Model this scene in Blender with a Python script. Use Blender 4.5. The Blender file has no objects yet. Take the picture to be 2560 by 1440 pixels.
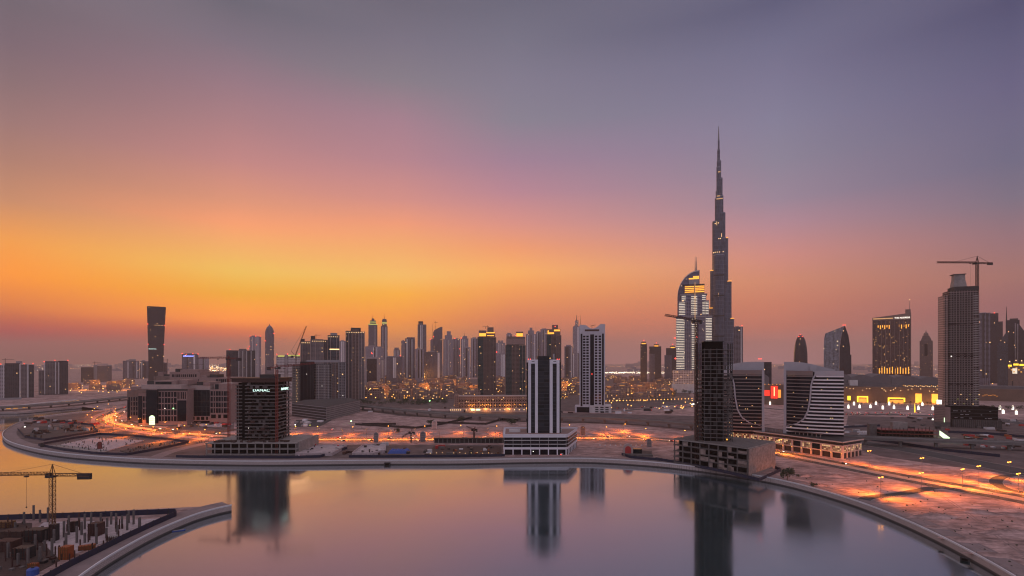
import bpy, bmesh, math, random
from mathutils import Vector, Matrix
rnd = random.Random(7)
S = bpy.context.scene
COL = S.collection
PI = math.pi
F, CX, HY, H, G = 1280.0, 1280.0, 905.0, 100.0, 4.0   # focal length and horizon in photo pixels, eye height, land height

# ---------------------------------------------------------------- camera
cam = bpy.data.cameras.new('camera')
cam.sensor_width = 36.0; cam.lens = 18.0
cam.shift_y = (HY - 720.0) / 2560.0
cam.clip_start = 1.0; cam.clip_end = 90000.0
cam_ob = bpy.data.objects.new('camera', cam)
cam_ob.location = (0, 0, H); cam_ob.rotation_euler = (PI / 2, 0, 0)
COL.objects.link(cam_ob); S.camera = cam_ob

# ---------------------------------------------------------------- dusk sky
def lin(c):
    return tuple(((v / 255.0) / 12.92 if v <= 10 else (((v / 255.0) + 0.055) / 1.055) ** 2.4) for v in c)
# (azimuth in degrees, [(elevation in degrees, linear colour)...])
SKY = [
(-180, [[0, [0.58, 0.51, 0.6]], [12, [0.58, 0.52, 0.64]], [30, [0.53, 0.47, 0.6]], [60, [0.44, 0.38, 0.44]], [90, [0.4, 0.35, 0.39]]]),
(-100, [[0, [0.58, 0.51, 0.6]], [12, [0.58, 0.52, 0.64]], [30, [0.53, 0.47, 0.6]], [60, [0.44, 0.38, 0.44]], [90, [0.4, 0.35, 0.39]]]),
(-44.32, [(26.83, (0.1672, 0.1375, 0.1701)), (24.23, (0.2008, 0.1434, 0.1768)), (21.51, (0.2613, 0.1675, 0.1833)), (18.68, (0.3558, 0.1975, 0.1905)), (15.76, (0.4802, 0.2351, 0.1749)), (12.76, (0.6774, 0.3027, 0.1593)), (9.67, (1.1337, 0.4285, 0.0675)), (6.85, (1.3973, 0.4202, 0.01)), (4.41, (1.1561, 0.2768, 0.01)), (2.4, (0.7115, 0.01, 0.01)), (0.32, (0.2444, 0.01, 0.01)), (55, (0.44, 0.38, 0.44)), (90, (0.4, 0.35, 0.39)), (-3, (0.2444, 0.01, 0.01))]),
(-28.33, [(31.9, (0.1433, 0.1378, 0.1798)), (28.97, (0.2077, 0.17, 0.2201)), (25.87, (0.3168, 0.1963, 0.2434)), (22.59, (0.4376, 0.2258, 0.2486)), (19.15, (0.5954, 0.2623, 0.2536)), (15.56, (0.838, 0.3425, 0.2091)), (13.35, (1.1292, 0.4144, 0.1822)), (11.09, (1.1128, 0.5333, 0.1473)), (8.91, (1.1225, 0.6775, 0.1125)), (6.67, (1.2249, 0.5539, 0.01)), (4.13, (1.8325, 0.4882, 0.01)), (2.95, (1.3614, 0.2322, 0.01)), (0.39, (0.3916, 0.162, 0.1195)), (55, (0.44, 0.38, 0.44)), (90, (0.4, 0.35, 0.39)), (-3, (0.3916, 0.162, 0.1195))]),
(-12.34, [(34.63, (0.1491, 0.1406, 0.1897)), (31.57, (0.1901, 0.173, 0.2311)), (28.28, (0.2452, 0.2135, 0.259)), (24.78, (0.3991, 0.2292, 0.293)), (21.08, (0.5078, 0.2498, 0.2948)), (17.18, (0.7437, 0.3098, 0.2662)), (14.75, (1.0146, 0.3823, 0.2059)), (12.27, (1.0881, 0.4898, 0.1661)), (9.32, (1.1789, 0.6416, 0.1444)), (7.39, (1.2959, 0.566, 0.0347)), (4.58, (1.4416, 0.4592, 0.0135)), (55, (0.44, 0.38, 0.44)), (90, (0.4, 0.35, 0.39)), (-3, (1.4416, 0.4592, 0.0135))]),
(0.0, [(35.26, (0.1433, 0.143, 0.2032)), (32.17, (0.1804, 0.1758, 0.2427)), (28.85, (0.2219, 0.2062, 0.2827)), (25.3, (0.2536, 0.2327, 0.3018)), (21.53, (0.3762, 0.2344, 0.3303)), (18.37, (0.5332, 0.2624, 0.3264)), (15.08, (0.8147, 0.3287, 0.2671)), (12.55, (1.0401, 0.3943, 0.1753)), (9.97, (1.1987, 0.5308, 0.1349)), (8.14, (1.1757, 0.4366, 0.0932)), (4.69, (1.0155, 0.2774, 0.0949)), (0.45, (0.3916, 0.1746, 0.15)), (55, (0.44, 0.38, 0.44)), (90, (0.4, 0.35, 0.39)), (-3, (0.3916, 0.1746, 0.15))]),
(27.28, [(32.15, (0.103, 0.1088, 0.1981)), (29.2, (0.1548, 0.1569, 0.2604)), (26.08, (0.1968, 0.1892, 0.3017)), (22.79, (0.2303, 0.2217, 0.333)), (19.32, (0.2662, 0.2423, 0.3356)), (15.71, (0.3469, 0.2588, 0.3465)), (13.47, (0.5056, 0.2762, 0.3339)), (10.43, (0.7362, 0.2969, 0.2467)), (8.1, (0.7855, 0.3031, 0.1773)), (5.55, (0.7859, 0.2484, 0.139)), (3.38, (0.7863, 0.2227, 0.134)), (0.4, (0.7433, 0.3223, 0.3613)), (55, (0.44, 0.38, 0.44)), (90, (0.4, 0.35, 0.39)), (-3, (0.7433, 0.3223, 0.3613))]),
(44.32, [(26.83, (0.072, 0.0792, 0.1679)), (24.23, (0.0975, 0.1037, 0.2037)), (21.51, (0.1226, 0.1216, 0.2332)), (18.68, (0.141, 0.1405, 0.2458)), (15.76, (0.1443, 0.1497, 0.2468)), (12.76, (0.1992, 0.1717, 0.2444)), (9.67, (0.329, 0.1786, 0.2086)), (6.85, (0.4184, 0.1806, 0.1565)), (4.41, (0.3429, 0.127, 0.1474)), (0.32, (0.2542, 0.1356, 0.1559)), (55, (0.44, 0.38, 0.44)), (90, (0.4, 0.35, 0.39)), (-3, (0.2542, 0.1356, 0.1559))]),
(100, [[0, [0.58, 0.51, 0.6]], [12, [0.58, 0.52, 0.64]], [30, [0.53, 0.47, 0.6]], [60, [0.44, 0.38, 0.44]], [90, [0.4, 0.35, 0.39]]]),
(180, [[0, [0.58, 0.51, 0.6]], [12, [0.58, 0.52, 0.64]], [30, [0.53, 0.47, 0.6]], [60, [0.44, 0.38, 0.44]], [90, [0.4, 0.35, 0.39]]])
]
W_ = bpy.data.worlds.new('World'); S.world = W_; W_.use_nodes = True
nt = W_.node_tree; N = nt.nodes; L = nt.links
bg = N['Background']; bg.inputs['Strength'].default_value = 1.0
tc = N.new('ShaderNodeTexCoord'); sx = N.new('ShaderNodeSeparateXYZ'); L.new(tc.outputs['Generated'], sx.inputs[0])
def wm(op, a, b=None):
    n = N.new('ShaderNodeMath'); n.operation = op
    for k, v in enumerate((a, b)):
        if v is None: continue
        if hasattr(v, 'is_output'): L.new(v, n.inputs[k])
        else: n.inputs[k].default_value = v
    return n.outputs[0]
elev = wm('MULTIPLY', wm('ARCSINE', sx.outputs[2]), 180 / PI)
azim = wm('MULTIPLY', wm('ARCTAN2', sx.outputs[0], sx.outputs[1]), 180 / PI)
# faint uneven streaks, as a dusty evening sky has
nz = N.new('ShaderNodeTexNoise'); nz.inputs['Scale'].default_value = 3.0; nz.inputs['Detail'].default_value = 3
mp = N.new('ShaderNodeMapping'); mp.inputs['Scale'].default_value = (1, 1, 5); L.new(tc.outputs['Generated'], mp.inputs[0]); L.new(mp.outputs[0], nz.inputs['Vector'])
jit = wm('MULTIPLY', wm('SUBTRACT', nz.outputs['Fac'], 0.5), 0.15)
fac = wm('DIVIDE', wm('ADD', elev, jit), 90.0)
prev = None
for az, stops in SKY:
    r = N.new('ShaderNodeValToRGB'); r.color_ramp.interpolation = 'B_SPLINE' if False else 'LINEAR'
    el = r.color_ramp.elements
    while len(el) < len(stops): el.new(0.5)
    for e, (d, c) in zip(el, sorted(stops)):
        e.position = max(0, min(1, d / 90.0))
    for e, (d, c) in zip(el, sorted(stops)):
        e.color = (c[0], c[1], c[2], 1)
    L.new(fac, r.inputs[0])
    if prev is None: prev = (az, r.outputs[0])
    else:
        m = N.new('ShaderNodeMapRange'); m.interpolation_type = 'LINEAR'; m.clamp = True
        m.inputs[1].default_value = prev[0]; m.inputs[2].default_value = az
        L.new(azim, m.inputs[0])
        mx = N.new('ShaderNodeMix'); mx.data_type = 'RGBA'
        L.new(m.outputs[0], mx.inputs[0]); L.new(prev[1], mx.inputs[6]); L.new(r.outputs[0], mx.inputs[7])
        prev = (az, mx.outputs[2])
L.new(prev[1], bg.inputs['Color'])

# the sun has just gone: what is left of it, low and weak
sun = bpy.data.lights.new('sun', 'SUN'); sun.energy = 0.35; sun.angle = math.radians(12); sun.color = (1.0, 0.5, 0.22)
sun_ob = bpy.data.objects.new('sun', sun); COL.objects.link(sun_ob)
sun_ob.rotation_euler = (math.radians(90 - 4), 0, math.radians(180 + 24))  # shines from azimuth -24 deg
sun_ob.location = (0, 0, 500)

S.view_settings.view_transform = 'Standard'; S.view_settings.look = 'None'
S.view_settings.exposure = 0.0; S.view_settings.gamma = 1.0
S.render.engine = 'CYCLES'
cy = S.cycles
cy.use_denoising = True; cy.filter_width = 1.15
cy.max_bounces = 5; cy.diffuse_bounces = 2; cy.glossy_bounces = 3; cy.transmission_bounces = 2; cy.volume_bounces = 1
cy.sample_clamp_indirect = 1.5; cy.sample_clamp_direct = 0
cy.caustics_reflective = False; cy.caustics_refractive = False
try: cy.denoising_input_passes = 'RGB_ALBEDO_NORMAL'
except Exception: pass

# ---------------------------------------------------------------- helpers: measuring the place
def gp(px, py, z=G):
    D = (H - z) * F / (py - HY)
    return Vector(((px - CX) / F * D, D, z))
def zz(py, D): return H - (py - HY) * D / F
def xx(px, D): return (px - CX) / F * D

# ---------------------------------------------------------------- helpers: meshes
class MB:
    def __init__(s): s.v = []; s.f = []
    def quadbox(s, p):                      # 8 points: bottom 4 ccw, top 4 ccw
        b = len(s.v); s.v += [tuple(q) for q in p]
        for f in ((3, 2, 1, 0), (4, 5, 6, 7), (0, 1, 5, 4), (1, 2, 6, 5), (2, 3, 7, 6), (3, 0, 4, 7)):
            s.f.append(tuple(b + i for i in f))
        return s
    def box(s, x0, x1, y0, y1, z0, z1):
        return s.quadbox([(x0, y0, z0), (x1, y0, z0), (x1, y1, z0), (x0, y1, z0), (x0, y0, z1), (x1, y0, z1), (x1, y1, z1), (x0, y1, z1)])
    def taper(s, x0, x1, y0, y1, z0, z1, k):
        cx, cy_ = (x0 + x1) / 2, (y0 + y1) / 2; hx, hy = (x1 - x0) / 2 * k, (y1 - y0) / 2 * k
        return s.quadbox([(x0, y0, z0), (x1, y0, z0), (x1, y1, z0), (x0, y1, z0), (cx - hx, cy_ - hy, z1), (cx + hx, cy_ - hy, z1), (cx + hx, cy_ + hy, z1), (cx - hx, cy_ + hy, z1)])
    def prism(s, poly, z0, z1):
        n = len(poly); b = len(s.v)
        s.v += [(p[0], p[1], z0) for p in poly] + [(p[0], p[1], z1) for p in poly]
        s.f.append(tuple(b + i for i in reversed(range(n)))); s.f.append(tuple(b + n + i for i in range(n)))
        for i in range(n):
            j = (i + 1) % n; s.f.append((b + i, b + j, b + n + j, b + n + i))
        return s
    def vprism(s, poly, y0, y1):            # outline in x,z pushed along y
        n = len(poly); b = len(s.v)
        s.v += [(p[0], y0, p[1]) for p in poly] + [(p[0], y1, p[1]) for p in poly]
        s.f.append(tuple(b + i for i in range(n))); s.f.append(tuple(b + n + i for i in reversed(range(n))))
        for i in range(n):
            j = (i + 1) % n; s.f.append((b + j, b + i, b + n + i, b + n + j))
        return s
    def tube(s, p, q, r, r2=None, n=6):
        p = Vector(p); q = Vector(q); d = (q - p)
        if d.length < 1e-6: return s
        d.normalize(); a = d.orthogonal().normalized(); c = d.cross(a); r2 = r if r2 is None else r2
        b = len(s.v)
        for k in range(n):
            t = 2 * PI * k / n; s.v.append(tuple(p + (a * math.cos(t) + c * math.sin(t)) * r))
        for k in range(n):
            t = 2 * PI * k / n; s.v.append(tuple(q + (a * math.cos(t) + c * math.sin(t)) * r2))
        for k in range(n):
            j = (k + 1) % n; s.f.append((b + k, b + j, b + n + j, b + n + k))
        s.f.append(tuple(b + k for k in reversed(range(n)))); s.f.append(tuple(b + n + k for k in range(n)))
        return s
    def lathe(s, prof, n=20, cx=0, cy_=0, sx_=1, sy_=1):   # prof: (r, z) from bottom up
        b = len(s.v)
        for r, z in prof:
            for k in range(n):
                t = 2 * PI * k / n; s.v.append((cx + r * sx_ * math.cos(t), cy_ + r * sy_ * math.sin(t), z))
        for i in range(len(prof) - 1):
            for k in range(n):
                j = (k + 1) % n; s.f.append((b + i * n + k, b + i * n + j, b + (i + 1) * n + j, b + (i + 1) * n + k))
        s.f.append(tuple(b + k for k in reversed(range(n)))); m = b + (len(prof) - 1) * n
        s.f.append(tuple(m + k for k in range(n)))
        return s
    def ball(s, c, r, n=8, m=5, sz=1):
        prof = [(max(0.02, math.sin(PI * i / m)) * r, c[2] - math.cos(PI * i / m) * r * sz) for i in range(m + 1)]
        return s.lathe(prof, n, c[0], c[1])
    def ribbon(s, pts, width, z0, z1):      # wall of a given thickness along a polyline
        o1 = offset(pts, width / 2); o2 = offset(pts, -width / 2)
        for i in range(len(pts) - 1):
            s.quadbox([(o2[i].x, o2[i].y, z0), (o2[i + 1].x, o2[i + 1].y, z0), (o1[i + 1].x, o1[i + 1].y, z0), (o1[i].x, o1[i].y, z0),
                       (o2[i].x, o2[i].y, z1), (o2[i + 1].x, o2[i + 1].y, z1), (o1[i + 1].x, o1[i + 1].y, z1), (o1[i].x, o1[i].y, z1)])
        return s
    def sheet(s, a, b_, z):                 # strip between two polylines
        n = len(a); b = len(s.v)
        s.v += [(p[0], p[1], z) for p in a] + [(p[0], p[1], z) for p in b_]
        for i in range(n - 1): s.f.append((b + i, b + i + 1, b + n + i + 1, b + n + i))
        return s
    def mesh(s, name, mat, smooth=False):
        me = bpy.data.meshes.new(name); me.from_pydata(s.v, [], s.f); me.update()
        if smooth:
            for p in me.polygons: p.use_smooth = True
        if mat: me.materials.append(mat)
        return me
    def build(s, name, mat, parent=None, smooth=False):
        return link(name, s.mesh(name, mat, smooth), parent)
def link(name, me, parent=None, loc=None, rz=None):
    o = bpy.data.objects.new(name, me); COL.objects.link(o)
    if parent: o.parent = parent
    if loc is not None: o.location = loc
    if rz is not None: o.rotation_euler = (0, 0, rz)
    return o
def offset(pts, d):
    out = []; n = len(pts)
    for i in range(n):
        a = Vector(pts[max(i - 1, 0)][:2]); b = Vector(pts[min(i + 1, n - 1)][:2]); t = (b - a)
        t = t.normalized() if t.length > 1e-6 else Vector((1, 0))
        out.append(Vector((pts[i][0] - t.y * d, pts[i][1] + t.x * d)))
    return out
def smooth_line(pts, k=8):
    P = [Vector(p[:2]) for p in pts]; P = [P[0] * 2 - P[1]] + P + [P[-1] * 2 - P[-2]]; out = []
    for i in range(1, len(P) - 2):
        for j in range(k):
            t = j / k; a, b, c, d = P[i - 1:i + 3]
            out.append(0.5 * (2 * b + (c - a) * t + (2 * a - 5 * b + 4 * c - d) * t * t + (3 * b - a - 3 * c + d) * t ** 3))
    out.append(P[-2]); return out
def along(pts, step, start=0.0):
    out = []; acc = -start
    for i in range(len(pts) - 1):
        a, b = Vector(pts[i][:2]), Vector(pts[i + 1][:2]); l = (b - a).length; d = (b - a).normalized() if l else Vector((1, 0)); s_ = 0
        while acc + (l - s_) >= step:
            s_ += step - acc; acc = 0; out.append((a + d * s_, math.atan2(d.y, d.x)))
        acc += l - s_
    return out
def tag(o, label, cat, group=None):
    o['label'] = label; o['category'] = cat
    if group: o['group'] = group
    return o
def thing(name, label, cat, loc=(0, 0, 0), rz=0, group=None):
    o = bpy.data.objects.new(name, None); o.empty_display_size = 2; COL.objects.link(o)
    o.location = loc; o.rotation_euler = (0, 0, rz)
    return tag(o, label, cat, group)
def struct(o, kind='structure'): o['kind'] = kind; return o
def dup(root, loc, rz=0, sc=None, label=None, group=None):
    r = root.copy(); COL.objects.link(r); r.location = loc; r.rotation_euler = (0, 0, rz)
    if sc: r.scale = sc
    if label: r['label'] = label
    if group: r['group'] = group
    for ch in list(root.children):
        if ch.type == "LIGHT": continue
        c = ch.copy(); COL.objects.link(c); c.parent = r
        for g_ in ch.children:
            d = g_.copy(); COL.objects.link(d); d.parent = c
    return r
ORD = ['first', 'second', 'third', 'fourth', 'fifth', 'sixth', 'seventh', 'eighth', 'ninth', 'tenth', 'eleventh', 'twelfth', 'thirteenth', 'fourteenth', 'fifteenth', 'sixteenth', 'seventeenth', 'eighteenth', 'nineteenth', 'twentieth']
def nth(i): return ORD[i] if i < 20 else 'number %d' % (i + 1)

# ---------------------------------------------------------------- materials
def new_mat(name):
    m = bpy.data.materials.new(name); m.use_nodes = True; return m, m.node_tree, m.node_tree.nodes['Principled BSDF']
def mat(name, col, rough=0.8, metal=0.0, var=0.25, scale=0.15, bump=0.0, spec=0.5):
    m, t, b = new_mat(name)
    b.inputs['Roughness'].default_value = rough; b.inputs['Metallic'].default_value = metal
    b.inputs['Specular IOR Level'].default_value = spec
    if var > 0:
        c = t.nodes.new('ShaderNodeTexCoord'); n = t.nodes.new('ShaderNodeTexNoise'); n.inputs['Scale'].default_value = scale; n.inputs['Detail'].default_value = 6; n.inputs['Roughness'].default_value = 0.65
        t.links.new(c.outputs['Object'], n.inputs['Vector'])
        r = t.nodes.new('ShaderNodeValToRGB'); r.color_ramp.elements[0].position = 0.3; r.color_ramp.elements[1].position = 0.7
        r.color_ramp.elements[0].color = tuple(v * (1 - var) for v in col) + (1,); r.color_ramp.elements[1].color = tuple(min(1, v * (1 + var)) for v in col) + (1,)
        t.links.new(n.outputs['Fac'], r.inputs[0]); t.links.new(r.outputs[0], b.inputs['Base Color'])
        if bump:
            bp = t.nodes.new('ShaderNodeBump'); bp.inputs['Strength'].default_value = bump; bp.inputs['Distance'].default_value = 0.5
            t.links.new(n.outputs['Fac'], bp.inputs['Height']); t.links.new(bp.outputs[0], b.inputs['Normal'])
    else: b.inputs['Base Color'].default_value = (*col, 1)
    return m
def emit(name, col, st, sample=False):
    m, t, b = new_mat(name)
    b.inputs['Base Color'].default_value = (*[min(1, c * 0.5) for c in col], 1)
    b.inputs['Emission Color'].default_value = (*col, 1); b.inputs['Emission Strength'].default_value = st
    if not sample: m.cycles.emission_sampling = 'NONE'
    return m
def facade_group():
    g = bpy.data.node_groups.new('facade', 'ShaderNodeTree'); it = g.interface
    def inp(n, k, d):
        s_ = it.new_socket(n, in_out='INPUT', socket_type=k); s_.default_value = d
    inp('Wall', 'NodeSocketColor', (.3, .3, .3, 1)); inp('Glass', 'NodeSocketColor', (.03, .04, .05, 1)); inp('Lit', 'NodeSocketColor', (1, .6, .25, 1))
    for n, d in (('CW', 3.0), ('CH', 3.5), ('WW', .6), ('WH', .55), ('LitFrac', .03), ('LitS', 2.0), ('GRough', .12)): inp(n, 'NodeSocketFloat', d)
    it.new_socket('BSDF', in_out='OUTPUT', socket_type='NodeSocketShader')
    n, l = g.nodes, g.links
    gi = n.new('NodeGroupInput'); go = n.new('NodeGroupOutput')
    def m(op, a, b=None, c=None):
        q = n.new('ShaderNodeMath'); q.operation = op
        for k, v in enumerate((a, b, c)):
            if v is None: continue
            if hasattr(v, 'is_output'): l.new(v, q.inputs[k])
            else: q.inputs[k].default_value = v
        return q.outputs[0]
    t = n.new('ShaderNodeTexCoord'); s1 = n.new('ShaderNodeSeparateXYZ'); s2 = n.new('ShaderNodeSeparateXYZ')
    l.new(t.outputs['Object'], s1.inputs[0]); l.new(t.outputs['Normal'], s2.inputs[0])
    ax = m('ABSOLUTE', s2.outputs[0]); ay = m('ABSOLUTE', s2.outputs[1]); az = m('ABSOLUTE', s2.outputs[2])
    sel = m('GREATER_THAN', ax, ay)
    u = m('ADD', m('MULTIPLY', s1.outputs[1], sel), m('MULTIPLY', s1.outputs[0], m('SUBTRACT', 1.0, sel)))
    cu = m('DIVIDE', u, gi.outputs['CW']); cv = m('DIVIDE', s1.outputs[2], gi.outputs['CH'])
    mu = m('LESS_THAN', m('ABSOLUTE', m('SUBTRACT', m('FRACT', cu), 0.5)), m('MULTIPLY', gi.outputs['WW'], .5))
    mv = m('LESS_THAN', m('ABSOLUTE', m('SUBTRACT', m('FRACT', cv), 0.5)), m('MULTIPLY', gi.outputs['WH'], .5))
    side = m('LESS_THAN', az, 0.5)
    mk = m('MULTIPLY', m('MULTIPLY', mu, mv), side)
    cb = n.new('ShaderNodeCombineXYZ'); l.new(m('FLOOR', cu), cb.inputs[0]); l.new(m('FLOOR', cv), cb.inputs[1])
    oi = n.new('ShaderNodeObjectInfo'); l.new(m('ADD', m('MULTIPLY', sel, 7.3), m('MULTIPLY', oi.outputs['Random'], 91.0)), cb.inputs[2])
    wn = n.new('ShaderNodeTexWhiteNoise'); wn.noise_dimensions = '3D'; l.new(cb.outputs[0], wn.inputs['Vector'])
    lit = m('MULTIPLY', m('LESS_THAN', wn.outputs['Value'], gi.outputs['LitFrac']), mk)
    sc = n.new('ShaderNodeSeparateColor'); l.new(wn.outputs['Color'], sc.inputs[0])
    nz_ = n.new('ShaderNodeTexNoise'); nz_.inputs['Scale'].default_value = .07; nz_.inputs['Detail'].default_value = 5; l.new(t.outputs['Object'], nz_.inputs['Vector'])
    wv = n.new('ShaderNodeVectorMath'); wv.operation = 'SCALE'; l.new(gi.outputs['Wall'], wv.inputs[0]); l.new(m('ADD', 0.72, m('MULTIPLY', nz_.outputs['Fac'], .56)), wv.inputs['Scale'])
    gv = n.new('ShaderNodeVectorMath'); gv.operation = 'SCALE'; l.new(gi.outputs['Glass'], gv.inputs[0]); l.new(m('ADD', 0.4, m('MULTIPLY', sc.outputs[1], 1.4)), gv.inputs['Scale'])
    mx = n.new('ShaderNodeMix'); mx.data_type = 'RGBA'; l.new(mk, mx.inputs[0]); l.new(wv.outputs[0], mx.inputs[6]); l.new(gv.outputs[0], mx.inputs[7])
    b = n.new('ShaderNodeBsdfPrincipled'); b.inputs['Specular IOR Level'].default_value = .2; l.new(mx.outputs[2], b.inputs['Base Color'])
    l.new(m('ADD', 0.75, m('MULTIPLY', mk, m('SUBTRACT', gi.outputs['GRough'], 0.75))), b.inputs['Roughness'])
    l.new(gi.outputs['Lit'], b.inputs['Emission Color']); l.new(m('MULTIPLY', lit, m('MULTIPLY', gi.outputs['LitS'], m('ADD', .3, sc.outputs[2]))), b.inputs['Emission Strength'])
    l.new(b.outputs[0], go.inputs[0])
    return g
FG = facade_group()
def facade(name, wall, glass=(.03, .035, .045), cw=3.2, ch=3.5, ww=.6, wh=.55, lit=.02, litc=(1, .55, .2), ls=2.0, gr=.15):
    m = bpy.data.materials.new(name); m.use_nodes = True; t = m.node_tree
    t.nodes.remove(t.nodes['Principled BSDF'])
    g = t.nodes.new('ShaderNodeGroup'); g.node_tree = FG
    for k, v in (('Wall', (*wall, 1)), ('Glass', (*glass, 1)), ('Lit', (*litc, 1)), ('CW', cw), ('CH', ch), ('WW', ww), ('WH', wh), ('LitFrac', lit), ('LitS', ls), ('GRough', gr)):
        g.inputs[k].default_value = v
    t.links.new(g.outputs[0], t.nodes['Material Output'].inputs[0]); m.cycles.emission_sampling = 'NONE'
    return m
M = dict(
    concrete=mat('concrete', (.27, .25, .24), .9, var=.3, scale=.12), slabc=mat('slab_concrete', (.17, .15, .145), .9, var=.3, scale=.15), track=mat('tyre_track', (.24, .175, .165), .95, var=.25, scale=.4),
    earth_shade=mat('earth_and_shade', (.125, .09, .086), .95, var=.45, scale=.06, bump=.3),
    dark_concrete=mat('dark_concrete', (.05, .046, .046), .9, var=.4, scale=.2),
    raw_concrete=mat('raw_concrete', (.13, .115, .11), .9, var=.35, scale=.3), white=mat('white_paint', (.72, .72, .76), .55, var=.06),
    pale=mat('pale_render', (.55, .53, .54), .7, var=.12), pink=mat('pink_stone', (.29, .195, .18), .75, var=.14, scale=.25),
    brown=mat('brown_stone', (.2, .14, .12), .75, var=.2), glass=mat('dark_glass', (.005, .007, .013), .1, var=.3, scale=.1, spec=.12),
    teal=mat('teal_glass', (.007, .014, .018), .1, var=.3, scale=.1, spec=.15), navy=mat('navy_hoarding', (.011, .014, .042), .6, var=.3, scale=.5),
    blue=mat('blue_sheet', (.03, .08, .34), .5, var=.25, scale=.6), asphalt=mat('asphalt', (.05, .047, .047), .75, var=.35, scale=.06),
    paving=mat('paving', (.24, .185, .185), .85, var=.22, scale=.12), kerb=mat('kerb_stone', (.4, .35, .32), .8, var=.1), marking=mat('road_paint', (.75, .73, .68), .7, var=.1),
    red=mat('red_steel', (.22, .03, .02), .55, var=.25, scale=.3), redpaint=mat('red_paint', (.45, .03, .03), .5, var=.2), rust=mat('rusty_steel', (.055, .02, .015), .7, var=.4, scale=.6),
    yellow=mat('crane_ochre', (.15, .07, .02), .55, var=.3, scale=.4), orange=mat('orange_formwork', (.3, .07, .015), .6, var=.3, scale=.8), steel=mat('grey_steel', (.18, .18, .19), .45, metal=.6, var=.15),
    dark=mat('dark_metal', (.018, .017, .018), .5, var=.2), black=mat('black_void', (.006, .006, .006), 1.0, var=.2, spec=.0), timber=mat('formwork_timber', (.055, .03, .024), .8, var=.4, scale=.8),
    grey=mat('grey_cladding', (.28, .27, .29), .5, var=.08), leaf=mat('leaf', (.05, .065, .035), .8, var=.5, scale=.8), bark=mat('bark', (.1, .07, .05), .9),
    trim=mat('stone_trim', (.42, .33, .31), .7, var=.1), fin=mat('silver_cladding', (.2, .22, .27), .35, metal=.5, var=.1), tyre=mat('rubber', (.02, .02, .02), .9, var=0),
    E_red=emit('beacon_red', (1, .06, .04), 4), E_sod=emit('sodium_lamp', (1, .34, .04), 7), E_gold=emit('gold_light', (1, .40, .045), 1.7), E_warm=emit('warm_window', (1, .6, .25), 2.2),
    E_white=emit('white_light', (1, .93, .82), 2.0), E_cool=emit('cool_light', (.72, 1, .9), 1.3), E_green=emit('green_light', (.35, 1, .3), 8), E_yellow=emit('yellow_portal', (1, .62, .04), 2.0),
    E_lime=emit('lime_strip', (.75, .75, .18), .6), E_redsign=emit('red_sign', (1, .04, .02), 1.3), E_orsign=emit('orange_sign', (1, .35, .05), 1.2), E_blue=emit('blue_sign', (.25, .3, 1), 1.6), E_dimwarm=emit('dim_window', (1, .55, .22), .55),
    E_arcade=emit('arcade_light', (1, .44, .08), .75), E_head=emit('headlamp', (1, .85, .6), 18), E_tail=emit('tail_lamp', (1, .05, .02), 8), E_balcony=emit('balcony_light', (1, .86, .66), .95), E_portal=emit('pale_green_arch', (.75, 1, .6), 1.6),
)
# ================================================================= SETTING
def ground_mat():
    m, t, b = new_mat('sand'); n, l = t.nodes, t.links
    c = n.new('ShaderNodeTexCoord'); b.inputs['Roughness'].default_value = .95; b.inputs['Specular IOR Level'].default_value = .2
    def noise(sc, det, w=0):
        q = n.new('ShaderNodeTexNoise'); q.inputs['Scale'].default_value = sc; q.inputs['Detail'].default_value = det; q.inputs['Roughness'].default_value = .6; q.inputs['Distortion'].default_value = w
        l.new(c.outputs['Object'], q.inputs['Vector']); return q.outputs['Fac']
    big, mid, fine = noise(.012, 6, .6), noise(.07, 8, .4), noise(.6, 6)
    def ramp(f, a, b_, p0=.35, p1=.68):
        r = n.new('ShaderNodeValToRGB'); r.color_ramp.elements[0].position = p0; r.color_ramp.elements[1].position = p1
        r.color_ramp.elements[0].color = (*a, 1); r.color_ramp.elements[1].color = (*b_, 1); l.new(f, r.inputs[0]); return r.outputs[0]
    def mul(a, b_, f=1.0):
        q = n.new('ShaderNodeMix'); q.data_type = 'RGBA'; q.blend_type = 'MULTIPLY'; q.inputs[0].default_value = f; l.new(a, q.inputs[6]); l.new(b_, q.inputs[7]); return q.outputs[2]
    a = ramp(big, (.40, .285, .265), (.64, .475, .45)); d = ramp(mid, (.62, .60, .59), (1.08, 1.05, 1.05), .36, .58); e = ramp(fine, (.68, .68, .68), (1.05, 1.05, 1.05))
    mpn = n.new('ShaderNodeMapping'); mpn.inputs['Rotation'].default_value = (0, 0, .75); mpn.inputs['Scale'].default_value = (.07, .3, 1); l.new(c.outputs['Object'], mpn.inputs[0])
    st = n.new('ShaderNodeTexNoise'); st.inputs['Scale'].default_value = 1.0; st.inputs['Detail'].default_value = 7; st.inputs['Distortion'].default_value = .5; l.new(mpn.outputs[0], st.inputs['Vector'])
    tr = ramp(st.outputs['Fac'], (.58, .56, .56), (1.1, 1.05, 1.05), .38, .58)
    l.new(mul(mul(mul(a, d), tr, .8), e, .7), b.inputs['Base Color'])
    bp = n.new('ShaderNodeBump'); bp.inputs['Strength'].default_value = .7; bp.inputs['Distance'].default_value = 1.2; l.new(mid, bp.inputs['Height'])
    b2 = n.new('ShaderNodeBump'); b2.inputs['Strength'].default_value = .5; b2.inputs['Distance'].default_value = .25; l.new(fine, b2.inputs['Height']); l.new(bp.outputs[0], b2.inputs['Normal']); l.new(b2.outputs[0], b.inputs['Normal'])
    return m
SAND = ground_mat()
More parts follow.
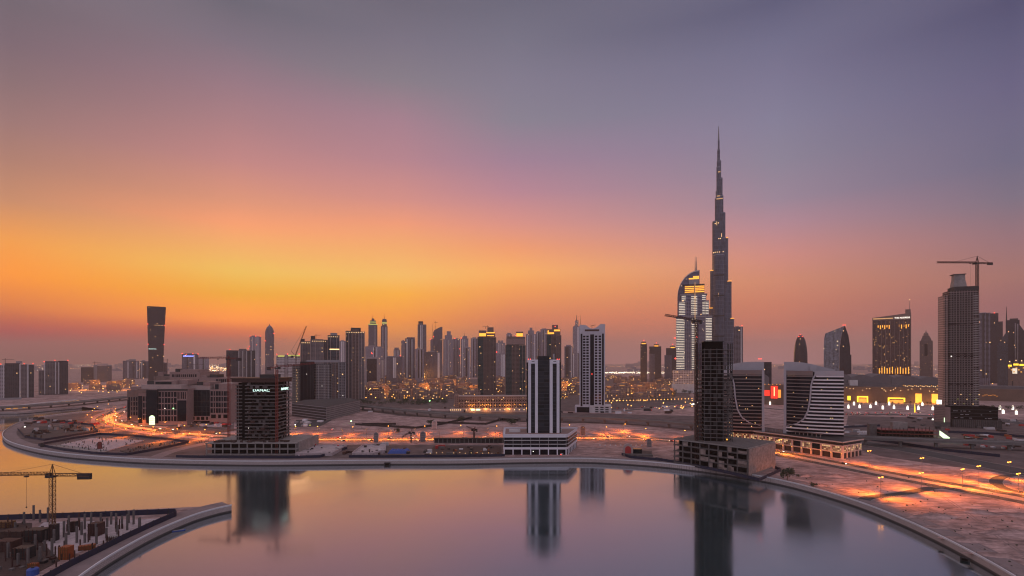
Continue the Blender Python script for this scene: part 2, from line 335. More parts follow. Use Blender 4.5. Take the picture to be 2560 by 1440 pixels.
def quay_mat():
    m, t, b = new_mat('quay_stone'); n, l = t.nodes, t.links
    c = n.new('ShaderNodeTexCoord'); s_ = n.new('ShaderNodeSeparateXYZ'); l.new(c.outputs['Object'], s_.inputs[0])
    q = n.new('ShaderNodeMath'); q.operation = 'ADD'; l.new(s_.outputs[0], q.inputs[0]); l.new(s_.outputs[1], q.inputs[1])
    cb = n.new('ShaderNodeCombineXYZ'); l.new(q.outputs[0], cb.inputs[0]); l.new(s_.outputs[2], cb.inputs[1])
    br = n.new('ShaderNodeTexBrick'); br.inputs['Scale'].default_value = .45; br.inputs['Mortar Size'].default_value = .03
    br.inputs['Color1'].default_value = (.62, .53, .52, 1); br.inputs['Color2'].default_value = (.5, .43, .42, 1); br.inputs['Mortar'].default_value = (.2, .17, .17, 1)
    l.new(cb.outputs[0], br.inputs['Vector'])
    # darker band just above the water
    mr = n.new('ShaderNodeMapRange'); mr.inputs[1].default_value = .7; mr.inputs[2].default_value = 1.25; mr.inputs[3].default_value = .16; l.new(s_.outputs[2], mr.inputs[0])
    v = n.new('ShaderNodeVectorMath'); v.operation = 'SCALE'; l.new(br.outputs[0], v.inputs[0]); l.new(mr.outputs[0], v.inputs['Scale'])
    l.new(v.outputs[0], b.inputs['Base Color']); b.inputs['Roughness'].default_value = .85
    return m
QUAY = quay_mat()
def water_mat():
    m, t, b = new_mat('water'); n, l = t.nodes, t.links
    c = n.new('ShaderNodeTexCoord')
    q = n.new('ShaderNodeTexNoise'); q.inputs['Scale'].default_value = .05; q.inputs['Detail'].default_value = 4
    mp_ = n.new('ShaderNodeMapping'); mp_.inputs['Scale'].default_value = (1, .5, 1); l.new(c.outputs['Object'], mp_.inputs[0]); l.new(mp_.outputs[0], q.inputs['Vector'])
    bp = n.new('ShaderNodeBump'); bp.inputs['Strength'].default_value = .02; bp.inputs['Distance'].default_value = 1.0; l.new(q.outputs['Fac'], bp.inputs['Height'])
    # calm water with slicks: breeze patches are slightly rougher
    q2 = n.new('ShaderNodeTexNoise'); q2.inputs['Scale'].default_value = .008; q2.inputs['Detail'].default_value = 3; q2.inputs['Distortion'].default_value = 1.0; l.new(c.outputs['Object'], q2.inputs['Vector'])
    mr = n.new('ShaderNodeMapRange'); mr.inputs[1].default_value = .4; mr.inputs[2].default_value = .65; mr.inputs[3].default_value = .075; mr.inputs[4].default_value = .17; l.new(q2.outputs['Fac'], mr.inputs[0])
    gl = n.new('ShaderNodeBsdfGlossy'); gl.inputs['Color'].default_value = (.86, .92, .98, 1); l.new(mr.outputs[0], gl.inputs['Roughness']); l.new(bp.outputs[0], gl.inputs['Normal'])
    df = n.new('ShaderNodeBsdfDiffuse'); df.inputs['Color'].default_value = (.018, .05, .056, 1)
    lw = n.new('ShaderNodeLayerWeight'); lw.inputs['Blend'].default_value = .5
    pw = n.new('ShaderNodeMath'); pw.operation = 'POWER'; pw.inputs[1].default_value = 3.0; l.new(lw.outputs['Facing'], pw.inputs[0])
    ma = n.new('ShaderNodeMath'); ma.operation = 'MULTIPLY_ADD'; ma.inputs[1].default_value = .62; ma.inputs[2].default_value = .38; l.new(pw.outputs[0], ma.inputs[0])
    mx = n.new('ShaderNodeMixShader'); l.new(ma.outputs[0], mx.inputs[0]); l.new(df.outputs[0], mx.inputs[1]); l.new(gl.outputs[0], mx.inputs[2])
    l.new(mx.outputs[0], n['Material Output'].inputs[0]); return m
WATER = water_mat()

# quay line of the mainland (photo pixels of its top edge), inlet on the left round to the right
shore_px = [(190, 1017), (120, 1026), (40, 1030), (-60, 1030)]
shore_main = [(265, 1024), (190, 1031), (110, 1041), (50, 1056), (16, 1074), (6, 1088), (22, 1104), (75, 1120), (150, 1133), (250, 1142), (400, 1150), (640, 1154), (900, 1152), (1150, 1151), (1300, 1148), (1450, 1147), (1550, 1151), (1650, 1158), (1750, 1169), (1850, 1183), (1950, 1201), (2050, 1226), (2150, 1257), (2250, 1296), (2350, 1342), (2450, 1394), (2530, 1440), (2640, 1510), (2760, 1600)]
shore = smooth_line([gp(*p) for p in shore_main], 6)
inlet = [gp(*p) for p in [(-900, 1040), (-60, 1031), (60, 1029), (150, 1021), (205, 1017)]]
far = 22000
poly = [Vector((-far, inlet[0].y))] + [p.xy for p in inlet] + list(shore)
poly += [Vector((shore[-1].x + 40, 20)), Vector((shore[-1].x + 90, -250)), Vector((far, -250)), Vector((far, far)), Vector((-far, far))]
def ngon(name, poly, z, material, skirt=None):
    bm = bmesh.new(); vs = [bm.verts.new((p[0], p[1], z)) for p in poly]
    es = [bm.edges.new((vs[i], vs[(i + 1) % len(vs)])) for i in range(len(vs))]
    bmesh.ops.triangle_fill(bm, use_beauty=True, use_dissolve=False, edges=es)
    for f in bm.faces:
        f.normal_update()
        if f.normal.z < 0: f.normal_flip()
    me = bpy.data.meshes.new(name); bm.to_mesh(me); bm.free(); me.materials.append(material)
    return link(name, me)
struct(ngon('ground', poly, G, SAND))
wb = MB(); wb.v = [(-4000, -600, 0), (2500, -600, 0), (2500, 2600, 0), (-4000, 2600, 0)]; wb.f = [(0, 1, 2, 3)]
struct(wb.build('water', WATER))
# quay walls: stone face from the bed up, pale coping on top
def quay(line, nm):
    struct(MB().ribbon(offset(line, .35), .7, -2, G - .003).build('quay_wall', QUAY))
    struct(MB().ribbon(offset(line, .15), .6, G + .002, G + .95).build('quay_coping', M['white']))
    a, b = offset(line, .66), offset(line, 13)
    struct(MB().sheet(a, b, G + .006).build('promenade', M['paving']))
    struct(MB().ribbon(offset(line, 13.3), .4, G - .05, G + .12).build('promenade_kerb', M['paving']))
    r = MB(); q = offset(line, .9)                       # thin railing along the quay
    for z in (G + 1.1, G + 1.55): r.ribbon(q, .07, z, z + .07)
    for p, a in along(q, 4.0): r.box(p.x - .06, p.x + .06, p.y - .06, p.y + .06, G, G + 1.6)
    struct(r.build('quay_railing', M['steel']))
quay(shore, 'main')
inl = smooth_line(inlet, 4)
struct(MB().ribbon(offset(inl, .35), .7, -2, G - .003).build('quay_wall', QUAY))

# the spit at lower left
spit_far = smooth_line([gp(*p) for p in [(-500, 1303), (0, 1288), (200, 1281), (400, 1271), (560, 1264), (579, 1263.5)]], 4)
spit_near = smooth_line([gp(*p) for p in [(579, 1264.5), (540, 1273), (480, 1291), (390, 1329), (300, 1377), (225, 1425), (150, 1485), (60, 1580)]], 5)
sp = list(spit_far) + list(spit_near)[1:] + [Vector((spit_near[-1].x - 10, 120)), Vector((-700, 120)), Vector((-700, 305))]
struct(ngon('spit_ground', sp, G, SAND))
rn = list(reversed(spit_near)); rf = list(reversed(spit_far))
for ln in (rn, rf): pass
struct(MB().ribbon(offset(rn, .35), .7, -2, G - .003).build('quay_wall', QUAY))
struct(MB().ribbon(offset(rn, .15), .6, G + .002, G + .95).build('quay_coping', M['white']))
struct(MB().ribbon(offset(rf, .35), .7, -2, G - .003).build('quay_wall', QUAY))
struct(MB().sheet(offset(rn, .66), offset(rn, 15), G + .006).build('promenade', M['paving']))

# low mounds of sand on the open land at right
mound_i = 0
def mound(c, rx, ry, hgt, rot):
    me = MB(); n, r = 18, 7
    me.v.append((0, 0, hgt))
    for i in range(1, r + 1):
        f = i / r
        for k in range(n):
            t = 2 * PI * k / n; w = 1 + .22 * math.sin(3 * t + c.x) + .12 * math.sin(7 * t + c.y)
            me.v.append((rx * f * w * math.cos(t), ry * f * w * math.sin(t), hgt * (1 - f * f) ** 2 * (1 + .3 * math.sin(5 * t + 9 * f)) - (.05 if i == r else 0)))
    for k in range(n): me.f.append((0, 1 + k, 1 + (k + 1) % n))
    for i in range(r - 1):
        for k in range(n):
            a = 1 + i * n; j = (k + 1) % n; me.f.append((a + k, a + n + k, a + n + j, a + j))
    o = me.build('sand_mound', SAND, None, True); o.location = (c.x, c.y, G); o.rotation_euler = (0, 0, rot); struct(o)
for px, py, rx, ry, hg in [(2080, 1190, 16, 6, 1.6), (2040, 1212, 12, 5, 1.2), (2330, 1290, 18, 7, 1.8), (2440, 1280, 14, 6, 1.5), (2520, 1330, 20, 7, 1.6), (2420, 1350, 14, 5, 1.2), (2130, 1225, 13, 5, 1.0), (2230, 1260, 12, 4, .9), (2500, 1390, 14, 4, 1.2), (2010, 1190, 9, 4, 1.3), (2350, 1320, 10, 3, .9), (2560, 1290, 16, 6, 1.8),
                           (900, 1075, 30, 10, 1.2), (1010, 1080, 26, 8, 1.0), (1480, 1120, 16, 6, 1.0), (1530, 1080, 20, 8, 1.6), (1590, 1085, 18, 7, 1.4), (2410, 1185, 22, 7, 1.0), (2300, 1165, 22, 7, 1.1)]:
    mound(gp(px, py), rx, ry, hg, rnd.uniform(-.5, .5))

# darker trodden earth: the peninsula, the old town and round the sites at right, plus viaduct shade painted in
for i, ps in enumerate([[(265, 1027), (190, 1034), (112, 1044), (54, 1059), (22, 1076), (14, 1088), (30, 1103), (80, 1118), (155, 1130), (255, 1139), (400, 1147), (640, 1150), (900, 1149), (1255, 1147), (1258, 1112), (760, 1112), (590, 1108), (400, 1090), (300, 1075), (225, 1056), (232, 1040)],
                        [(2120, 1040), (2600, 1050), (2600, 1200), (2470, 1178), (2330, 1160), (2200, 1140), (2150, 1125), (2110, 1090)], [(880, 1022), (1500, 1034), (1740, 1040), (1740, 1075), (1560, 1060), (1320, 1055), (1000, 1040)],  # last patch on this line: the viaduct's shade painted on the ground
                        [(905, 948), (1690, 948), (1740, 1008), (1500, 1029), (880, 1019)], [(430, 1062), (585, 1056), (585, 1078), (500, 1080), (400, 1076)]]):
    struct(ngon('earth_shade_patch', [gp(*q) for q in ps], G + .003, M['earth_shade']))
# ---------------------------------------------------------------- roads
def road(line, width, z, name='road', dashes=True, kerbs=True, mat_=None):
    struct(MB().sheet(offset(line, width / 2), offset(line, -width / 2), G + z).build(name, mat_ or M['asphalt']))
    if kerbs:
        for s_ in (1, -1):
            struct(MB().ribbon(offset(line, s_ * (width / 2 + .2)), .35, G - .05, G + .14).build('kerb', M['kerb']))
    if dashes:
        mk = MB()
        for s_ in (-1, 1):
            p = offset(line, s_ * (width / 2 - .5)); mk.sheet(offset(p, .09), offset(p, -.09), G + z + .004)
        for p, a in along(line, 9.0):
            d = Vector((math.cos(a), math.sin(a))) * 2; q = Vector((-d.y, d.x)).normalized() * .09; b = len(mk.v)
            mk.v += [(*(p - d - q), G + z + .004), (*(p + d - q), G + z + .004), (*(p + d + q), G + z + .004), (*(p - d + q), G + z + .004)]; mk.f.append((b, b + 1, b + 2, b + 3))
        struct(mk.build('road_marking', M['marking']))
BLVD = smooth_line([(388, 250), (374, 300), (358, 356), (323, 430), (296, 500), (270, 556), (228, 606), (165, 640), (86, 646), (-89, 635), (-257, 636), (-364, 660), (-491, 716), (-600, 786), (-690, 872), (-752, 975), (-800, 1068), (-830, 1150), (-880, 1350), (-930, 1700)], 8)
for s_ in (1, -1): road(offset(BLVD, s_ * 10.5), 10.5, .012)
# verge of packed sand beside the boulevard
VERGE = mat('packed_sand', (.42, .31, .26), .95, var=.18, scale=.3, bump=.2)
struct(MB().sheet(offset(BLVD, 4.9), offset(BLVD, -4.9), G + .02).build('median_strip', VERGE))
# spur that leaves the boulevard at right and ends on the sand
SPUR = smooth_line([gp(*p) for p in [(2345, 1219), (2322, 1221), (2300, 1226), (2250, 1235), (2205, 1240), (2172, 1244), (2160, 1249)]], 8)
road(SPUR, 8, .03, dashes=False)
SPUR2 = smooth_line([gp(*p) for p in [(2560, 1232), (2515, 1222), (2490, 1208), (2500, 1194), (2545, 1187), (2640, 1185)]], 8)
road(SPUR2, 8, .034, dashes=False)
# wide unlit road at right
R2 = smooth_line([gp(*p) for p in [(2010, 1082), (2150, 1106), (2300, 1130), (2430, 1155), (2560, 1181), (2800, 1230)]], 6)
road(R2, 30, .022, dashes=False)
road(smooth_line([gp(*p) for p in [(2120, 1037), (2200, 1036), (2330, 1040), (2480, 1046), (2560, 1060), (2760, 1085)]], 6), 24, .026)   # mall road
road(smooth_line([gp(*p) for p in [(1500, 1031), (1560, 1027), (1640, 1018), (1740, 1003), (1840, 1012), (1990, 1028), (2120, 1037)]], 6), 14, .03)
road(smooth_line([gp(*p) for p in [(1560, 1027), (1600, 1022), (1640, 1025), (1690, 1022), (1740, 1014)]], 6), 9, .038, dashes=False)
road(smooth_line([gp(*p) for p in [(560, 1073), (480, 1066), (400, 1064), (345, 1060), (318, 1052)]], 6), 9, .03, dashes=False)     # service road before the office court
road(smooth_line([gp(*p) for p in [(560, 1052), (700, 1042), (850, 1030), (1000, 1025)]], 6), 9, .03, dashes=False)
# access road between the plots on the quay side
road(smooth_line([gp(*p) for p in [(380, 1147), (430, 1128), (500, 1112), (560, 1100)]], 6), 13, .03, dashes=False, kerbs=False, mat_=M['paving'])

# tyre tracks across the open sand
for pts in [[(2000, 1213), (2080, 1222), (2180, 1262), (2300, 1312), (2420, 1372), (2540, 1432)], [(2010, 1205), (2120, 1232), (2250, 1280), (2400, 1345), (2560, 1425)], [(2165, 1250), (2230, 1275), (2350, 1290), (2480, 1300), (2600, 1312)], [(2160, 1248), (2120, 1235), (2050, 1210), (1990, 1194)],
            [(2330, 1225), (2400, 1270), (2480, 1330), (2580, 1400)], [(1440, 1128), (1500, 1120), (1560, 1128), (1590, 1110), (1600, 1096)], [(780, 1090), (860, 1080), (960, 1082), (1100, 1088)], [(900, 1072), (1000, 1078), (1150, 1070), (1240, 1080)], [(2340, 1175), (2420, 1195), (2500, 1200)]]:
    ln = smooth_line([gp(*q) for q in pts], 8); tk = MB()
    for s_ in (-.95, .95):
        a_ = offset(ln, s_); tk.sheet(offset(a_, .3), offset(a_, -.3), G + .008)
    struct(tk.build('tyre_track', M['track']))
# ---------------------------------------------------------------- street lamps with real light
def lamp_proto(h, arms, name, label, cutoff=False):
    t = thing(name, label, 'street lamp')
    MB().tube((0, 0, 0), (0, 0, h), .16, .09, 8).lathe([(.32, 0), (.3, .5), (.16, .6)], 8).build('pole', M['steel'], t)
    for s_ in ((-1, 1) if arms == 2 else (1,)):
        MB().tube((0, 0, h - .05), (s_ * 1.7, 0, h + .35), .07, .06, 5).build('arm', M['steel'], t)
        hd = MB().taper(s_ * 1.6 - .2, s_ * 2.6 + .2, -.28, .28, h + .28, h + .62, .7).build('lamp_head', M['steel'], t)
        if cutoff: MB().box(s_ * 2.1 - .4, s_ * 2.1 + .4, -.2, .2, h + .2, h + .27).build('added_lamp_glass', M['E_sod'], hd)  # only on the added lamps: plate kept under the head
        else: MB().ball((s_ * 2.1, 0, h - .05), .62, 10, 6, .7).build('bulb', M['E_sod'], hd)
    return t
LAMP = 6.2
def bat_light(parent, h, power, spread=.82):        # road luminaire: throws most of its light along the road, both ways
    for s_ in (-1, 1):
        o = lamp_light((0, s_ * .3, h), power); o.data.spot_size = math.radians(112); o.data.spot_blend = .85; o.rotation_euler = (s_ * spread, 0, 0); o.parent = parent
def lamp_light(loc, power, col=(1, .22, .016), r=.6, kind='SPOT'):
    l = bpy.data.lights.new('lamp_light', kind)
    if kind == 'SPOT': l.spot_size = math.radians(156); l.spot_blend = .6
    l.energy = power * LAMP; l.color = col; l.shadow_soft_size = r
    o = bpy.data.objects.new('lamp_light', l); o.location = loc; COL.objects.link(o); return o
LP14 = lamp_proto(14, 2, 'street_lamp', 'x'); LP11 = lamp_proto(10.5, 1, 'street_lamp', 'x'); LP_FILL = lamp_proto(13, 2, 'street_lamp', 'x', True)  # the last is an added fill lamp, made to light the road
used = set()
def put_lamp(px, py, tall, label, power, group, rz=0):
    pr, hh = (LP14, 14) if tall else (LP11, 10.5)
    D = (H - G - hh) * F / (py - HY); loc = (xx(px, D), D, G)
    if pr.name not in used: used.add(pr.name); o = pr; o.location = loc; o.rotation_euler = (0, 0, rz); o['label'] = label; o['group'] = group
    else: o = dup(pr, loc, rz, None, label, group)
    if power: 
        bat_light(o, hh - .9, power * (.95 if tall else .75))
    return o
gR, gM, gL = 'tall twin lamps by the right hand boulevard', 'lamps along the sandy plots in the middle', 'lamps round the curved road at left'
for px, py, lab, pw in [
    (2173, 1127, 'tall twin street lamp beside the glazed corner of the long retail podium', 9000), (2305, 1145, 'tall twin street lamp on the far side of the boulevard, one post behind another', 9000),
    (2303, 1182, 'tall twin street lamp at the road edge just before the sandy spur road', 14000), (2202, 1193, 'tall twin street lamp on the near sand beside the spur road, doubled in the water', 16000),
    (2447, 1165, 'tall twin street lamp on the open glowing sand between boulevard and dark road', 15000), (2523, 1155, 'tallest looking twin street lamp, at the bend of the dark road', 14000),
    (2546, 1184, 'tall twin street lamp nearest the picture edge at right', 13000)]:
    put_lamp(px, py, True, lab, pw, gR, .5)
# lamps set along the boulevard itself, hidden or half hidden by the podiums
for k, (x, y) in enumerate([(345, 392), (362, 330), (283, 540), (245, 590)]):
    o = dup(LP14, (x, y, G), .6, None, 'twin street lamp on the median of the boulevard, ' + ('near the picture edge', 'cropped towards the lower right', 'beside the retail podium front', 'behind the bare concrete podium')[k], gR)
    bat_light(o, 13.1, 14000)
for i, (px, py, pw) in enumerate([(735, 1066, 6000), (790, 1066, 6000), (878, 1067, 6000), (967, 1065, 6000), (1058, 1065, 6000), (1148, 1063, 6000), (1238, 1065, 6000)]):
    put_lamp(px, py, False, 'street lamp on the far edge of the sandy plot, %s from the dark concrete frame' % nth(i), pw, gM)
for px, py, lab in [(1420, 1062, 'street lamp just right of the white and black striped tower'), (1512, 1067, 'street lamp on the orange lit sand, nearest the arched kiosk'), (1559, 1060, 'street lamp behind the orange lit sand, under the viaduct'), (1610, 1071, 'street lamp on the orange lit sand left of the rust coloured hoist'), (1708, 1076, 'street lamp close to the hoist of the bare concrete tower')]:
    put_lamp(px, py, False, lab, 14000 if 1500 < px < 1620 else 5000, gM)
# added fill lamps on the boulevard median, bulbs hidden under their heads
for i, x in enumerate(range(-330, 130, 30)):
    j = min(range(len(BLVD)), key=lambda k: abs(BLVD[k].x - x) if BLVD[k].y > 600 and BLVD[k].y < 665 else 1e9)
    
    o = dup(LP_FILL, (x, BLVD[j].y, G), PI / 2, None, 'added lamp on the median of the glowing boulevard, %s counted from the dark concrete frame' % nth(i), gM)
    bat_light(o, 12.4, 7600)
for i, (p, a) in enumerate(along([q for q in BLVD if q.y > 660 and q.x < -330], 36, 5)[:13]):  # more added fill lamps, to light the bend
    o = dup(LP_FILL, (p.x, p.y, G), a + PI / 2, None, 'added median lamp on the bend before the office court, %s from the concrete frame' % nth(i), gL)
    bat_light(o, 12.4, 7600)
left_px = [(215, 1037), (226, 1043), (239, 1049), (260, 1055), (283, 1059), (286, 1022), (284, 1028), (286, 1033), (268, 1010), (241, 1016), (233, 1021), (228, 1026), (323, 1043), (343, 1047), (330, 1065), (379, 1067), (409, 1055), (417, 1043), (457, 1064), (439, 1072), (514, 1033), (512, 1061), (508, 1074), (400, 1083), (310, 1072), (545, 1082), (470, 1083)]
for i, (px, py) in enumerate(left_px):
    put_lamp(px, py, False, 'small street lamp by the curved road before the office court, %s along the bend' % nth(i), 8000 if i in (2, 3, 4, 6, 14, 15, 16, 18, 19, 22, 23, 24, 25, 26) else 2500, gL)
# ================================================================= TOWERS: generic builder
_mesh = {}
def shared_box(w, d, h, m, key='box'):      # box standing on z=0, front face at y=0 going back
    k = (key, round(w, 2), round(d, 2), round(h, 2), m.name)
    if k not in _mesh: _mesh[k] = MB().box(-w / 2, w / 2, 0, d, 0, h).mesh(key, m)
    return _mesh[k]
def put(root, name, w, d, h, m, x, y, z, rz=0):
    return link(name, shared_box(w, d, h, m, name), root, (x, y, z), rz)
def ball_mesh(r, m):
    k = ('ball', round(r, 2), m.name)
    if k not in _mesh: _mesh[k] = MB().ball((0, 0, 0), r, 8, 5).mesh('bulb', m)
    return _mesh[k]
class Tower:
    """A building whose front faces the eye; local x right, y away, z up from the land."""
    def __init__(s, name, label, cat, pxc, D, phi=None, group=None):
        s.pxc, s.D = pxc, D; x = xx(pxc, D); s.a = math.atan2(x, D) if phi is None else phi
        s.ca = math.cos(math.atan2(x, D)) if phi is None else 1.0
        s.root = thing(name, label, cat, (x, D, G), -s.a, group)
    def X(s, px): return (px - s.pxc) / F * s.D * s.ca
    def Z(s, py): return zz(py, s.D) - G
    def box(s, name, x0, x1, py, m, y0=0, dep=None, pybase=None, k=1.0):
        a, b = s.X(x0), s.X(x1); dep = dep if dep is not None else (b - a) * .8; z0 = s.Z(pybase) if pybase else 0
        mb = MB().taper(a, b, y0, y0 + dep, z0, s.Z(py), k) if k != 1 else MB().box(a, b, y0, y0 + dep, z0, s.Z(py))
        return mb.build(name, m, s.root)
    def beacon(s, px, py, y=1.0, r=None, m=None):
        return link('beacon_light', ball_mesh(r or 1.15 * s.D / F, m or M['E_red']), s.root, (s.X(px), y, s.Z(py)))
    def spire(s, px, py0, py1, r, y=3, m=None):
        return MB().tube((s.X(px), y, s.Z(py0)), (s.X(px), y, s.Z(py1)), r, r * .25, 8).build('spire', m or M['dark'], s.root)
    def ledges(s, x0, x1, pyt, pyb, step, m, out=.6, h=.7, y0=0, n_max=60, dep=None, name='balcony'):
        a, b = s.X(x0), s.X(x1); z = s.Z(pyb); zt = s.Z(pyt); i = 0
        while z < zt and i < n_max:
            put(s.root, name, b - a, out + (dep or .3), h, m, (a + b) / 2, y0 - out, z); z += step; i += 1
    def piers(s, xs, pyt, pyb, m, w=.8, out=.5, y0=0, name='pier'):
        for x in xs: put(s.root, name, w, out + .2, s.Z(pyt) - s.Z(pyb), m, s.X(x), y0 - out, s.Z(pyb))

FA = dict(
    res=facade('apartment_wall', (.19, .165, .17), cw=3.4, ch=3.4, ww=.5, wh=.5, lit=.012), resd=facade('dark_apartment_wall', (.08, .07, .075), cw=3.4, ch=3.4, ww=.55, wh=.55, lit=.01),
    pale=facade('pale_apartment_wall', (.42, .39, .42), cw=4, ch=3.6, ww=.55, wh=.5, lit=.006), glass=facade('curtain_wall', (.10, .11, .13), (.03, .038, .05), cw=2.6, ch=3.8, ww=.82, wh=.78, lit=.006),
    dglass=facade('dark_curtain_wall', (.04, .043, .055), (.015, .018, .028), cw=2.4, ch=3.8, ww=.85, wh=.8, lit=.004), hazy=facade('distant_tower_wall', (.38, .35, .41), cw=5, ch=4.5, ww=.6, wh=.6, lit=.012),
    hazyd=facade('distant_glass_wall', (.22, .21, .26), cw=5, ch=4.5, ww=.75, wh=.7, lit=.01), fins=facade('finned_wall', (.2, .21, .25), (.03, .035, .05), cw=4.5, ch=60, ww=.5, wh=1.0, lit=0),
    brown=facade('brown_tower_wall', (.17, .12, .11), (.02, .03, .034), cw=3.4, ch=3.5, ww=.5, wh=.5, lit=.02, ls=1.6), tealt=facade('teal_tower_wall', (.07, .085, .085), (.012, .03, .034), cw=3, ch=3.5, ww=.7, wh=.6, lit=.02),
    hotel=facade('brown_hotel_wall', (.115, .075, .07), (.03, .025, .03), cw=3.4, ch=3.4, ww=.5, wh=.55, lit=.06, litc=(1, .5, .15), ls=1.2), sandh=facade('sandstone_house_wall', (.3, .2, .17), (.05, .035, .03), cw=3.4, ch=3.6, ww=.38, wh=.45, lit=.07, ls=1.4),
    frame=facade('unfinished_wall', (.2, .18, .175), (.014, .013, .013), cw=3.0, ch=3.5, ww=.62, wh=.6, lit=.001, gr=.8), burj=facade('silver_fin_wall', (.15, .17, .22), (.035, .045, .07), cw=2.6, ch=14, ww=.6, wh=.93, lit=.004, ls=1.6, gr=.2),
    conc=facade('curved_flat_wall', (.2, .19, .2), (.018, .02, .03), cw=3.6, ch=3.4, ww=.7, wh=.6, lit=.008),
)
# ---------------------------------------------------------------- far and middle skyline
def T(label, pxc, D, boxes, beacons=(), name='tower_block', cat='tower', plant=None, spire=None, dep=None, led=None, group=None):
    t = Tower(name, label, cat, pxc, D, group=group)
    for i, b in enumerate(boxes):
        nm, x0, x1, py, mk = b[:5]; y0 = b[5] if len(b) > 5 else i * .35; pb = b[6] if len(b) > 6 else None
        t.box(nm, x0, x1, py, FA.get(mk) or M[mk], y0=y0, dep=dep, pybase=pb)
    for b in beacons: t.beacon(*b)
    RB = random.Random(int(pxc * 7 + D))
    for b in boxes:
        if b[4] in ('hazy', 'hazyd') and b[0] in ('tower_body', 'wing') and b[2] - b[1] > 9:
            y0 = b[5] if len(b) > 5 else boxes.index(b) * .35
            for k in range(RB.choice((2, 3, 3))): t.piers([b[1] + (b[2] - b[1]) * RB.uniform(.12, .88)], b[3] + 2, 945, M[RB.choice(('white', 'pale', 'dark'))], RB.uniform(3, 7), 1.2, y0=y0)
            t.box('roof_step', b[1] + (b[2] - b[1]) * .2, b[1] + (b[2] - b[1]) * RB.uniform(.5, .8), b[3] - RB.uniform(1.2, 3), M['grey'], y0=5, dep=12, pybase=b[3] + .1)
    if plant:
        for x0, x1, py, pb in plant: t.box('roof_plant', x0, x1, py, M['grey'], y0=5, dep=8, pybase=pb)
    if spire: t.spire(*spire)
    if led: t.ledges(*led[:4], led[4], M[led[5]], n_max=40)
    return t
t = T('broad apartment slab with red roof lights and dark window field at the left picture edge', 40, 1365, [('wing', -6, 12, 912, 'pale'), ('tower_body', 12, 50, 908, 'resd', 1.5), ('wing', 50, 70, 911, 'res'), ('wing', 70, 86, 912, 'resd', 2)],
  [(2, 910), (61, 909), (83, 909)], name='apartment_block', cat='apartment block', plant=[(40, 56, 903, 909)])
t.piers([9, 50, 70], 910, 996, M['pale'], 2.5, 1.0)
t = T('stepped apartment block with three red roof lights, second from the left picture edge', 135, 1500, [('wing', 97, 112, 926, 'res', 3), ('tower_body', 112, 146, 903, 'res'), ('wing', 146, 171, 902, 'resd', 1)],
  [(111, 904), (137, 901), (170, 901)], name='apartment_block', cat='apartment block')
t.piers([112, 139, 147], 906, 985, M['pale'], 2.2, 1.0); t.ledges(113, 138, 908, 985, 3.4, M['concrete'])
T('low pair of hazy slabs linked by a core with a small crane on top', 241, 2450, [('wing', 203, 234, 918, 'resd'), ('core', 234, 244, 912, 'grey', 4), ('wing', 243, 280, 915, 'res', .2)], plant=[(267, 280, 912, 915)], name='apartment_block', cat='apartment block')
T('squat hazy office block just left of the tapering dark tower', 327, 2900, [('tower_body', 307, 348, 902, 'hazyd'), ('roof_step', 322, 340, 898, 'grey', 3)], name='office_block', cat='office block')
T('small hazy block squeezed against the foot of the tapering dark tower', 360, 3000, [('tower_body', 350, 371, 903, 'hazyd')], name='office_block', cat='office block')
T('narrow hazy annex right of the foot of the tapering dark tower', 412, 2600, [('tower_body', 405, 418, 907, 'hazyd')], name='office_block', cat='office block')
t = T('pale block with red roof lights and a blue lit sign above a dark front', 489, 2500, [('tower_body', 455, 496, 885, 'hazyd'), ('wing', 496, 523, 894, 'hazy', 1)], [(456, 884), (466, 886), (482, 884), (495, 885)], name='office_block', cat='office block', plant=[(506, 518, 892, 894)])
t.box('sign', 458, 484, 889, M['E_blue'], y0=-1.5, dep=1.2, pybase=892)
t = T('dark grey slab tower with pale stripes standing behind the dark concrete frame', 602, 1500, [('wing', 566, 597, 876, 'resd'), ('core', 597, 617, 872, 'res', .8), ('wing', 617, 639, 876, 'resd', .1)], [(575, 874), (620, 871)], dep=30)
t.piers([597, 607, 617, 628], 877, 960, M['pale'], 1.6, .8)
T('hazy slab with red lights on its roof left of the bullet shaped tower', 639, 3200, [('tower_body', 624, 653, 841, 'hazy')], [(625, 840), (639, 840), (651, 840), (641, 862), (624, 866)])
# bullet shaped tower
t = Tower('bullet_tower', 'hazy bullet shaped tower with a pointed crown', 'tower', 674, 3200)
prof = [(1.0, 0), (1.0, t.Z(832)), (.95, t.Z(827)), (.8, t.Z(822)), (.55, t.Z(817)), (.3, t.Z(814)), (.06, t.Z(812))]
w = t.X(685.5); MB().lathe([(r * w, z) for r, z in prof], 20, 0, w).build('tower_body', FA['hazyd'], t.root)
t.spire(674, 813, 808, 2.2, y=w); t.beacon(685, 833, 8); t.beacon(663, 852, 8)
t = T('white banded twin slab with lime lit roof edges and red lights', 720, 1600, [('wing', 691, 712, 890, 'pale'), ('core', 712, 720, 886, 'pale', 2), ('wing', 720, 751, 888, 'pale', .3)], [(692, 886), (719, 885), (748, 885)], name='apartment_block', cat='apartment block', dep=28)
t.ledges(692, 711, 896, 975, 4.6, M['white'], out=1.0, h=1.4); t.ledges(721, 750, 896, 975, 4.6, M['white'], out=1.0, h=1.4)
t.box('light_strip', 695, 711, 888.5, M['E_lime'], y0=-1.3, dep=1, pybase=892); t.box('light_strip', 720, 750, 887.2, M['E_lime'], y0=-1.3, dep=1, pybase=890.5)
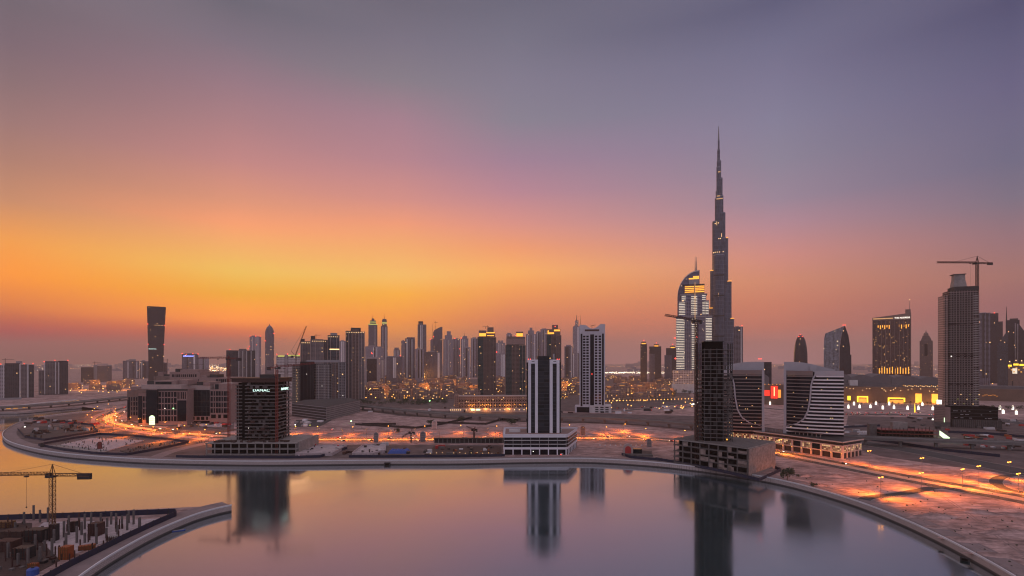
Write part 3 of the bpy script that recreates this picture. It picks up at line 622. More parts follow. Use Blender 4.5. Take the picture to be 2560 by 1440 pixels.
# executive cluster
def crown_lights(t, x0, x1, py, n, y=-1.0, m='E_warm', r=.9):
    for i in range(n): link('crown_light', ball_mesh(r, M[m]), t.root, (t.X(x0 + (x1 - x0) * (i + .5) / n), y, t.Z(py)))
t = T('apartment tower at the left of the close brown cluster, under the leaning crane', 764, 1430, [('tower_body', 751, 776, 853, 'res'), ('crown', 752, 762, 847, 'resd', 4)], dep=26); crown_lights(t, 753, 775, 857, 5); t.piers([751.5, 757, 770, 775.5], 854, 960, M['trim'], 1.1)
t = T('apartment tower with square dark crown, second in the close brown cluster', 797, 1400, [('tower_body', 776, 808, 848, 'res'), ('wing', 808, 819, 849, 'resd', 1.4), ('crown', 777, 788, 840, 'dark_concrete', 4)], dep=26); crown_lights(t, 779, 816, 853, 7); t.piers([777, 788, 800, 808], 848, 960, M['trim'], 1.1)
t = T('apartment tower with a lit sky garden floor, third in the close brown cluster', 833, 1420, [('tower_body', 819, 849, 838, 'glass'), ('crown', 826, 843, 832, 'grey', 4)], dep=26); crown_lights(t, 820, 847, 842, 5); t.box('light_strip', 824, 848, 872, M['E_warm'], y0=-.6, dep=.5, pybase=874.5); t.piers([819.5, 826, 842, 848.5], 839, 960, M['trim'], 1.1)
T('plain pale hazy slab seen in the gap of the close brown cluster', 856, 2400, [('tower_body', 849, 864, 852, 'hazy')])
t = T('tallest brown apartment tower of the close cluster with stepped crown', 888, 1290, [('wing', 864, 880, 827, 'resd', 1), ('tower_body', 880, 897, 822, 'brown'), ('wing', 897, 912, 829, 'res', 1), ('crown', 877, 902, 819, 'resd', 5)], dep=28)
crown_lights(t, 865, 911, 831, 8); t.piers([864.5, 872, 880, 888, 897, 904, 911.5], 828, 1000, M['trim'], 1.2); t.ledges(881, 896, 835, 1000, 7.0, M['brown'], out=.9)
# hazy skyline in the middle
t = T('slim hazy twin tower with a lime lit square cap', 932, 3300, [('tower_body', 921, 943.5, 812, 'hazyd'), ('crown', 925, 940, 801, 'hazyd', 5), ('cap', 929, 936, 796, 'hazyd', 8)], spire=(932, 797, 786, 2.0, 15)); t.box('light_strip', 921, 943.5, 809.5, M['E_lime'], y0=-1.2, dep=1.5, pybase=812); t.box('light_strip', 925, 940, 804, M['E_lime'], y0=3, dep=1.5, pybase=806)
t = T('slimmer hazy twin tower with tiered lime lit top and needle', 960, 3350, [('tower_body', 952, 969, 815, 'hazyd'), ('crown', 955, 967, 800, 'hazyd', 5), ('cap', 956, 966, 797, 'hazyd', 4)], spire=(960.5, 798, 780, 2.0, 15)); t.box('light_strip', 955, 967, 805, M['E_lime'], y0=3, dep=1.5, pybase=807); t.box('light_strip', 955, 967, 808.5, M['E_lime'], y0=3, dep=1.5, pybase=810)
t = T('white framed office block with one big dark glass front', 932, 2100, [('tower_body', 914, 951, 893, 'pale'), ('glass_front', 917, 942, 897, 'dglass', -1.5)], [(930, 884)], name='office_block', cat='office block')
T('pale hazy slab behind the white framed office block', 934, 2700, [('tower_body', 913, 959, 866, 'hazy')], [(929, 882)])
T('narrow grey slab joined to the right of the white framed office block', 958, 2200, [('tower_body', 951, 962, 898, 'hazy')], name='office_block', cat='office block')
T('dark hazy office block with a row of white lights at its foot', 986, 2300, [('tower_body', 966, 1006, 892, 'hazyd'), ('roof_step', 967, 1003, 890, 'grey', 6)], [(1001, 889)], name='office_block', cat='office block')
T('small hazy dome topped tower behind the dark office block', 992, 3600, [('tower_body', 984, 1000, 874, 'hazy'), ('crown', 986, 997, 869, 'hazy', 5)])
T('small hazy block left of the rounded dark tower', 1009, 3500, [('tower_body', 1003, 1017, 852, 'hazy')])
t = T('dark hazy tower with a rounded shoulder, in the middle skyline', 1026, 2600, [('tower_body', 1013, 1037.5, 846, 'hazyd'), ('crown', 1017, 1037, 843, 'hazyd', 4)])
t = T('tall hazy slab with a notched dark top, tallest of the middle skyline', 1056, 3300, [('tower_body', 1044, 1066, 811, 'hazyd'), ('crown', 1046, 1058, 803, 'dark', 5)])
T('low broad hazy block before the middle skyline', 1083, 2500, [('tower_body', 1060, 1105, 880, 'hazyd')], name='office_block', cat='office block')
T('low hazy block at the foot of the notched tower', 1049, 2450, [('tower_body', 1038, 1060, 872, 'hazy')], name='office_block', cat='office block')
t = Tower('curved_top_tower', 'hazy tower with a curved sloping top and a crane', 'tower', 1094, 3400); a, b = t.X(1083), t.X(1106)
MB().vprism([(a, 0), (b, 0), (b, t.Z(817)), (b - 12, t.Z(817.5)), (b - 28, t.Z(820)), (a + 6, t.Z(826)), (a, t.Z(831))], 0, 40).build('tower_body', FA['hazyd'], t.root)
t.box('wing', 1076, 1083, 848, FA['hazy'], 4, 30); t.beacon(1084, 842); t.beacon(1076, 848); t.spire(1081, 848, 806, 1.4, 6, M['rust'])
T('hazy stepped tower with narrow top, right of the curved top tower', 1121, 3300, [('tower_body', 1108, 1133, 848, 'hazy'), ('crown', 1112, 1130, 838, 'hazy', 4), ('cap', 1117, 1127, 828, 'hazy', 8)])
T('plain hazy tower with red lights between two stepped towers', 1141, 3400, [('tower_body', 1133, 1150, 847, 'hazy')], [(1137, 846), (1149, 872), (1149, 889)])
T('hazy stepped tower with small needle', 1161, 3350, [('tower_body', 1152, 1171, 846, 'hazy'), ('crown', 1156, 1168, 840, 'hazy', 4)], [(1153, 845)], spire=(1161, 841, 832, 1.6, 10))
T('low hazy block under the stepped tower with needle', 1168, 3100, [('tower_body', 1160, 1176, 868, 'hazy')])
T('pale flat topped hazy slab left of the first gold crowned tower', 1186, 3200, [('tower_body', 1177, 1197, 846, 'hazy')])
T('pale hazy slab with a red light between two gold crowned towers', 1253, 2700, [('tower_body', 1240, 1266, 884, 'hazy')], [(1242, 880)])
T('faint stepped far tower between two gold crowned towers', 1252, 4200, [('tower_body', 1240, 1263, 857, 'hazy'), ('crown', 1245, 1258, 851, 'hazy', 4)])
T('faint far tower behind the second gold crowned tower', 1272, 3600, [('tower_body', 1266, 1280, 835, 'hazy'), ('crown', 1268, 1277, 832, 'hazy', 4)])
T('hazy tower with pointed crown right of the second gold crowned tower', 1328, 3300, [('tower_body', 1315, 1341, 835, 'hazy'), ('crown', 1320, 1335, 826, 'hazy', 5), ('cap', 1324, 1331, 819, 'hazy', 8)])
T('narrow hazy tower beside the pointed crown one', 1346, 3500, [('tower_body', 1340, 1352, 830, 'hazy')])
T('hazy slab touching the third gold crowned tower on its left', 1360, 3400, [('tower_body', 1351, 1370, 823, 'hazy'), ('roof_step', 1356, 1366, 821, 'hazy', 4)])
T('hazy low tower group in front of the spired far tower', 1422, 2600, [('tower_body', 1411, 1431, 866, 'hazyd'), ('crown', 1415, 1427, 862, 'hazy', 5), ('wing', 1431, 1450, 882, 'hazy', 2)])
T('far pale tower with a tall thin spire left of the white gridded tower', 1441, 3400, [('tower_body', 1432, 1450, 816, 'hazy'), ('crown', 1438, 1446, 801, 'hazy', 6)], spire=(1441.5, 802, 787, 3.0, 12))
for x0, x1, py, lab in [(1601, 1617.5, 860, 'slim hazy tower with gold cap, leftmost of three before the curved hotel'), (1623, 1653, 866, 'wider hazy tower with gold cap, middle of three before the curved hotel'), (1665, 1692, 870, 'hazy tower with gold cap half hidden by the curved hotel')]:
    t = T(lab, (x0 + x1) / 2, 2300, [('tower_body', x0, x1, py, 'resd')]); c = (x0 + x1) / 2 + (3 if x1 - x0 > 20 else 0); t.box('crown', c - 6, c + 6, py - 6, M['brown'], 4, 15, py + .5); t.box('light_strip', c - 5, c + 5, py - 2.2, M['E_gold'], 2, 1.5, py); t.beacon(c, py - 9, 10)
    if x1 - x0 > 20: t.box('wing', x0 - 4 if x0 > 1660 else x0, x0 + 14, py + 18, FA['hazyd'], -2, 20)
T('slab tower with red light behind the tallest spire, on its right', 1846, 1900, [('tower_body', 1833, 1857.5, 817, 'hazyd')], [(1855, 814)], dep=30)
# right hand far group
T('grey slab tower with slanted shoulder right of the unfinished tower', 2464, 1900, [('tower_body', 2440, 2476, 782, 'hazyd')])
t = T('dark slab tower with red roof light beyond the unfinished tower', 2487, 2300, [('tower_body', 2473, 2496, 783, 'dglass'), ('wing', 2494, 2507, 804, 'dglass', 5)], [(2486, 782)])
T('dark tower with two pale vertical stripes at the right picture edge', 2533, 2000, [('tower_body', 2514, 2549, 800, 'dglass'), ('roof_step', 2524, 2545, 796, 'dark', 5), ('stripe', 2537, 2540, 808, 'pale', -.8), ('stripe', 2543, 2546, 810, 'pale', -.8)], spire=(2516, 800, 766, 2.0, -2))
t = Tower('pyramid_tower', 'slanted grey glass wedge tower before the striped dark tower', 'tower', 2508, 1900); MB().vprism([(t.X(2493), 0), (t.X(2520), 0), (t.X(2520), t.Z(831)), (t.X(2514), t.Z(833)), (t.X(2493), t.Z(862))], 0, 25).build('tower_body', FA['glass'], t.root)
t = Tower('pyramid_tower', 'dark sloping glass tower cut off by the right picture edge', 'tower', 2560, 1950); MB().vprism([(t.X(2548), 0), (t.X(2590), 0), (t.X(2590), t.Z(868)), (t.X(2548), t.Z(810))], 2, 28).build('tower_body', FA['dglass'], t.root)
# pointed dark tower
t = Tower('pointed_tower', 'dark leaf shaped tower with a red lit crown beyond the curved twin towers', 'tower', 2001.5, 2200); w = t.X(2019)
MB().lathe([(w, 0), (w, t.Z(895)), (w * .97, t.Z(880)), (w * .86, t.Z(864)), (w * .68, t.Z(850)), (w * .42, t.Z(841)), (w * .3, t.Z(840))], 24, 0, w, 1, .8).build('tower_body', FA['dglass'], t.root)
MB().lathe([(w * .36, t.Z(842)), (w * .3, t.Z(838)), (w * .2, t.Z(836))], 12, 0, w).build('crown', M['steel'], t.root); [t.beacon(x, y, 8) for x, y in ((1997, 841), (2001, 836), (2006, 841))]
# domed tower
t = Tower('domed_tower', 'brown tower with shoulders and a small dome', 'tower', 2315, 2300); w = t.X(2331.5)
t.box('tower_body', 2299, 2332, 852, FA['brown'], 0, 40); t.box('shoulder', 2302, 2329, 844, FA['brown'], 3, 34, 852, .8); t.box('shoulder', 2305, 2325, 839, FA['brown'], 6, 26, 845, .85)
MB().lathe([(9, t.Z(839)), (9, t.Z(835)), (6.5, t.Z(832)), (2, t.Z(830)), (.5, t.Z(824))], 12, 0, 18).build('dome', M['brown'], t.root); t.box('glass_front', 2311, 2319, 860, M['glass'], -.6, .8, 890)
# tapering waisted tower at left
t = Tower('waisted_tower', 'tall dark glass tower narrowing at its waist and widening to the top', 'tower', 390.5, 2400); mb = MB(); prof = [(990, 370, 411), (935, 371, 409), (905, 371, 409), (870, 370.3, 410), (835, 369.2, 411.5), (800, 368.2, 413.5), (767, 367.3, 415.2)]
for (y0, a0, b0), (y1, a1, b1) in zip(prof[:-1], prof[1:]):
    p = []
    for yy, aa, bb in ((y0, a0, b0), (y1, a1, b1)): p += [(t.X(aa), 0, t.Z(yy)), (t.X(bb), 0, t.Z(yy)), (t.X(bb) - 4, 45, t.Z(yy)), (t.X(aa) + 4, 45, t.Z(yy))]
    mb.quadbox(p)
mb.build('tower_body', FA['dglass'], t.root); t.box('roof_rim', 368.5, 414, 766, M['dark'], 2, 40, 767.5)
t.box('light_strip', 371, 391, 872, M['E_cool'], -.8, .6, 873); [t.box('light_strip', a, a + 6, 812.5, M['E_dimwarm'], -.8, .6, 813.5) for a in (386, 394, 402)]
[t.beacon(x, y, -1) for x, y in ((369.5, 811), (411.5, 813), (370.5, 861), (410, 861))]
# sail shaped glass building
t = Tower('sail_building', 'glass office building with a curved back and a sharp slanted prow', 'office building', 2092, 1900)
SF = facade('ribbed_glass_wall', (.32, .34, .38), (.12, .14, .17), cw=4.2, ch=3.8, ww=.78, wh=.85, lit=.015, litc=(1, .7, .4), gr=.1)
def strip_body(t, left, right, depth, m, name):   # left / right: lists of (px, py) bottom to top
    mb = MB(); n = len(left); v = []
    for (a, y), (b, y2) in zip(left, right): v += [(t.X(a), 0, t.Z(y)), (t.X(b), 0, t.Z(y2)), (t.X(b), depth, t.Z(y2)), (t.X(a), depth, t.Z(y))]
    mb.v = v; mb.f = [(3, 2, 1, 0), tuple(4 * (n - 1) + i for i in range(4))]
    for i in range(n - 1):
        a = 4 * i
        for k in range(4): mb.f.append((a + k, a + (k + 1) % 4, a + 4 + (k + 1) % 4, a + 4 + k))
    return mb.build(name, m, t.root)
strip_body(t, [(2059, 970), (2059, 868), (2060, 845), (2063, 833)], [(2098, 970), (2099, 868), (2104, 835), (2110, 816)], 40, SF, 'curved_front')
strip_body(t, [(2098.3, 970), (2099.3, 868), (2104.3, 835), (2110.3, 815.5)], [(2125, 970), (2125, 868), (2121, 840), (2112.5, 815.5)], 38, FA['dglass'], 'side_wall')
t.box('annex', 2122, 2128, 887, FA['dglass'], 3, 30); [t.beacon(x, 813, 5) for x in (2108, 2113)]
# ================================================================= HERO TOWERS
# --- gold crowned residence towers
def residence(label, x0, x1, D, ybody, ycrown, side, lit):
    t = Tower('residence_tower', label, 'tower', (x0 + x1) / 2, D, group='gold crowned residence towers'); w = x1 - x0
    t.box('corner_bay', x0, x0 + w * .33, ybody + 1, FA['tealt'], 0, 24); t.box('tower_body', x0 + w * .33, x0 + w * .68, ybody, FA['brown'], 1, 24); t.box('wing', x0 + w * .68, x1, ybody + 2, FA['brown'] if side else FA['tealt'], -.5, 24)
    t.piers([x0 + .3, x0 + w * .33, x0 + w * .5, x0 + w * .68, x0 + w * .85, x1 - .3], ybody + 2, 995, M['brown'], 1.3, 1.0)
    t.ledges(x0 + w * .34, x0 + w * .67, ybody + 6, 990, 3.5, M['brown'], out=.6, h=.8, y0=1)
    for a, b, py, pb, y0 in lit['crown']: t.box('crown', a, b, py, M['brown'], y0, 14, pb)
    for a, b, py, pb, y0 in lit['lights']: t.box('light_strip', a, b, py, M['E_gold'], y0, .8, pb)
    return t
t = residence('dark tower with glowing gold stepped crown, leftmost of the three', 1194, 1240, 1430, 841, 820, 1, dict(crown=[(1197, 1216, 826, 842, 2), (1215, 1238, 830, 842, 1), (1219, 1234, 818, 831, 4)], lights=[(1198, 1215, 833, 840.5, .8), (1216, 1237, 830.5, 833, .1), (1218, 1235, 838, 840, 0)]))
t.beacon(1240, 880); t.spire(1214, 821, 817, .8)
t = residence('dark tower with pinkish crown band and one gold lit roof box, middle of the three', 1263.5, 1314, 1400, 861, 830, 0, dict(crown=[(1266, 1300, 841, 862, 2), (1298, 1313, 842, 862, 1), (1290, 1308, 829, 842, 3)], lights=[(1291, 1307, 833, 841, 2)]))
t.box('crown_band', 1265.5, 1313, 847, M['pink'], -.8, 1, 861); t.beacon(1290, 839, 1)
t = residence('dark tower with gold crown and red topped roof box, rightmost of the three', 1366, 1403, 1450, 836, 812, 1, dict(crown=[(1368, 1386, 823, 837, 2), (1384, 1401, 822, 837, 1), (1380, 1395, 812, 823, 4)], lights=[(1369, 1385, 831, 835, .8), (1385, 1400, 824, 828, .2), (1369, 1372, 826, 835, .6)]))
t.beacon(1388, 816, 3); t.beacon(1402, 912)
# --- white gridded tower
t = Tower('gridded_tower', 'white framed tower with a navy glass stripe and two fields of square windows', 'tower', 1481, 975)
GR = mat('grey_white_frame', (.5, .49, .55), .6, var=.08)
t.box('tower_body', 1450, 1512, 828, GR, 0, 34); t.box('glass_stripe', 1475.5, 1485, 836, M['glass'], -.4, .5, 1014); t.box('glass_edge', 1451, 1456, 834, M['glass'], -.4, .5, 1030); t.box('glass_edge', 1505, 1509.5, 834, M['glass'], -.4, .5, 1030)
t.box('corner_pier', 1448.5, 1451.5, 811, GR, -.8, 30); t.box('corner_pier', 1509.5, 1512.5, 810.5, GR, -.8, 30)
mb = MB(); A = [(t.X(1449), t.Z(834)), (t.X(1512), t.Z(834)), (t.X(1512), t.Z(810.5)), (t.X(1501), t.Z(810.5))]
for k in range(9):
    u = k / 8; A.append((t.X(1498 - 33 * u), t.Z(813 + 8.5 * math.sin(PI * u))))
A += [(t.X(1461), t.Z(812.5)), (t.X(1449), t.Z(811.5))]
mb.vprism(A, -.6, 6).build('crown', GR, t.root)
t.box('sign', 1462, 1498, 823.5, M['rust'], -1.0, .35, 828)
wm_ = MB().box(-.5, .5, 0, .3, 0, 1).mesh('window', M['glass'])
rows = 25; z0, z1 = t.Z(1012), t.Z(838); rh = (z1 - z0) / rows
for c in (1460.5, 1468.8, 1490.2, 1499.6):
    for r in range(rows):
        o = link('window', wm_, t.root, (t.X(c), -.25, z0 + r * rh + rh * .2)); o.scale = (4.6, 1, rh * .66)
t.box('podium', 1437, 1475, 1016, GR, -4, 40); t.box('podium_glass', 1442, 1473, 1017.5, M['glass'], -4.5, .6, 1031); t.box('podium_wing', 1475, 1528, 1013, M['pale'], -8, 40)
for r in range(3):
    for c in range(3): t.box('podium_window', 1488 + c * 12.5, 1496 + c * 12.5, 1016 + r * 5.4, M['glass'], -8.4, .5, 1018.6 + r * 5.4)
t.beacon(1480, 935, -1, .8); t.spire(1450.5, 811, 786, .4); t.spire(1480, 824, 813, .5, m=M['rust'])
MB().tube((t.X(1476), 3, t.Z(815)), (t.X(1489), 3, t.Z(812)), .4).build('roof_jib', M['rust'], t.root)

# --- tallest tower: bundled tubes that step back in a spiral
t = Tower('supertall_tower', 'tallest silver spire tower stepping back in tiers to a needle', 'skyscraper', 1797, 1800)
def tier(x0, x1, py, y0, n=16, top=True):
    a, b = t.X(x0), t.X(x1); r = (b - a) / 2; MB().lathe([(r, 0), (r, t.Z(py)), (r * .9, t.Z(py) + 2)], n, (a + b) / 2, y0, 1, 1.0).build('tier', FA['burj'], t.root)
    if top: MB().lathe([(r * 1.03, t.Z(py) - 2.5), (r * 1.03, t.Z(py) - .5)], n, (a + b) / 2, y0).build('tier_rim', M['fin'], t.root)
for x0, x1, py, y in [(1772, 1797, 770, 12), (1797, 1835.5, 797, 26), (1775, 1797, 677, 4), (1800, 1829, 705, 14), (1780.5, 1799, 554, 0), (1797, 1820.5, 597, 4), (1783, 1811, 640, -14), (1787, 1806, 497, -2), (1789, 1800, 477, 6), (1797, 1813.5, 534, 0),
                      (1796, 1808.5, 490, 2), (1791, 1801, 417, 2), (1797, 1806.5, 446, 3), (1791.8, 1803, 402, 5), (1793, 1800, 374, 4), (1794.3, 1799, 350, 5)]:
    tier(x0, x1, py, y)
t.spire(1796.6, 352, 314, 3.0, 5, M['steel'])
for py, a, b in ((430, 1795, 1801), (493, 1792, 1800), (500, 1791, 1807)): t.box('light_band', a, b, py, M['E_dimwarm'], -20 if py > 440 else -6, 1, py + 2)
for x0, x1, py, y in [(1772.5, 1782, 769.5, -10), (1775.5, 1786, 676, -14), (1818, 1828.5, 704.3, -8), (1826, 1835, 796.3, -2), (1812, 1820, 596.5, -6)]: t.box('light_strip', x0, x1, py, M['E_gold'], y - 3, 1, py + 1.4)
for x, y in ((1784, 634), (1788, 633), (1793, 633), (1799, 633), (1808, 633), (1797, 600), (1801, 600), (1796, 561), (1788, 562)): link('window_light', ball_mesh(1.4, M['E_warm']), t.root, (t.X(x), -21.5, t.Z(y)))
for x0, x1 in ((1783, 1811),):
    for py in (690, 740, 790, 840): t.box('plant_floor_band', x0 + 1, x1 - 1, py, M['dark'], -34.4, 2, py + 3)

# --- curved hotel with the fin
t = Tower('curved_hotel_tower', 'lit hotel tower with a big quarter arc fin, twin masts and glowing white balconies', 'hotel', 1730, 1600)
HF = facade('hotel_glass_wall', (.2, .2, .27), (.03, .035, .08), cw=3.0, ch=4.0, ww=.62, wh=.7, lit=.02, litc=(1, .75, .45), ls=1.2)
HB = facade('hotel_blue_wall', (.26, .26, .34), (.025, .03, .10), cw=6, ch=4.4, ww=.9, wh=.55, lit=.01)
P = [(t.X(1692.5), 0), (t.X(1712), 0), (t.X(1748), 0), (t.X(1749), t.Z(674))]
for k in range(1, 13):
    u = k / 12 * PI / 2; P.append((t.X(1748 - 55 * math.sin(u)), t.Z(675 + 66 * (1 - math.cos(u)))))
MB().vprism(P, 14, 44).build('arc_fin', HF, t.root)
P = [(t.X(1748 - 55 * math.sin(k / 12 * PI / 2)), t.Z(675 + 66 * (1 - math.cos(k / 12 * PI / 2)))) for k in range(13)]
rb = MB()
for (a, b), (c, d) in zip(P[:-1], P[1:]): rb.quadbox([(a, 13, b - 2.2), (a, 45, b - 2.2), (c, 45, d - 2.2), (c, 13, d - 2.2), (a, 13, b + .8), (a, 45, b + .8), (c, 45, d + .8), (c, 13, d + .8)])
rb.build('fin_edge', M['pale'], t.root)
t.box('light_strip', 1733, 1747.5, 689, M['E_gold'], 12.6, 1, 693); t.box('light_strip', 1722, 1747.5, 693.4, M['E_gold'], 12.6, 1, 696.5); t.box('fin_floor', 1722, 1747, 696.6, M['grey'], 13, 1, 712)
t.spire(1738, 676, 639, 1.6, 20, M['steel']); t.spire(1741.5, 676, 640, 1.6, 20, M['steel'])
t.box('crown', 1711, 1761, 711.5, M['brown'], 4, 34, 735); t.box('roof_plate', 1707, 1761.5, 710.5, M['dark'], 2, 38, 712)
for py in (715, 719.5, 724, 728.5): 
    for a, b in ((1712, 1735), (1737.5, 1760.5)): t.box('light_strip', a, b, py, M['E_gold'], 3, 1.1, py + 2.1)
t.box('upper_tier', 1703, 1765.5, 735, HB, 2, 36, 787); t.box('middle_tier', 1696, 1772, 752, HB, 1, 38); t.box('lower_tier', 1690, 1779, 793, HF, 0, 44)
t.box('tier_cornice', 1688.5, 1780, 790.5, M['grey'], -1, 44, 793); t.box('tier_cornice', 1700, 1768, 735, M['grey'], 0, 36, 737)
t.piers([1712, 1717, 1722, 1727, 1732, 1745, 1750, 1755, 1760, 1764], 752, 925, M['grey'], 1.5, 1.2, name='pier'); t.piers([1737.5], 706, 925, M['E_dimwarm'], 1.6, 2.2, name='light_mast')
bl = MB().box(-.5, .5, 0, 1, 0, 1).mesh('balcony', M['E_balcony']); bc = [0]; restb = MB()
def balcs(a, b, py0, py1, n):
    for i in range(n):
        py = py0 + (py1 - py0) * (i + .5) / n
        if bc[0] < 99:
            o = link('lit_balcony', bl, t.root, (t.X((a + b) / 2), -2.2 if py > 793 else -1.2, t.Z(py))); o.scale = (t.X(b) - t.X(a), 2.2, 1.25); bc[0] += 1
        else: restb.box(t.X(a), t.X(b), -2.2 if py > 793 else -1.2, 1.2, t.Z(py), t.Z(py) + 1.25)
balcs(1690.5, 1711, 796, 924, 30); balcs(1764, 1779, 796, 900, 26); balcs(1729, 1736, 796, 924, 28); balcs(1697, 1713, 755, 788, 8); balcs(1728, 1743, 740, 788, 11); balcs(1756, 1771, 755, 788, 8); balcs(1704, 1714, 738, 752, 3); balcs(1755, 1764, 738, 752, 3); balcs(1738.5, 1743, 796, 924, 28)
o = restb.build('lit_balcony', M['E_balcony'], t.root); o['kind'] = 'stuff'
PG = facade('podium_grid_wall', (.62, .52, .48), (.12, .07, .06), cw=5, ch=5.2, ww=.6, wh=.58, lit=.12, ls=.9)
t.box('podium', 1681, 1790, 926, PG, -10, 60); t.box('podium_plinth', 1679, 1792, 959.5, M['pale'], -14, 66)
t.beacon(1686, 844, 10, 2.4); t.beacon(1688, 896, 10, 2.4); t.beacon(1742, 843, -4, 2.0)

# --- brown hotel with lit columns
t = Tower('brown_hotel_slab', 'brown hotel slab with gold uplights at foot and top and a white roof sign', 'hotel', 2228, 1750)
a, b = t.X(2180), t.X(2277); MB().vprism([(a, 0), (b, 0), (b, t.Z(800)), (a, t.Z(800))], 0, 40).build('tower_body', FA['hotel'], t.root)
MB().vprism([(a, t.Z(800)), (b, t.Z(800)), (b, t.Z(784)), (t.X(2272), t.Z(784.5)), (a, t.Z(793))], -.8, 38).build('roof_screen', M['brown'], t.root)
t.box('light_strip', 2182, 2232, 794.5, M['E_dimwarm'], -1.6, .8, 797); t.box('roof_plant', 2263, 2276, 775, M['brown'], 4, 14); t.spire(2273.5, 776, 751, .9, 6, M['steel']); t.beacon(2273.5, 751.5, 6, 1.3, M['E_warm'])
t.piers([2181, 2192, 2203, 2214, 2226, 2237, 2248, 2259, 2269, 2276], 802, 935, M['brown'], 1.6, 1.6)
for i in range(6): t.box('uplight', 2194 + i * 5.6, 2196 + i * 5.6, 812.5, M['E_gold'], -1.4, .8, 818 + (i % 2) * 4)
for i in range(5): t.box('uplight', 2247 + i * 5.6, 2249 + i * 5.6, 812.5, M['E_gold'], -1.4, .8, 818 + (i % 2) * 4)
for i in range(12): t.box('uplight', 2197 + i * 6.6, 2199 + i * 6.6, 921 - (i % 3) * 2, M['E_gold'], -1.4, .8, 934)
def sign(body, parent, loc, size, m, rz=0, width=None):
    c = bpy.data.curves.new('sign_lettering', 'FONT'); c.body = body; c.size = size; c.extrude = .15 * size * .5; c.align_x = 'CENTER'; c.materials.append(m)
    o = bpy.data.objects.new('lettering', c); COL.objects.link(o); me = bpy.data.meshes.new_from_object(o.evaluated_get(bpy.context.evaluated_depsgraph_get())); bpy.data.objects.remove(o); o = link('sign_lettering', me); o.parent = parent; o.location = loc; o.rotation_euler = (PI / 2, 0, rz); return o
sign('THE ADDRESS', t.root, (t.X(2255), -2.2, t.Z(797)), 6.6, M['E_white'])

# --- foreground striped tower on its podium (square to the eye)
t = Tower('striped_tower', 'white and black striped office tower on a banded podium at the water', 'tower', 1360, 545, phi=0)
WH = mat('white_cladding', (.74, .73, .8), .5, var=.05); BAND = facade('floor_band_glass', (.03, .032, .04), (.012, .014, .02), cw=30, ch=3.9, ww=1.0, wh=.78, lit=0, gr=.06)
zr = 24 - G; zt = t.Z(900)
t.box('tower_body', 1318, 1402, 912, M['glass'], .6, 30)
def strut(x0, x1, py, m, y0, dep, nm, z0=zr):
    return MB().box(t.X(x0), t.X(x1), y0, y0 + dep, z0, t.Z(py)).build(nm, m, t.root)
for x0, x1 in ((1320.5, 1327.5), (1337.5, 1344.5), (1374, 1381.5), (1391.5, 1398.5)): strut(x0, x1, 908.5, WH, -1, 2, 'white_pier')
for x0, x1 in ((1320.5, 1344.5), (1374, 1398.5)): MB().box(t.X(x0), t.X(x1), -1.2, 6, t.Z(909), t.Z(899)).build('pier_head', WH, t.root)
for x0, x1 in ((1328, 1337.2), (1382, 1391.2)):
    MB().box(t.X(x0), t.X(x1), -.2, .8, zr, t.Z(909)).build('glass_strip', BAND, t.root)
    MB().box(t.X(x0) + .5, t.X(x1) - .5, -1.3, -.9, t.Z(904.3), t.Z(903)).build('slot', M['dark'], t.root)
MB().box(t.X(1345), t.X(1373.6), -.5, 20, zr, t.Z(891)).build('glass_shaft', BAND, t.root)
MB().box(t.X(1344.8), t.X(1373.8), -.7, 20.2, t.Z(891) - .2, t.Z(890)).build('roof_rim', M['dark'], t.root)
t.box('roof_plant', 1384, 1388, 884, M['grey'], 8, 3, 900); t.spire(1386, 886, 882, .15, 9)
for x in (1318.7, 1400.5): strut(x - 1.4, x + 1.4, 906, M['glass'], 0, 26, 'glass_edge')
for x in (1321, 1326, 1393, 1398): t.beacon(x, 898, 0, .45)
t.box('light_strip', 1352, 1358, 961.2, M['E_dimwarm'], -1.0, .3, 961.8) if False else None
# podium
PX0, PX1, PY0, PY1 = -8.6, 58.5, -15, 36
pod = Tower('podium', 'x', 'x', 1360, 530, phi=0); bpy.data.objects.remove(pod.root); 
x0, x1 = xx(1260.5, 530) - t.root.location.x, xx(1420, 530) - t.root.location.x
rx = xx(1441, 585) - t.root.location.x
def ppoly(e=0): return [(x0 - e, -15 - e), (x1 + e - 3, -15 - e), (x1 + e, -12), (rx + e, 38 + e), (x0 - e, 38 + e)]
MB().prism(ppoly(), 0, zr - .6).build('podium_body', M['glass'], t.root)
for z0, z1, e, m in ((5.6, 7.8, .8, WH), (10.6, 11.3, .5, M['pale']), (14.6, 15.3, .5, M['pale']), (18.0, zr + .2, 1.0, WH)): MB().prism(ppoly(e), z0, z1).build('podium_band', m, t.root)
MB().prism([(a * .985 + .3, b * .95 + .5) for a, b in ppoly()], zr + .2, zr + .5).build('roof_terrace', M['pink'], t.root)
pb = ppoly(1.0); prb = MB()
for i in range(len(pb)):
    a, b = Vector(pb[i]), Vector(pb[(i + 1) % len(pb)]); prb.ribbon([a, b], .4, zr + .2, zr + 1.5)
prb.build('parapet', WH, t.root)
for i in range(8):
    x = x0 + (x1 - 2 - x0) * i / 7; MB().box(x - .55, x + .55, -16, -15.1, 0, 5.6).build('column', WH, t.root)
    if 0 < i: MB().box(x - .12, x + .12, -15.5, -15.1, 7.8, 18).build('mullion', M['pale'], t.root)
for i in range(6):
    u = i / 6; MB().box(x1 + (rx - x1) * u, x1 + (rx - x1) * u + .9, -12 + 50 * u - .5, -12 + 50 * u + .5, 0, 5.6).build('column', WH, t.root)
MB().box(x0 + 5, x0 + 17, 6, 14, zr + .5, zr + 3).build('roof_plant', M['pale'], t.root); MB().box(x1 - 14, x1 - 4, 8, 20, zr + .5, zr + 2.4).build('roof_plant', M['pale'], t.root)
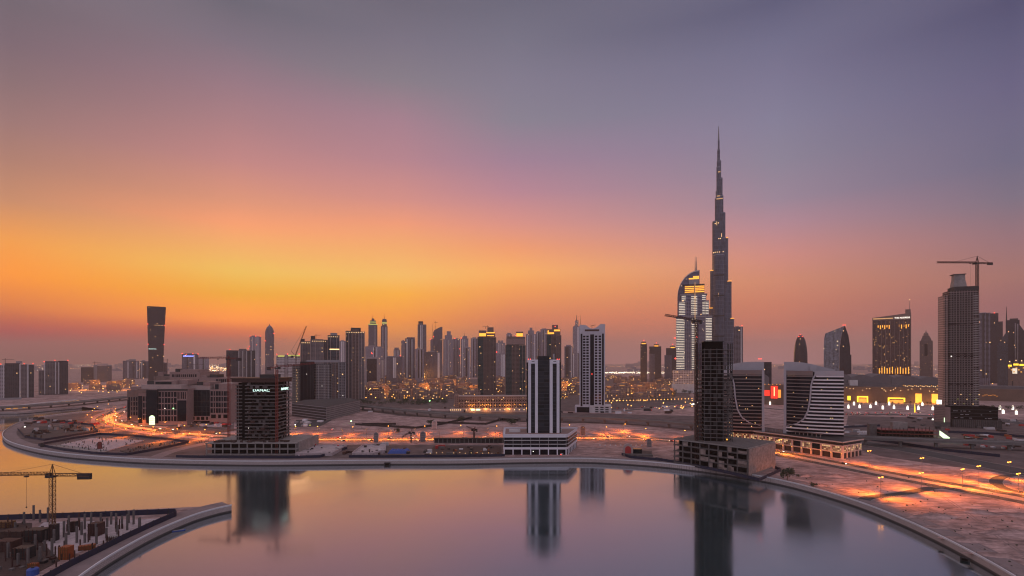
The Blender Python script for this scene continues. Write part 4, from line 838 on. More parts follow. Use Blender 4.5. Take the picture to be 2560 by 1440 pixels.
link('window_light', ball_mesh(.5, M['E_white']), t.root, (t.X(1334) - 1, -15.9, 2.6 + 1))

# --- concrete frame on the left (axis aligned), with signs
def frame_tower(root, x0, x1, y0, y1, z0, z1, fh, nx, ny, slab_m, col_m, inset=.8, core=None, slab_h=.55):
    n = int((z1 - z0) / fh); k = 0
    sm = MB().box(x0, x1, y0, y1, 0, slab_h).mesh('floor_slab', slab_m)
    for i in range(n + 1): link('floor_slab', sm, root, (0, 0, z0 + i * fh))
    cm = MB().box(-.45, .45, -.45, .45, 0, n * fh).mesh('column', col_m)
    for i in range(nx + 1):
        x = x0 + inset + (x1 - x0 - 2 * inset) * i / nx
        for y in (y0 + inset, y1 - inset): link('column', cm, root, (x, y, z0 + .02))
    for i in range(1, ny):
        y = y0 + inset + (y1 - y0 - 2 * inset) * i / ny
        for x in (x0 + inset, x1 - inset): link('column', cm, root, (x, y, z0 + .02))
    if core: MB().box(*core, z0 + .1, z1 + core_up).build('core', M['black'], root)
core_up = 0
t = Tower('unfinished_tower', 'dark unfinished concrete office frame with two lit name boards, by the left quay', 'unfinished building', 645, 540, phi=0)
X = lambda px, D=540: xx(px, D) - t.root.location.x
a, b = X(612), X(690); zt = t.Z(946); z0 = 12.5
frame_tower(t.root, a, b, 0, 36, z0, zt - 4, 3.65, 5, 4, M['slabc'], M['black'], core=(a + 3, b - 3, 5, 32), inset=1.6, slab_h=.85)
frame_tower(t.root, X(583), X(603), 4, 32, z0, zt - 5, 3.65, 2, 4, M['slabc'], M['black'], core=(X(586), X(601), 8, 28), inset=1.4, slab_h=.85)
MB().box(X(602), a + .6, 3, 30, z0, zt - 3).build('core', M['black'], t.root)
MB().box(X(580), b + .8, -1, 37, zt - 4.2, zt).build('roof_formwork', M['rust'], t.root); MB().box(X(578), b + 2, -2, 38, zt - .4, zt + .3).build('roof_deck', M['rust'], t.root)
MB().box(X(640), X(676), 8, 24, zt + .3, zt + 4).build('roof_core', M['dark_concrete'], t.root)
infill = MB().box(-1.4, 1.4, 0, .3, 0, 3.0).mesh('infill_wall', M['raw_concrete'])
for i in range(34):
    c = rnd.randrange(14); f = rnd.randrange(18); link('infill_wall', infill, t.root, (a + 2 + (b - a - 4) * c / 13, .8, z0 + f * 3.65 + .6))
for i in range(16):
    c = rnd.randrange(8); f = rnd.randrange(18); o = link('infill_wall', infill, t.root, (b - .9, 3 + c * 4, z0 + f * 3.65 + .6), PI / 2)
R5 = random.Random(55)
for i in range(44):
    f = R5.randrange(18); w_ = R5.choice((1.2, 2.2, 4)); x = R5.uniform(a + .5, b - 4.5); MB().box(x, x + w_, -.9, -.1, z0 + f * 3.65 + .85, z0 + f * 3.65 + R5.choice((1.6, 2.4, 3.5))).build('site_screen', M[R5.choice(('dark', 'dark', 'rust', 'slabc', 'timber'))], t.root)
for i in range(22):
    f = R5.randrange(18); y = R5.uniform(1, 30); MB().box(b + .1, b + .9, y, y + R5.choice((2, 4)), z0 + f * 3.65 + .85, z0 + f * 3.65 + R5.choice((1.6, 2.6, 3.5))).build('site_screen', M[R5.choice(('dark', 'rust', 'slabc'))], t.root)
for f in (3, 7, 11, 15): MB().box(a + R5.uniform(2, 20), a + R5.uniform(24, 34), -3.2, .2, z0 + f * 3.65 + .1, z0 + f * 3.65 + .45).build('loading_deck', M['rust'], t.root)
def board(cx, y, z, w, rz, nm='name_board'):
    o = MB().box(-w / 2, w / 2, -.2, .2, -1.7, 1.9).build(nm, M['black'], t.root); o.location = (cx, y, z); o.rotation_euler = (0, 0, rz)
    s_ = sign('DAMAC', o, (0, -.35, -1.3), 3.8, M['E_cool']); s_.scale = (w / 13.5, 1, 1); return o
board(X(655), -1.2, t.Z(975.5), 18, 0); board(b + 1.4, 17, t.Z(973.5) , 18, PI / 2)
for px, pz in ((622, 1070),): link('work_light', ball_mesh(.35, M['E_white']), t.root, (X(px), -.6, t.Z(pz)))
# podium frame
pz = 12.4; frame_tower(t.root, X(512, 525), X(740, 525), -14, 44, .2, pz - .3, 5.8, 11, 5, M['concrete'], M['concrete'], core=(X(520, 525), X(735, 525), -8, 38), slab_h=.9)
MB().box(X(738, 525), X(740, 525) + 1, -10, 44, 0, pz + 1).build('side_wall', M['concrete'], t.root)
for i in range(20):
    x = X(515) + rnd.random() * (X(735) - X(515)); y = -13 + rnd.random() * 10; MB().box(x, x + .25, y, y + .25, pz, pz + 1.5 + rnd.random() * 2.5).build('rebar_post', M['rust'], t.root)
for i in range(30):
    x = X(525) + rnd.random() * (X(725) - X(525)); y = -12 + rnd.random() * 8; MB().box(x, x + 2 + rnd.random() * 4, y, y + 2, pz + .5, pz + 1.4 + rnd.random()).build('formwork_stack', M['timber'], t.root)

# --- bare concrete tower on the right, turned like its podium
ang = math.atan2(-51, 45)
Bc = gp(1870, 1190); pr = thing('bare_concrete_tower', 'bare concrete tower frame rising from a blockwork podium beside the quay', 'unfinished building', (Bc.x, Bc.y, G), ang)
# local x runs from B back to A at negative x, local y into the block
frame_tower(pr, -70, 0, 0, 54, 1.0, 23, 5.5, 8, 6, M['raw_concrete'], M['raw_concrete'], core=(-66, -3, 4, 50), slab_h=.8)
MB().box(-70.4, .4, -.4, 54.4, 22.6, 23.6).build('podium_roof', M['concrete'], pr)
BLK = mat('blockwork', (.3, .235, .21), .95, var=.4, scale=.35)
MB().box(.35, 1.0, 0, 54, 0, 22.5).build('block_wall', BLK, pr); MB().box(-70, 0, 53.8, 54.6, 0, 22.5).build('block_wall', BLK, pr)
for i in range(16):
    c = rnd.randrange(8); f = rnd.randrange(4); w_ = 8.3
    MB().box(-69 + c * 8.6, -69 + c * 8.6 + rnd.choice((3, 5, 8)), .5, .9, 1.8 + f * 5.5, 1.8 + f * 5.5 + rnd.choice((2, 3.4, 4.6))).build('infill_wall', BLK, pr)
# tower: a rotated box with its own corner toward the eye
tr = thing('x', 'x', 'x'); bpy.data.objects.remove(tr)
tc_w = Vector((xx(1808, 462), 462)); loc = Matrix.Rotation(-ang, 2) @ (tc_w - Bc.xy); 
tw = bpy.data.objects.new('tower_frame', None)
bpy.data.objects.remove(tw)
TA = math.radians(-14) - ang    # tower yaw inside the podium frame
class Sub:                       # places tower parts straight under the building root, yawed
    def __init__(s): s.m = Matrix.Translation((loc.x, loc.y, 23.6)) @ Matrix.Rotation(TA, 4, 'Z')
    def put(s, name, mb, m, off=(0, 0, 0), me=None):
        o = link(name, me or mb.mesh(name, m), pr); o.matrix_local = s.m @ Matrix.Translation(off); return o
sb = Sub(); TH = zz(872, 462) - 27.6; fh = 3.62; nfl = int(TH / fh)
slab = MB().box(-16.5, 0.6, -.6, 26, 0, .5).box(.6, 8.5, 2, 24, 0, .5).box(-22.5, -16.5, 3, 24, 0, .45).mesh('floor_slab', M['slabc'])
for i in range(nfl + 1): sb.put('floor_slab', None, None, (0, 0, i * fh), slab)
cw_ = MB().box(-15.5, -.6, .9, 22, 0, TH + 6).build; sb.put('core', MB().box(-15.8, -.2, .5, 22, 0, TH + 6.5), M['black'])
for x, y in ((-16, -.2), (-10.6, -.2), (-5.4, -.2), (0, -.2), (4.2, 2.6), (8.0, 2.6), (8.0, 12), (8.0, 23), (-19.5, 3.4), (-22, 3.4), (-22, 12), (-22, 23)):
    up = TH + (5 if x > .5 or x < -16.4 else 0.3); sb.put('column', MB().box(x - .4, x + .4, y - .35, y + .45, 0, up), M['dark_concrete'])
for i in range(46):
    f = rnd.randrange(2, nfl); x = rnd.choice((-15.6, -12.5, -8.2, -4.4)); sb.put('infill_wall', MB().box(x, x + 2.4, -.1, .25, f * fh + .5, f * fh + fh), M['dark_concrete'])
for i in range(22):
    f = rnd.randrange(4, nfl); x = rnd.choice((1.2, 3.4, 5.6)); sb.put('infill_wall', MB().box(x, x + 1.8, 2.3, 2.6, f * fh + .5, f * fh + fh), M['raw_concrete'])
for f in (3, 6, 9, 12, 15, 18): sb.put('work_light', MB().ball((-21.5, 2.6, f * fh + 2.6), .3, 6, 4), M['E_white'] if f > 6 else M['E_warm'])
sb.put('formwork_deck', MB().box(-16.6, .8, -1, 24, TH + 6.5, TH + 7.1), M['dark'])
sb.put('work_light', MB().ball((3.4, 1.4, 2.4), .7, 8, 5), M['E_gold'])
# ================================================================= twin curved towers and their podium
def arc_front(w, bulge, n=14): return [(-w / 2 + w * i / n, -bulge * math.sin(PI * i / n)) for i in range(n + 1)]
BANDW = mat('white_band', (.76, .72, .74), .5, var=.05); BANDB = mat('bronze_band', (.2, .15, .14), .45, var=.1); PANEL = mat('light_grey_panel', (.40, .385, .42), .55, var=.06)
def curved_tower(label, pxl, pxr, D, mirror, zbase, ytop):
    t = Tower('curved_tower', label, 'office tower', (pxl + pxr) / 2, D, group='curved twin office towers'); s_ = -1 if mirror else 1
    w = t.X(pxr) - t.X(pxl); Z0 = zbase - G; Z1 = t.Z(ytop); dep = 24; bulge = 5.0
    front = arc_front(w, bulge); 
    def wall(off, za, zb, xa=-9e9, xb=9e9, thick=.8, name='x', m=None):
        pts = []
        for i in range(41):
            x = -w / 2 + w * i / 40
            if xa <= x <= xb: pts.append((x, -bulge * math.sin(PI * i / 40) - off))
        if len(pts) < 2: return
        if mirror: pts = [(-x, y) for x, y in reversed(pts)]
        b = MB(); n = len(pts)
        for i in range(n - 1):
            (x0, y0), (x1, y1) = pts[i], pts[i + 1]
            b.quadbox([(x0, y0, za), (x1, y1, za), (x1, y1 + thick, za), (x0, y0 + thick, za), (x0, y0, zb), (x1, y1, zb), (x1, y1 + thick, zb), (x0, y0 + thick, zb)])
        return b.build(name, m, t.root)
    poly = [(x, y) for x, y in front] + [(w / 2, dep), (-w / 2, dep)]
    if mirror: poly = [(-x, y) for x, y in reversed(front)] + [(w / 2, dep), (-w / 2, dep)]
    MB().prism(poly, Z0, Z1 - 1).build('glass_body', M['glass'], t.root)
    hh = Z1 - Z0; nb = 17; fh = (hh - 5) / nb
    # the white curve: from top, down and away to the outer foot
    def xs(z):
        u = max(0, min(1, (z - Z0) / hh)); 
        tab = [(0.0, -.50), (.11, -.495), (.125, -.44), (.16, -.28), (.25, -.15), (.37, -.085), (.55, -.05), (.78, -.03), (.88, 0), (.95, .045), (1.0, .10)]
        for (a, va), (b, vb) in zip(tab[:-1], tab[1:]):
            if a <= u <= b: return w * (va + (vb - va) * (u - a) / (b - a))
        return w * .5
    for i in range(nb):
        z = Z0 + 1 + i * fh + fh * .3; x = xs(z + .5)
        wall(1.0, z, z + 1.45, x + .3, 9e9, 1.0, 'spandrel_band', BANDB if mirror else BANDW); wall(.35, z, z + 1.0, -w / 2 + 1.5, x - .2, .5, 'spandrel_band', BANDB)
    # curve ribbon
    b = MB(); K = 40
    for i in range(K):
        z0, z1 = Z0 + hh * .94 * i / K, Z0 + hh * .94 * (i + 1) / K; q = []
        for z in (z0, z1):
            x = xs(z); y = -bulge * math.sin(PI * (x / w + .5)) - 1.4; q.append((x * s_, y, z))
        (xa, ya, za), (xb, yb, zb) = q; h = .75
        b.quadbox([(xa - h, ya, za - .5), (xa + h, ya, za - .5), (xa + h, ya + 1.4, za - .5), (xa - h, ya + 1.4, za - .5), (xb - h, yb, zb + .5), (xb + h, yb, zb + .5), (xb + h, yb + 1.4, zb + .5), (xb - h, yb + 1.4, zb + .5)])
    b.build('curve_trim', PANEL, t.root)
    e = -w / 2 * s_; lo, hi = min(e, e + 2.6 * s_), max(e, e + 2.6 * s_); MB().box(lo, hi, -1.6, dep, Z0 - 1, Z1 + 1).build('end_pier', PANEL, t.root)
    wall(.6, Z1 - 5.2, Z1, name='top_band', m=BANDB, xb=xs(Z0 + hh * .9)); wall(1.0, Z1 - 5.4, Z1 + .2, name='parapet_panel', m=PANEL, xa=xs(Z0 + hh * .9))
    # curved roof screen set back, tall at the pier side
    P = [(-w / 2, Z1 - 1), (w / 2 * .72, Z1 - 1)] + [(w / 2 * (.72 - 1.72 * u), Z1 + 1.5 + 8.2 * math.sin(min(1, u * 1.25) * PI / 2) ** 1.3) for u in [k / 10 for k in range(11)]]
    if mirror: P = [(-x, z) for x, z in reversed(P)]
    MB().vprism(P, 5, 7).build('roof_screen', PANEL, t.root); xa = (-w * .05) * s_; MB().box(min(xa, xa + 7 * s_), max(xa, xa + 7 * s_), 2, 4.5, Z1 - 1, Z1 + 5).build('roof_plant', PANEL, t.root)
    for i in range(16):
        u = rnd.random(); f = rnd.randrange(nb); x = w * (u - .5) * .9; z = Z0 + 1 + f * fh + fh * .75; link('lit_window', ball_mesh(.4, M['E_warm']), t.root, (x, -bulge * math.sin(PI * (x / w + .5)) - .15, z))
    for i in range(5):
        x = (-w / 2 + 3 + i * w * .12) * s_; MB().box(x - .3, x + .3, -1, 0, Z0 - 4.5, Z0 + .2).build('column', PANEL, t.root)
    return t
tA = curved_tower('curved dark glass office tower with white bands and a sweeping white line, fully visible twin', 1957.5, 2107.5, 560, False, 20.5, 927)
tB = curved_tower('curved dark glass office tower half hidden behind the bare concrete frame, mirror of its twin', 1752, 1909, 600, True, 18, 925)
tB.beacon(1897, 897, 8, .6); tB.beacon(1902, 897, 8, .6)
# glazed retail podium
Cw = gp(2105, 1147); Lw = gp(1845, 1107.5); Rw = gp(2153, 1138); pa = math.atan2(Cw.y - Lw.y, Cw.x - Lw.x); PL = 150; PD = (Rw - Cw).length
PS = mat('pale_stone_frame', (.55, .43, .38), .7, var=.1); GLOW = facade('lit_shopfront', (.25, .19, .15), (.2, .16, .11), cw=2.2, ch=1.7, ww=.86, wh=.84, lit=.55, litc=(1, .62, .3), ls=.6, gr=.2)
pr = thing('retail_podium', 'long glazed retail podium with stone frames, lit from inside, below the curved twins', 'building', (Cw.x, Cw.y, G), pa)
MB().box(-PL, 0, .6, PD, 0, 15.5).build('podium_body', M['dark'], pr)
MB().box(-PL, 1.2, -1.2, PD + 1, 15.5, 16.3).build('roof', M['dark'], pr); 
MB().box(-PL, 1.6, -1.6, -.8, 15.9, 17.0).build('roof_edge', PS, pr); MB().box(.9, 1.7, -1.6, PD + 1.4, 15.9, 17.0).build('roof_edge', PS, pr)
MB().box(-PL, .5, -.5, .5, 12.0, 13.0).build('frieze', PS, pr); MB().box(-.4, .6, -.5, PD, 12.0, 13.0).build('frieze', PS, pr); MB().box(-PL, .5, -.6, .5, 5.4, 6.4).build('frieze', PS, pr); MB().box(-.5, .65, -.5, PD, 5.4, 6.4).build('frieze', PS, pr)
dark_bays = (2, 4)
for i in range(15):
    x1 = -i * 10 - .8; x0 = x1 - 8.4
    MB().box(x1, x1 + 1.6, -.7, .6, 0, 13.0).build('column', PS, pr)
    MB().box(x0, x1, .1, .5, 6.4, 12).build('shopfront', M['teal'] if i in dark_bays else GLOW, pr); MB().box(x0, x1, 1.6, 2, 0, 5.4).build('arcade_bay', M['black'], pr)
    link('wall_lamp', ball_mesh(.42, M['E_gold']), pr, (x1 + .8, -1.1, 5.2))
for i in range(5):
    y = .8 + i * (PD - 1) / 5; MB().box(-.2, .75, y, y + 1.4, 0, 13).build('column', PS, pr); MB().box(-.1, .3, y + 1.4, y + (PD - 1) / 5, 6.4, 12).build('shopfront', GLOW, pr); MB().box(-1, -.6, y + 1.4, y + (PD - 1) / 5, 0, 5.4).build('arcade_bay', M['black'], pr)
for x in (-20, -60, -100): lamp_light((0, 0, 0), 900, (1, .38, .07), .6, 'POINT').parent = pr; [setattr(o, 'location', (x, -3, 4)) for o in [list(pr.children)[-1]]]
MB().box(-9, 4, -5, -.8, .02, .35).build('entrance_step', PS, pr)
for i in range(26):
    x = -30 - i * 4.5; MB().box(x, x + .5, PD * .45, PD * .45 + .5, 16.3, 19.5).build('roof_post', PS, pr)
MB().box(-145, -28, PD * .4, PD * .55, 19.5, 20.1).build('roof_pergola', BANDB, pr)

# ================================================================= unfinished apartment tower at right
t = Tower('apartment_frame_tower', 'tall unfinished apartment tower covered in raw balconies, right of the mall', 'unfinished building', 2412, 760, phi=math.radians(28)); 
# the narrow left flank and the broad front: yaw the block so both show
t.root.rotation_euler = (0, 0, -math.radians(20)); RA = facade('raw_balcony_wall', (.27, .205, .19), (.012, .010, .010), cw=3.3, ch=3.45, ww=.66, wh=.62, lit=.001, gr=.9); RB = facade('flank_wall_glow_tint', (.55, .4, .36), (.02, .015, .014), cw=3.4, ch=3.45, ww=.5, wh=.6, lit=0, gr=.9)  # flank made paler and pinker, sunset glow put into its colour
z0, z1 = 31, zz(716, 760) - G
bw, bd = 31.5, 22
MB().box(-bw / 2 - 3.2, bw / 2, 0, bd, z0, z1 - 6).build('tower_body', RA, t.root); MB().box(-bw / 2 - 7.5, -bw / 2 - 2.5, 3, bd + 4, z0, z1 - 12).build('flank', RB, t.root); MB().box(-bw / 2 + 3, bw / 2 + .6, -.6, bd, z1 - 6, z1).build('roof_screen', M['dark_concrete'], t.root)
nf = int((z1 - 10 - z0) / 3.45)
bx = [(-bw / 2 - 8.3, -bw / 2 - 3.6, 2, .9), (-bw / 2 + 1, -bw / 2 + 5, -1.1, 1.2), (-6, -1.5, -1.1, 1.2), (2, 6, -1.1, 1.2), (bw / 2 - 6, bw / 2 + 1.2, -1.1, 1.2)]
bm_ = [MB().box(a, b, y, y + 5, 0, h).mesh('balcony', M['concrete' if i else 'raw_concrete']) for i, (a, b, y, h) in enumerate(bx)]
sl = MB().box(-bw / 2 - 3.6, bw / 2 + .5, -.75, .6, 0, .75).mesh('slab_edge', M['slabc'])
for f in range(nf + 1):
    if f not in (9, 21, 22, 35): link('slab_edge', sl, t.root, (0, 0, z0 + f * 3.45 - .2))
cnt = 0; rest = MB()
for f in range(nf):
    for i, (a, b, y, h) in enumerate(bx):
        if rnd.random() < .08: continue
        z = z0 + f * 3.45 + .3
        if cnt < 99 and (i in (0, 4)): link('balcony', bm_[i], t.root, (0, 0, z)); cnt += 1
        else: rest.box(a, b, y, y + 5, z, z + h)
o = rest.build('balcony', M['raw_concrete'], t.root); o['kind'] = 'stuff'
for f in (9, 21, 22, 35): MB().box(-bw / 2 - 3.4, bw / 2 + .3, -.4, 2, z0 + f * 3.45, z0 + f * 3.45 + 1.8).build('open_floor', M['black'], t.root)
MB().taper(-bw / 2 + 3.5, -bw / 2 + 20, 4, 16, z1, z1 + 9, .86).taper(-bw / 2 + 5, -bw / 2 + 18.5, 5, 15, z1 + 9, z1 + 18.5, .95).build('roof_core', M['concrete'], t.root); MB().box(-bw / 2 + 3.5, -bw / 2 + 19, 3.5, 16.5, z1 + 18.5, z1 + 19.6).build('core_cap', M['raw_concrete'], t.root)
for i in range(9): link('lit_window', ball_mesh(.55, M['E_lime'] if i % 2 else M['E_warm']), t.root, (-12 + i * 3.6, -.5, z0 + 3 + 3.45 * (i % 3) * 2))
link('work_light', ball_mesh(.8, M['E_white']), t.root, (-bw / 2 - 1, -1.5, z0 + 21 * 3.45 + 1))
MB().box(-bw / 2 - 6, bw / 2 + 18, -12, 26, 12, 30.5).build('podium', M['black'], t.root); MB().box(-bw / 2 - 4, bw / 2 + 22, -14, 24, 0, 12).build('podium_base', M['dark_concrete'], t.root)
for k in range(3): MB().box(-bw / 2 - 6.4, bw / 2 + 18.4, -12.5, -11.5, 16 + k * 5, 16.7 + k * 5).build('podium_band', M['dark'], t.root)
for i in range(24):
    x = -bw / 2 - 3 + rnd.random() * (bw + 14); z = 17 + rnd.randrange(3) * 5 - 4.2; MB().box(x, x + rnd.choice((1, 1.6, 3.4)), -12.4, -12.1, z + 1, z + 1.6).build('pale_opening', M['pale'], t.root).scale = (1, 1, 1)  # plain pale paint here in place of a glow
for i in range(22):
    x = -bw / 2 - 2 + i * (bw + 20) / 22; MB().box(x, x + .6, -14.6, -14.1, .5, 11.5).build('base_pier', M['raw_concrete'], t.root)
# small red slab block before it
t = Tower('red_slab_block', 'short reddish ribbed block beside the foot of the unfinished apartment tower', 'building', 2356, 760); t.box('block_body', 2335, 2362, 1014, M['brown'], 0, 20, 1056); t.box('flank', 2362, 2376, 1018, M['pink'], 2, 18, 1058)
for k in range(9): t.box('slab_edge', 2334.5, 2362.5, 1017 + k * 4.2, M['pink'], -.6, .7, 1018.6 + k * 4.2)
for x in (2341.5, 2346, 2351): t.box('lit_panel', x, x + 3, 1000, M['E_white'], 1, .5, 1011)
MB().box(t.X(2335), t.X(2376), .5, 18, 0, t.Z(1055)).build('base', M['raw_concrete'], t.root); t.box('light_strip', 2360, 2362, 1044, M['E_portal'], -1, .4, 1055)

# ================================================================= close curved cluster on the left of centre
t = Tower('curved_flats', 'dark block of curved balcony flats joined to a navy glass stair slab', 'apartment block', 800, 1080)
t.box('rear_slab', 731, 756, 912, FA['frame'], 10, 30); t.box('glass_slab', 751, 786, 904, M['glass'], 2, 24); t.box('flats', 829, 848, 906, FA['brown'], 3, 24); t.box('flats', 846, 866, 905, FA['conc'], 1, 26); t.box('roof_plant', 766, 850, 900, M['grey'], 8, 14, 906)
a, b = t.X(785), t.X(832); r = (b - a) / 2; MB().lathe([(r, 0), (r, t.Z(909))], 28, (a + b) / 2, r * .75, 1, .8).build('curved_flats_body', FA['conc'], t.root, False)
rm = MB().lathe([(r + .7, 0), (r + .7, .8)], 28, (a + b) / 2, r * .75, 1, .8).mesh('balcony', M['concrete']); zb = t.Z(1014)
for i in range(26):
    if zb + i * 3.4 < t.Z(911): link('balcony', rm, t.root, (0, 0, zb + i * 3.4))
t.ledges(731, 750, 914, 1012, 3.4, M['concrete'], out=.8, y0=10); t.piers([752, 760, 768, 776, 785], 905, 1015, M['dark'], .5, .3, y0=2); t.piers([797, 812, 822], 912, 1014, M['pale'], .5, 1.0, y0=-1)
t.piers([830, 838, 847, 856, 865], 907, 1014, M['grey'], .9, .5, y0=1)
for i in range(14): link('lit_window', ball_mesh(.55, M['E_warm']), t.root, (t.X(742) + (i % 2), 9.0, t.Z(925 + i * 6.5)))
for x, y in ((767, 935), (805, 965), (858, 990), (808, 1003), (771, 1001)): link('lit_window', ball_mesh(.6, M['E_white']), t.root, (t.X(x), -1, t.Z(y)))
# its deck: dark louvred front and a pale ribbed flank
FLk = mat('ribbed_concrete', (.22, .2, .2), .85, var=.2); ca, cb, cc = gp(730, 1040), gp(816, 1052), gp(900, 1030)
t2 = thing('parking_deck', 'low parking deck with dark louvred front and pale ribbed flank under the curved flats', 'parking deck', (cb.x, cb.y, G))
def P2(v): return (v.x - cb.x, v.y - cb.y)
q = [P2(ca), P2(cb), P2(cc), (P2(cc)[0] - 40, P2(cc)[1] + 60), (P2(ca)[0] - 10, P2(ca)[1] + 80)]; hd = zz(1017, cb.y) - G
MB().prism(q, 0, hd).build('deck_body', M['dark_concrete'], t2); rb = MB()
for k in range(5): MB().ribbon([Vector(q[0]), Vector(q[1])], 1.2, hd * (k + .7) / 5, hd * (k + .7) / 5 + .9).build('louvre_band', M['grey'], t2)
for k in range(7): MB().ribbon([Vector(q[1]), Vector(q[2])], .8, hd * k / 7 + .3, hd * (k + 1) / 7 - .5).build('ribbed_wall', FLk, t2)

# ================================================================= low arcaded block row with wall lamps
t = Tower('arcaded_block', 'long low sandstone block with warm wall lamps below the gold crowned towers', 'building', 1226, 985)
t.box('block_body', 1142, 1320, 991, FA['sandh'], 2, 22); t.box('corner_bay', 1136, 1146, 988, FA['sandh'], 0, 24); t.box('arcade', 1127, 1320, 1020, M['trim'], -4, 12); t.box('cornice', 1141, 1320, 989.5, M['trim'], 1, 22, 991.5)
wmesh = MB().box(-1.1, 1.1, 0, .3, 0, 2.6).mesh('window', M['black'])
for r in range(3):
    for c in range(26): link('window', wmesh, t.root, (t.X(1150 + c * 6.6), 1.75, t.Z(1003.5 + r * 7.6)))
for px in (1136, 1141, 1172, 1177, 1181, 1185, 1202, 1206.5, 1211, 1216, 1221, 1226, 1238, 1250, 1262, 1268, 1273, 1287, 1300, 1312): link('wall_lamp', ball_mesh(.85, M['E_gold']), t.root, (t.X(px), .8, t.Z(1011 + (px % 3))))
for px in list(range(1127, 1156, 5)) + list(range(1166, 1318, 12)): link('wall_lamp', ball_mesh(.8, M['E_warm']), t.root, (t.X(px), -4.6, t.Z(1024)))
t.box('lit_shopfront', 1178, 1187, 1021.5, M['E_portal'], -4.5, .4, 1025.5); t.box('lit_shopfront', 1190, 1200, 1021.5, M['E_portal'], -4.5, .4, 1025.5)
for l in (1180, 1215, 1270): ll = lamp_light((0, 0, 0), 900, (1, .38, .07), .6, 'POINT'); ll.parent = t.root; ll.location = (t.X(l), -8, 8)

# ================================================================= stone office court on the left
WIN = {}
def wins(root, name, px, Dn, x_pts, rows, m=None): pass
def court(label, x0, x1, D, ytop, m, dep, name='office_block', extra=None):
    t = Tower(name, label, 'office block', (x0 + x1) / 2, D, phi=0, group='stone office court'); t.box('block_body', x0, x1, ytop, m, 0, dep); return t
def grid(t, x0, x1, y0, y1, cols, rows, wf=.84, hf=.8, m=None, y=-.25):
    w = (t.X(x1) - t.X(x0)) / cols; h = (t.Z(y0) - t.Z(y1)) / rows; k = (round(w, 2), round(h, 2))
    for r in range(rows):
        for c in range(cols):
            f = wf * (1 if c % 3 != 1 else .6); me = MB().box(-w * f / 2, w * f / 2, 0, .5, 0, h * hf).mesh('window', m or M['glass']) if (k, f) not in WIN else WIN[(k, f)]; WIN[(k, f)] = me
            link('window', me, t.root, (t.X(x0) + w * (c + .5), y, t.Z(y1) + h * (r + .14)))
t = court('corner stone office with dark glazed bay and a pale green lit arch entrance', 346, 467, 783, 972, M['pink'], 60)
t.box('glass_bay', 368, 396, 975, M['glass'], -2.2, 3, 1058); t.box('glass_bay', 346, 356, 990, M['glass'], -.4, 1, 1058); t.box('bay_frame', 345, 369, 972.2, M['brown'], -1.0, 1.4, 983)
t.box('attic', 352, 452, 962, M['trim'], 1, 50, 972.2); t.box('penthouse', 376, 432, 952, M['pink'], 8, 30, 962.3); t.box('penthouse_glass', 380, 420, 955, M['teal'], 7.4, 1, 961); t.box('tower_box', 420, 456, 950, M['pink'], 14, 26, 963); t.box('dark_box', 354, 372, 953, M['dark'], 12, 20, 963)
t.box('cornice', 394, 468, 972.5, M['dark'], -.8, 2, 977)
grid(t, 396, 442, 979, 1055, 6, 5); grid(t, 443, 466, 979, 1000, 5, 1, .6); grid(t, 357, 368, 990, 1052, 2, 4, .7)
t.box('glass_bay', 443.5, 466, 1001, M['glass'], -.4, 1, 1053)
t.box('lit_arch', 376, 390, 1045, M['E_portal'], -2.8, .4, 1061); MB().vprism([(t.X(383) + t.X(390) * 0 + (t.X(390) - t.X(383)) * math.cos(k / 10 * PI), t.Z(1045) + (t.X(390) - t.X(383)) * math.sin(k / 10 * PI)) for k in range(11)], -2.8, -2.4).build('arch_head', M['E_portal'], t.root)
for py in (1046, 1051, 1056): t.box('arch_bar', 375.5, 390.5, py, M['dark'], -3.0, .2, py + .7)
for x, y in ((413, 1021), (434, 1021)): link('lit_window', ball_mesh(.7, M['E_green' if x > 420 else 'E_white']), t.root, (t.X(x), -.6, t.Z(y)))
t = court('side wing of the stone office court facing the bend, with narrow glazed bays', 318, 346, 830, 975, M['brown'], 50)
grid(t, 320, 345, 992, 1040, 4, 4, .6); t.box('glass_bay', 319, 325, 1000, M['glass'], -.5, 1, 1050); t.box('attic', 322, 346, 968, M['pink'], 4, 40, 975.3)
t = court('dark blue glazed middle block of the stone office court', 467, 525, 800, 975, M['glass'], 50)
t.piers([468, 480, 493, 505, 517, 524.5], 977, 1050, M['dark'], .5, .3); [t.box('floor_line', 467.4, 524.6, 990 + k * 13, M['dark'], -.2, .3, 990.8 + k * 13) for k in range(5)]
t.box('attic', 462, 522, 964, M['trim'], 4, 40, 975.4); t.box('penthouse', 505, 522, 955, M['pink'], 3, 30, 964.5); t.box('dark_box', 485, 500, 955, M['dark'], 8, 20, 964.4); t.box('base_band', 466.8, 525.2, 1040, M['pink'], -.6, 1, 1052)
grid(t, 468, 524, 1041, 1051, 5, 1, .7, .8, M['black'], -.8)
t = court('square windowed stone block at the right end of the office court', 524, 574, 800, 974, M['pink'], 50)
grid(t, 526, 572, 977, 1034, 7, 4); grid(t, 526, 572, 1035, 1047, 3, 1, .75, .75, M['black']); t.box('attic', 530, 575, 960, M['pink'], 5, 40, 974.3); t.box('penthouse', 548, 575, 957, M['trim'], 8, 30, 960.4); t.box('dark_box', 533, 542, 961, M['teal'], 4.6, 2, 973)
t = court('rear stone block with long window rows behind the office court, topmost roofs', 424, 500, 1050, 930, M['pink'], 70)
grid(t, 430, 492, 933, 944, 12, 1, .7, .6); grid(t, 446, 498, 945, 955, 10, 1, .7, .6); t.box('roof_box', 444, 488, 924, M['pink'], 8, 40, 930.4); t.box('roof_box', 432, 440, 922, M['dark'], 8, 12, 930.2)
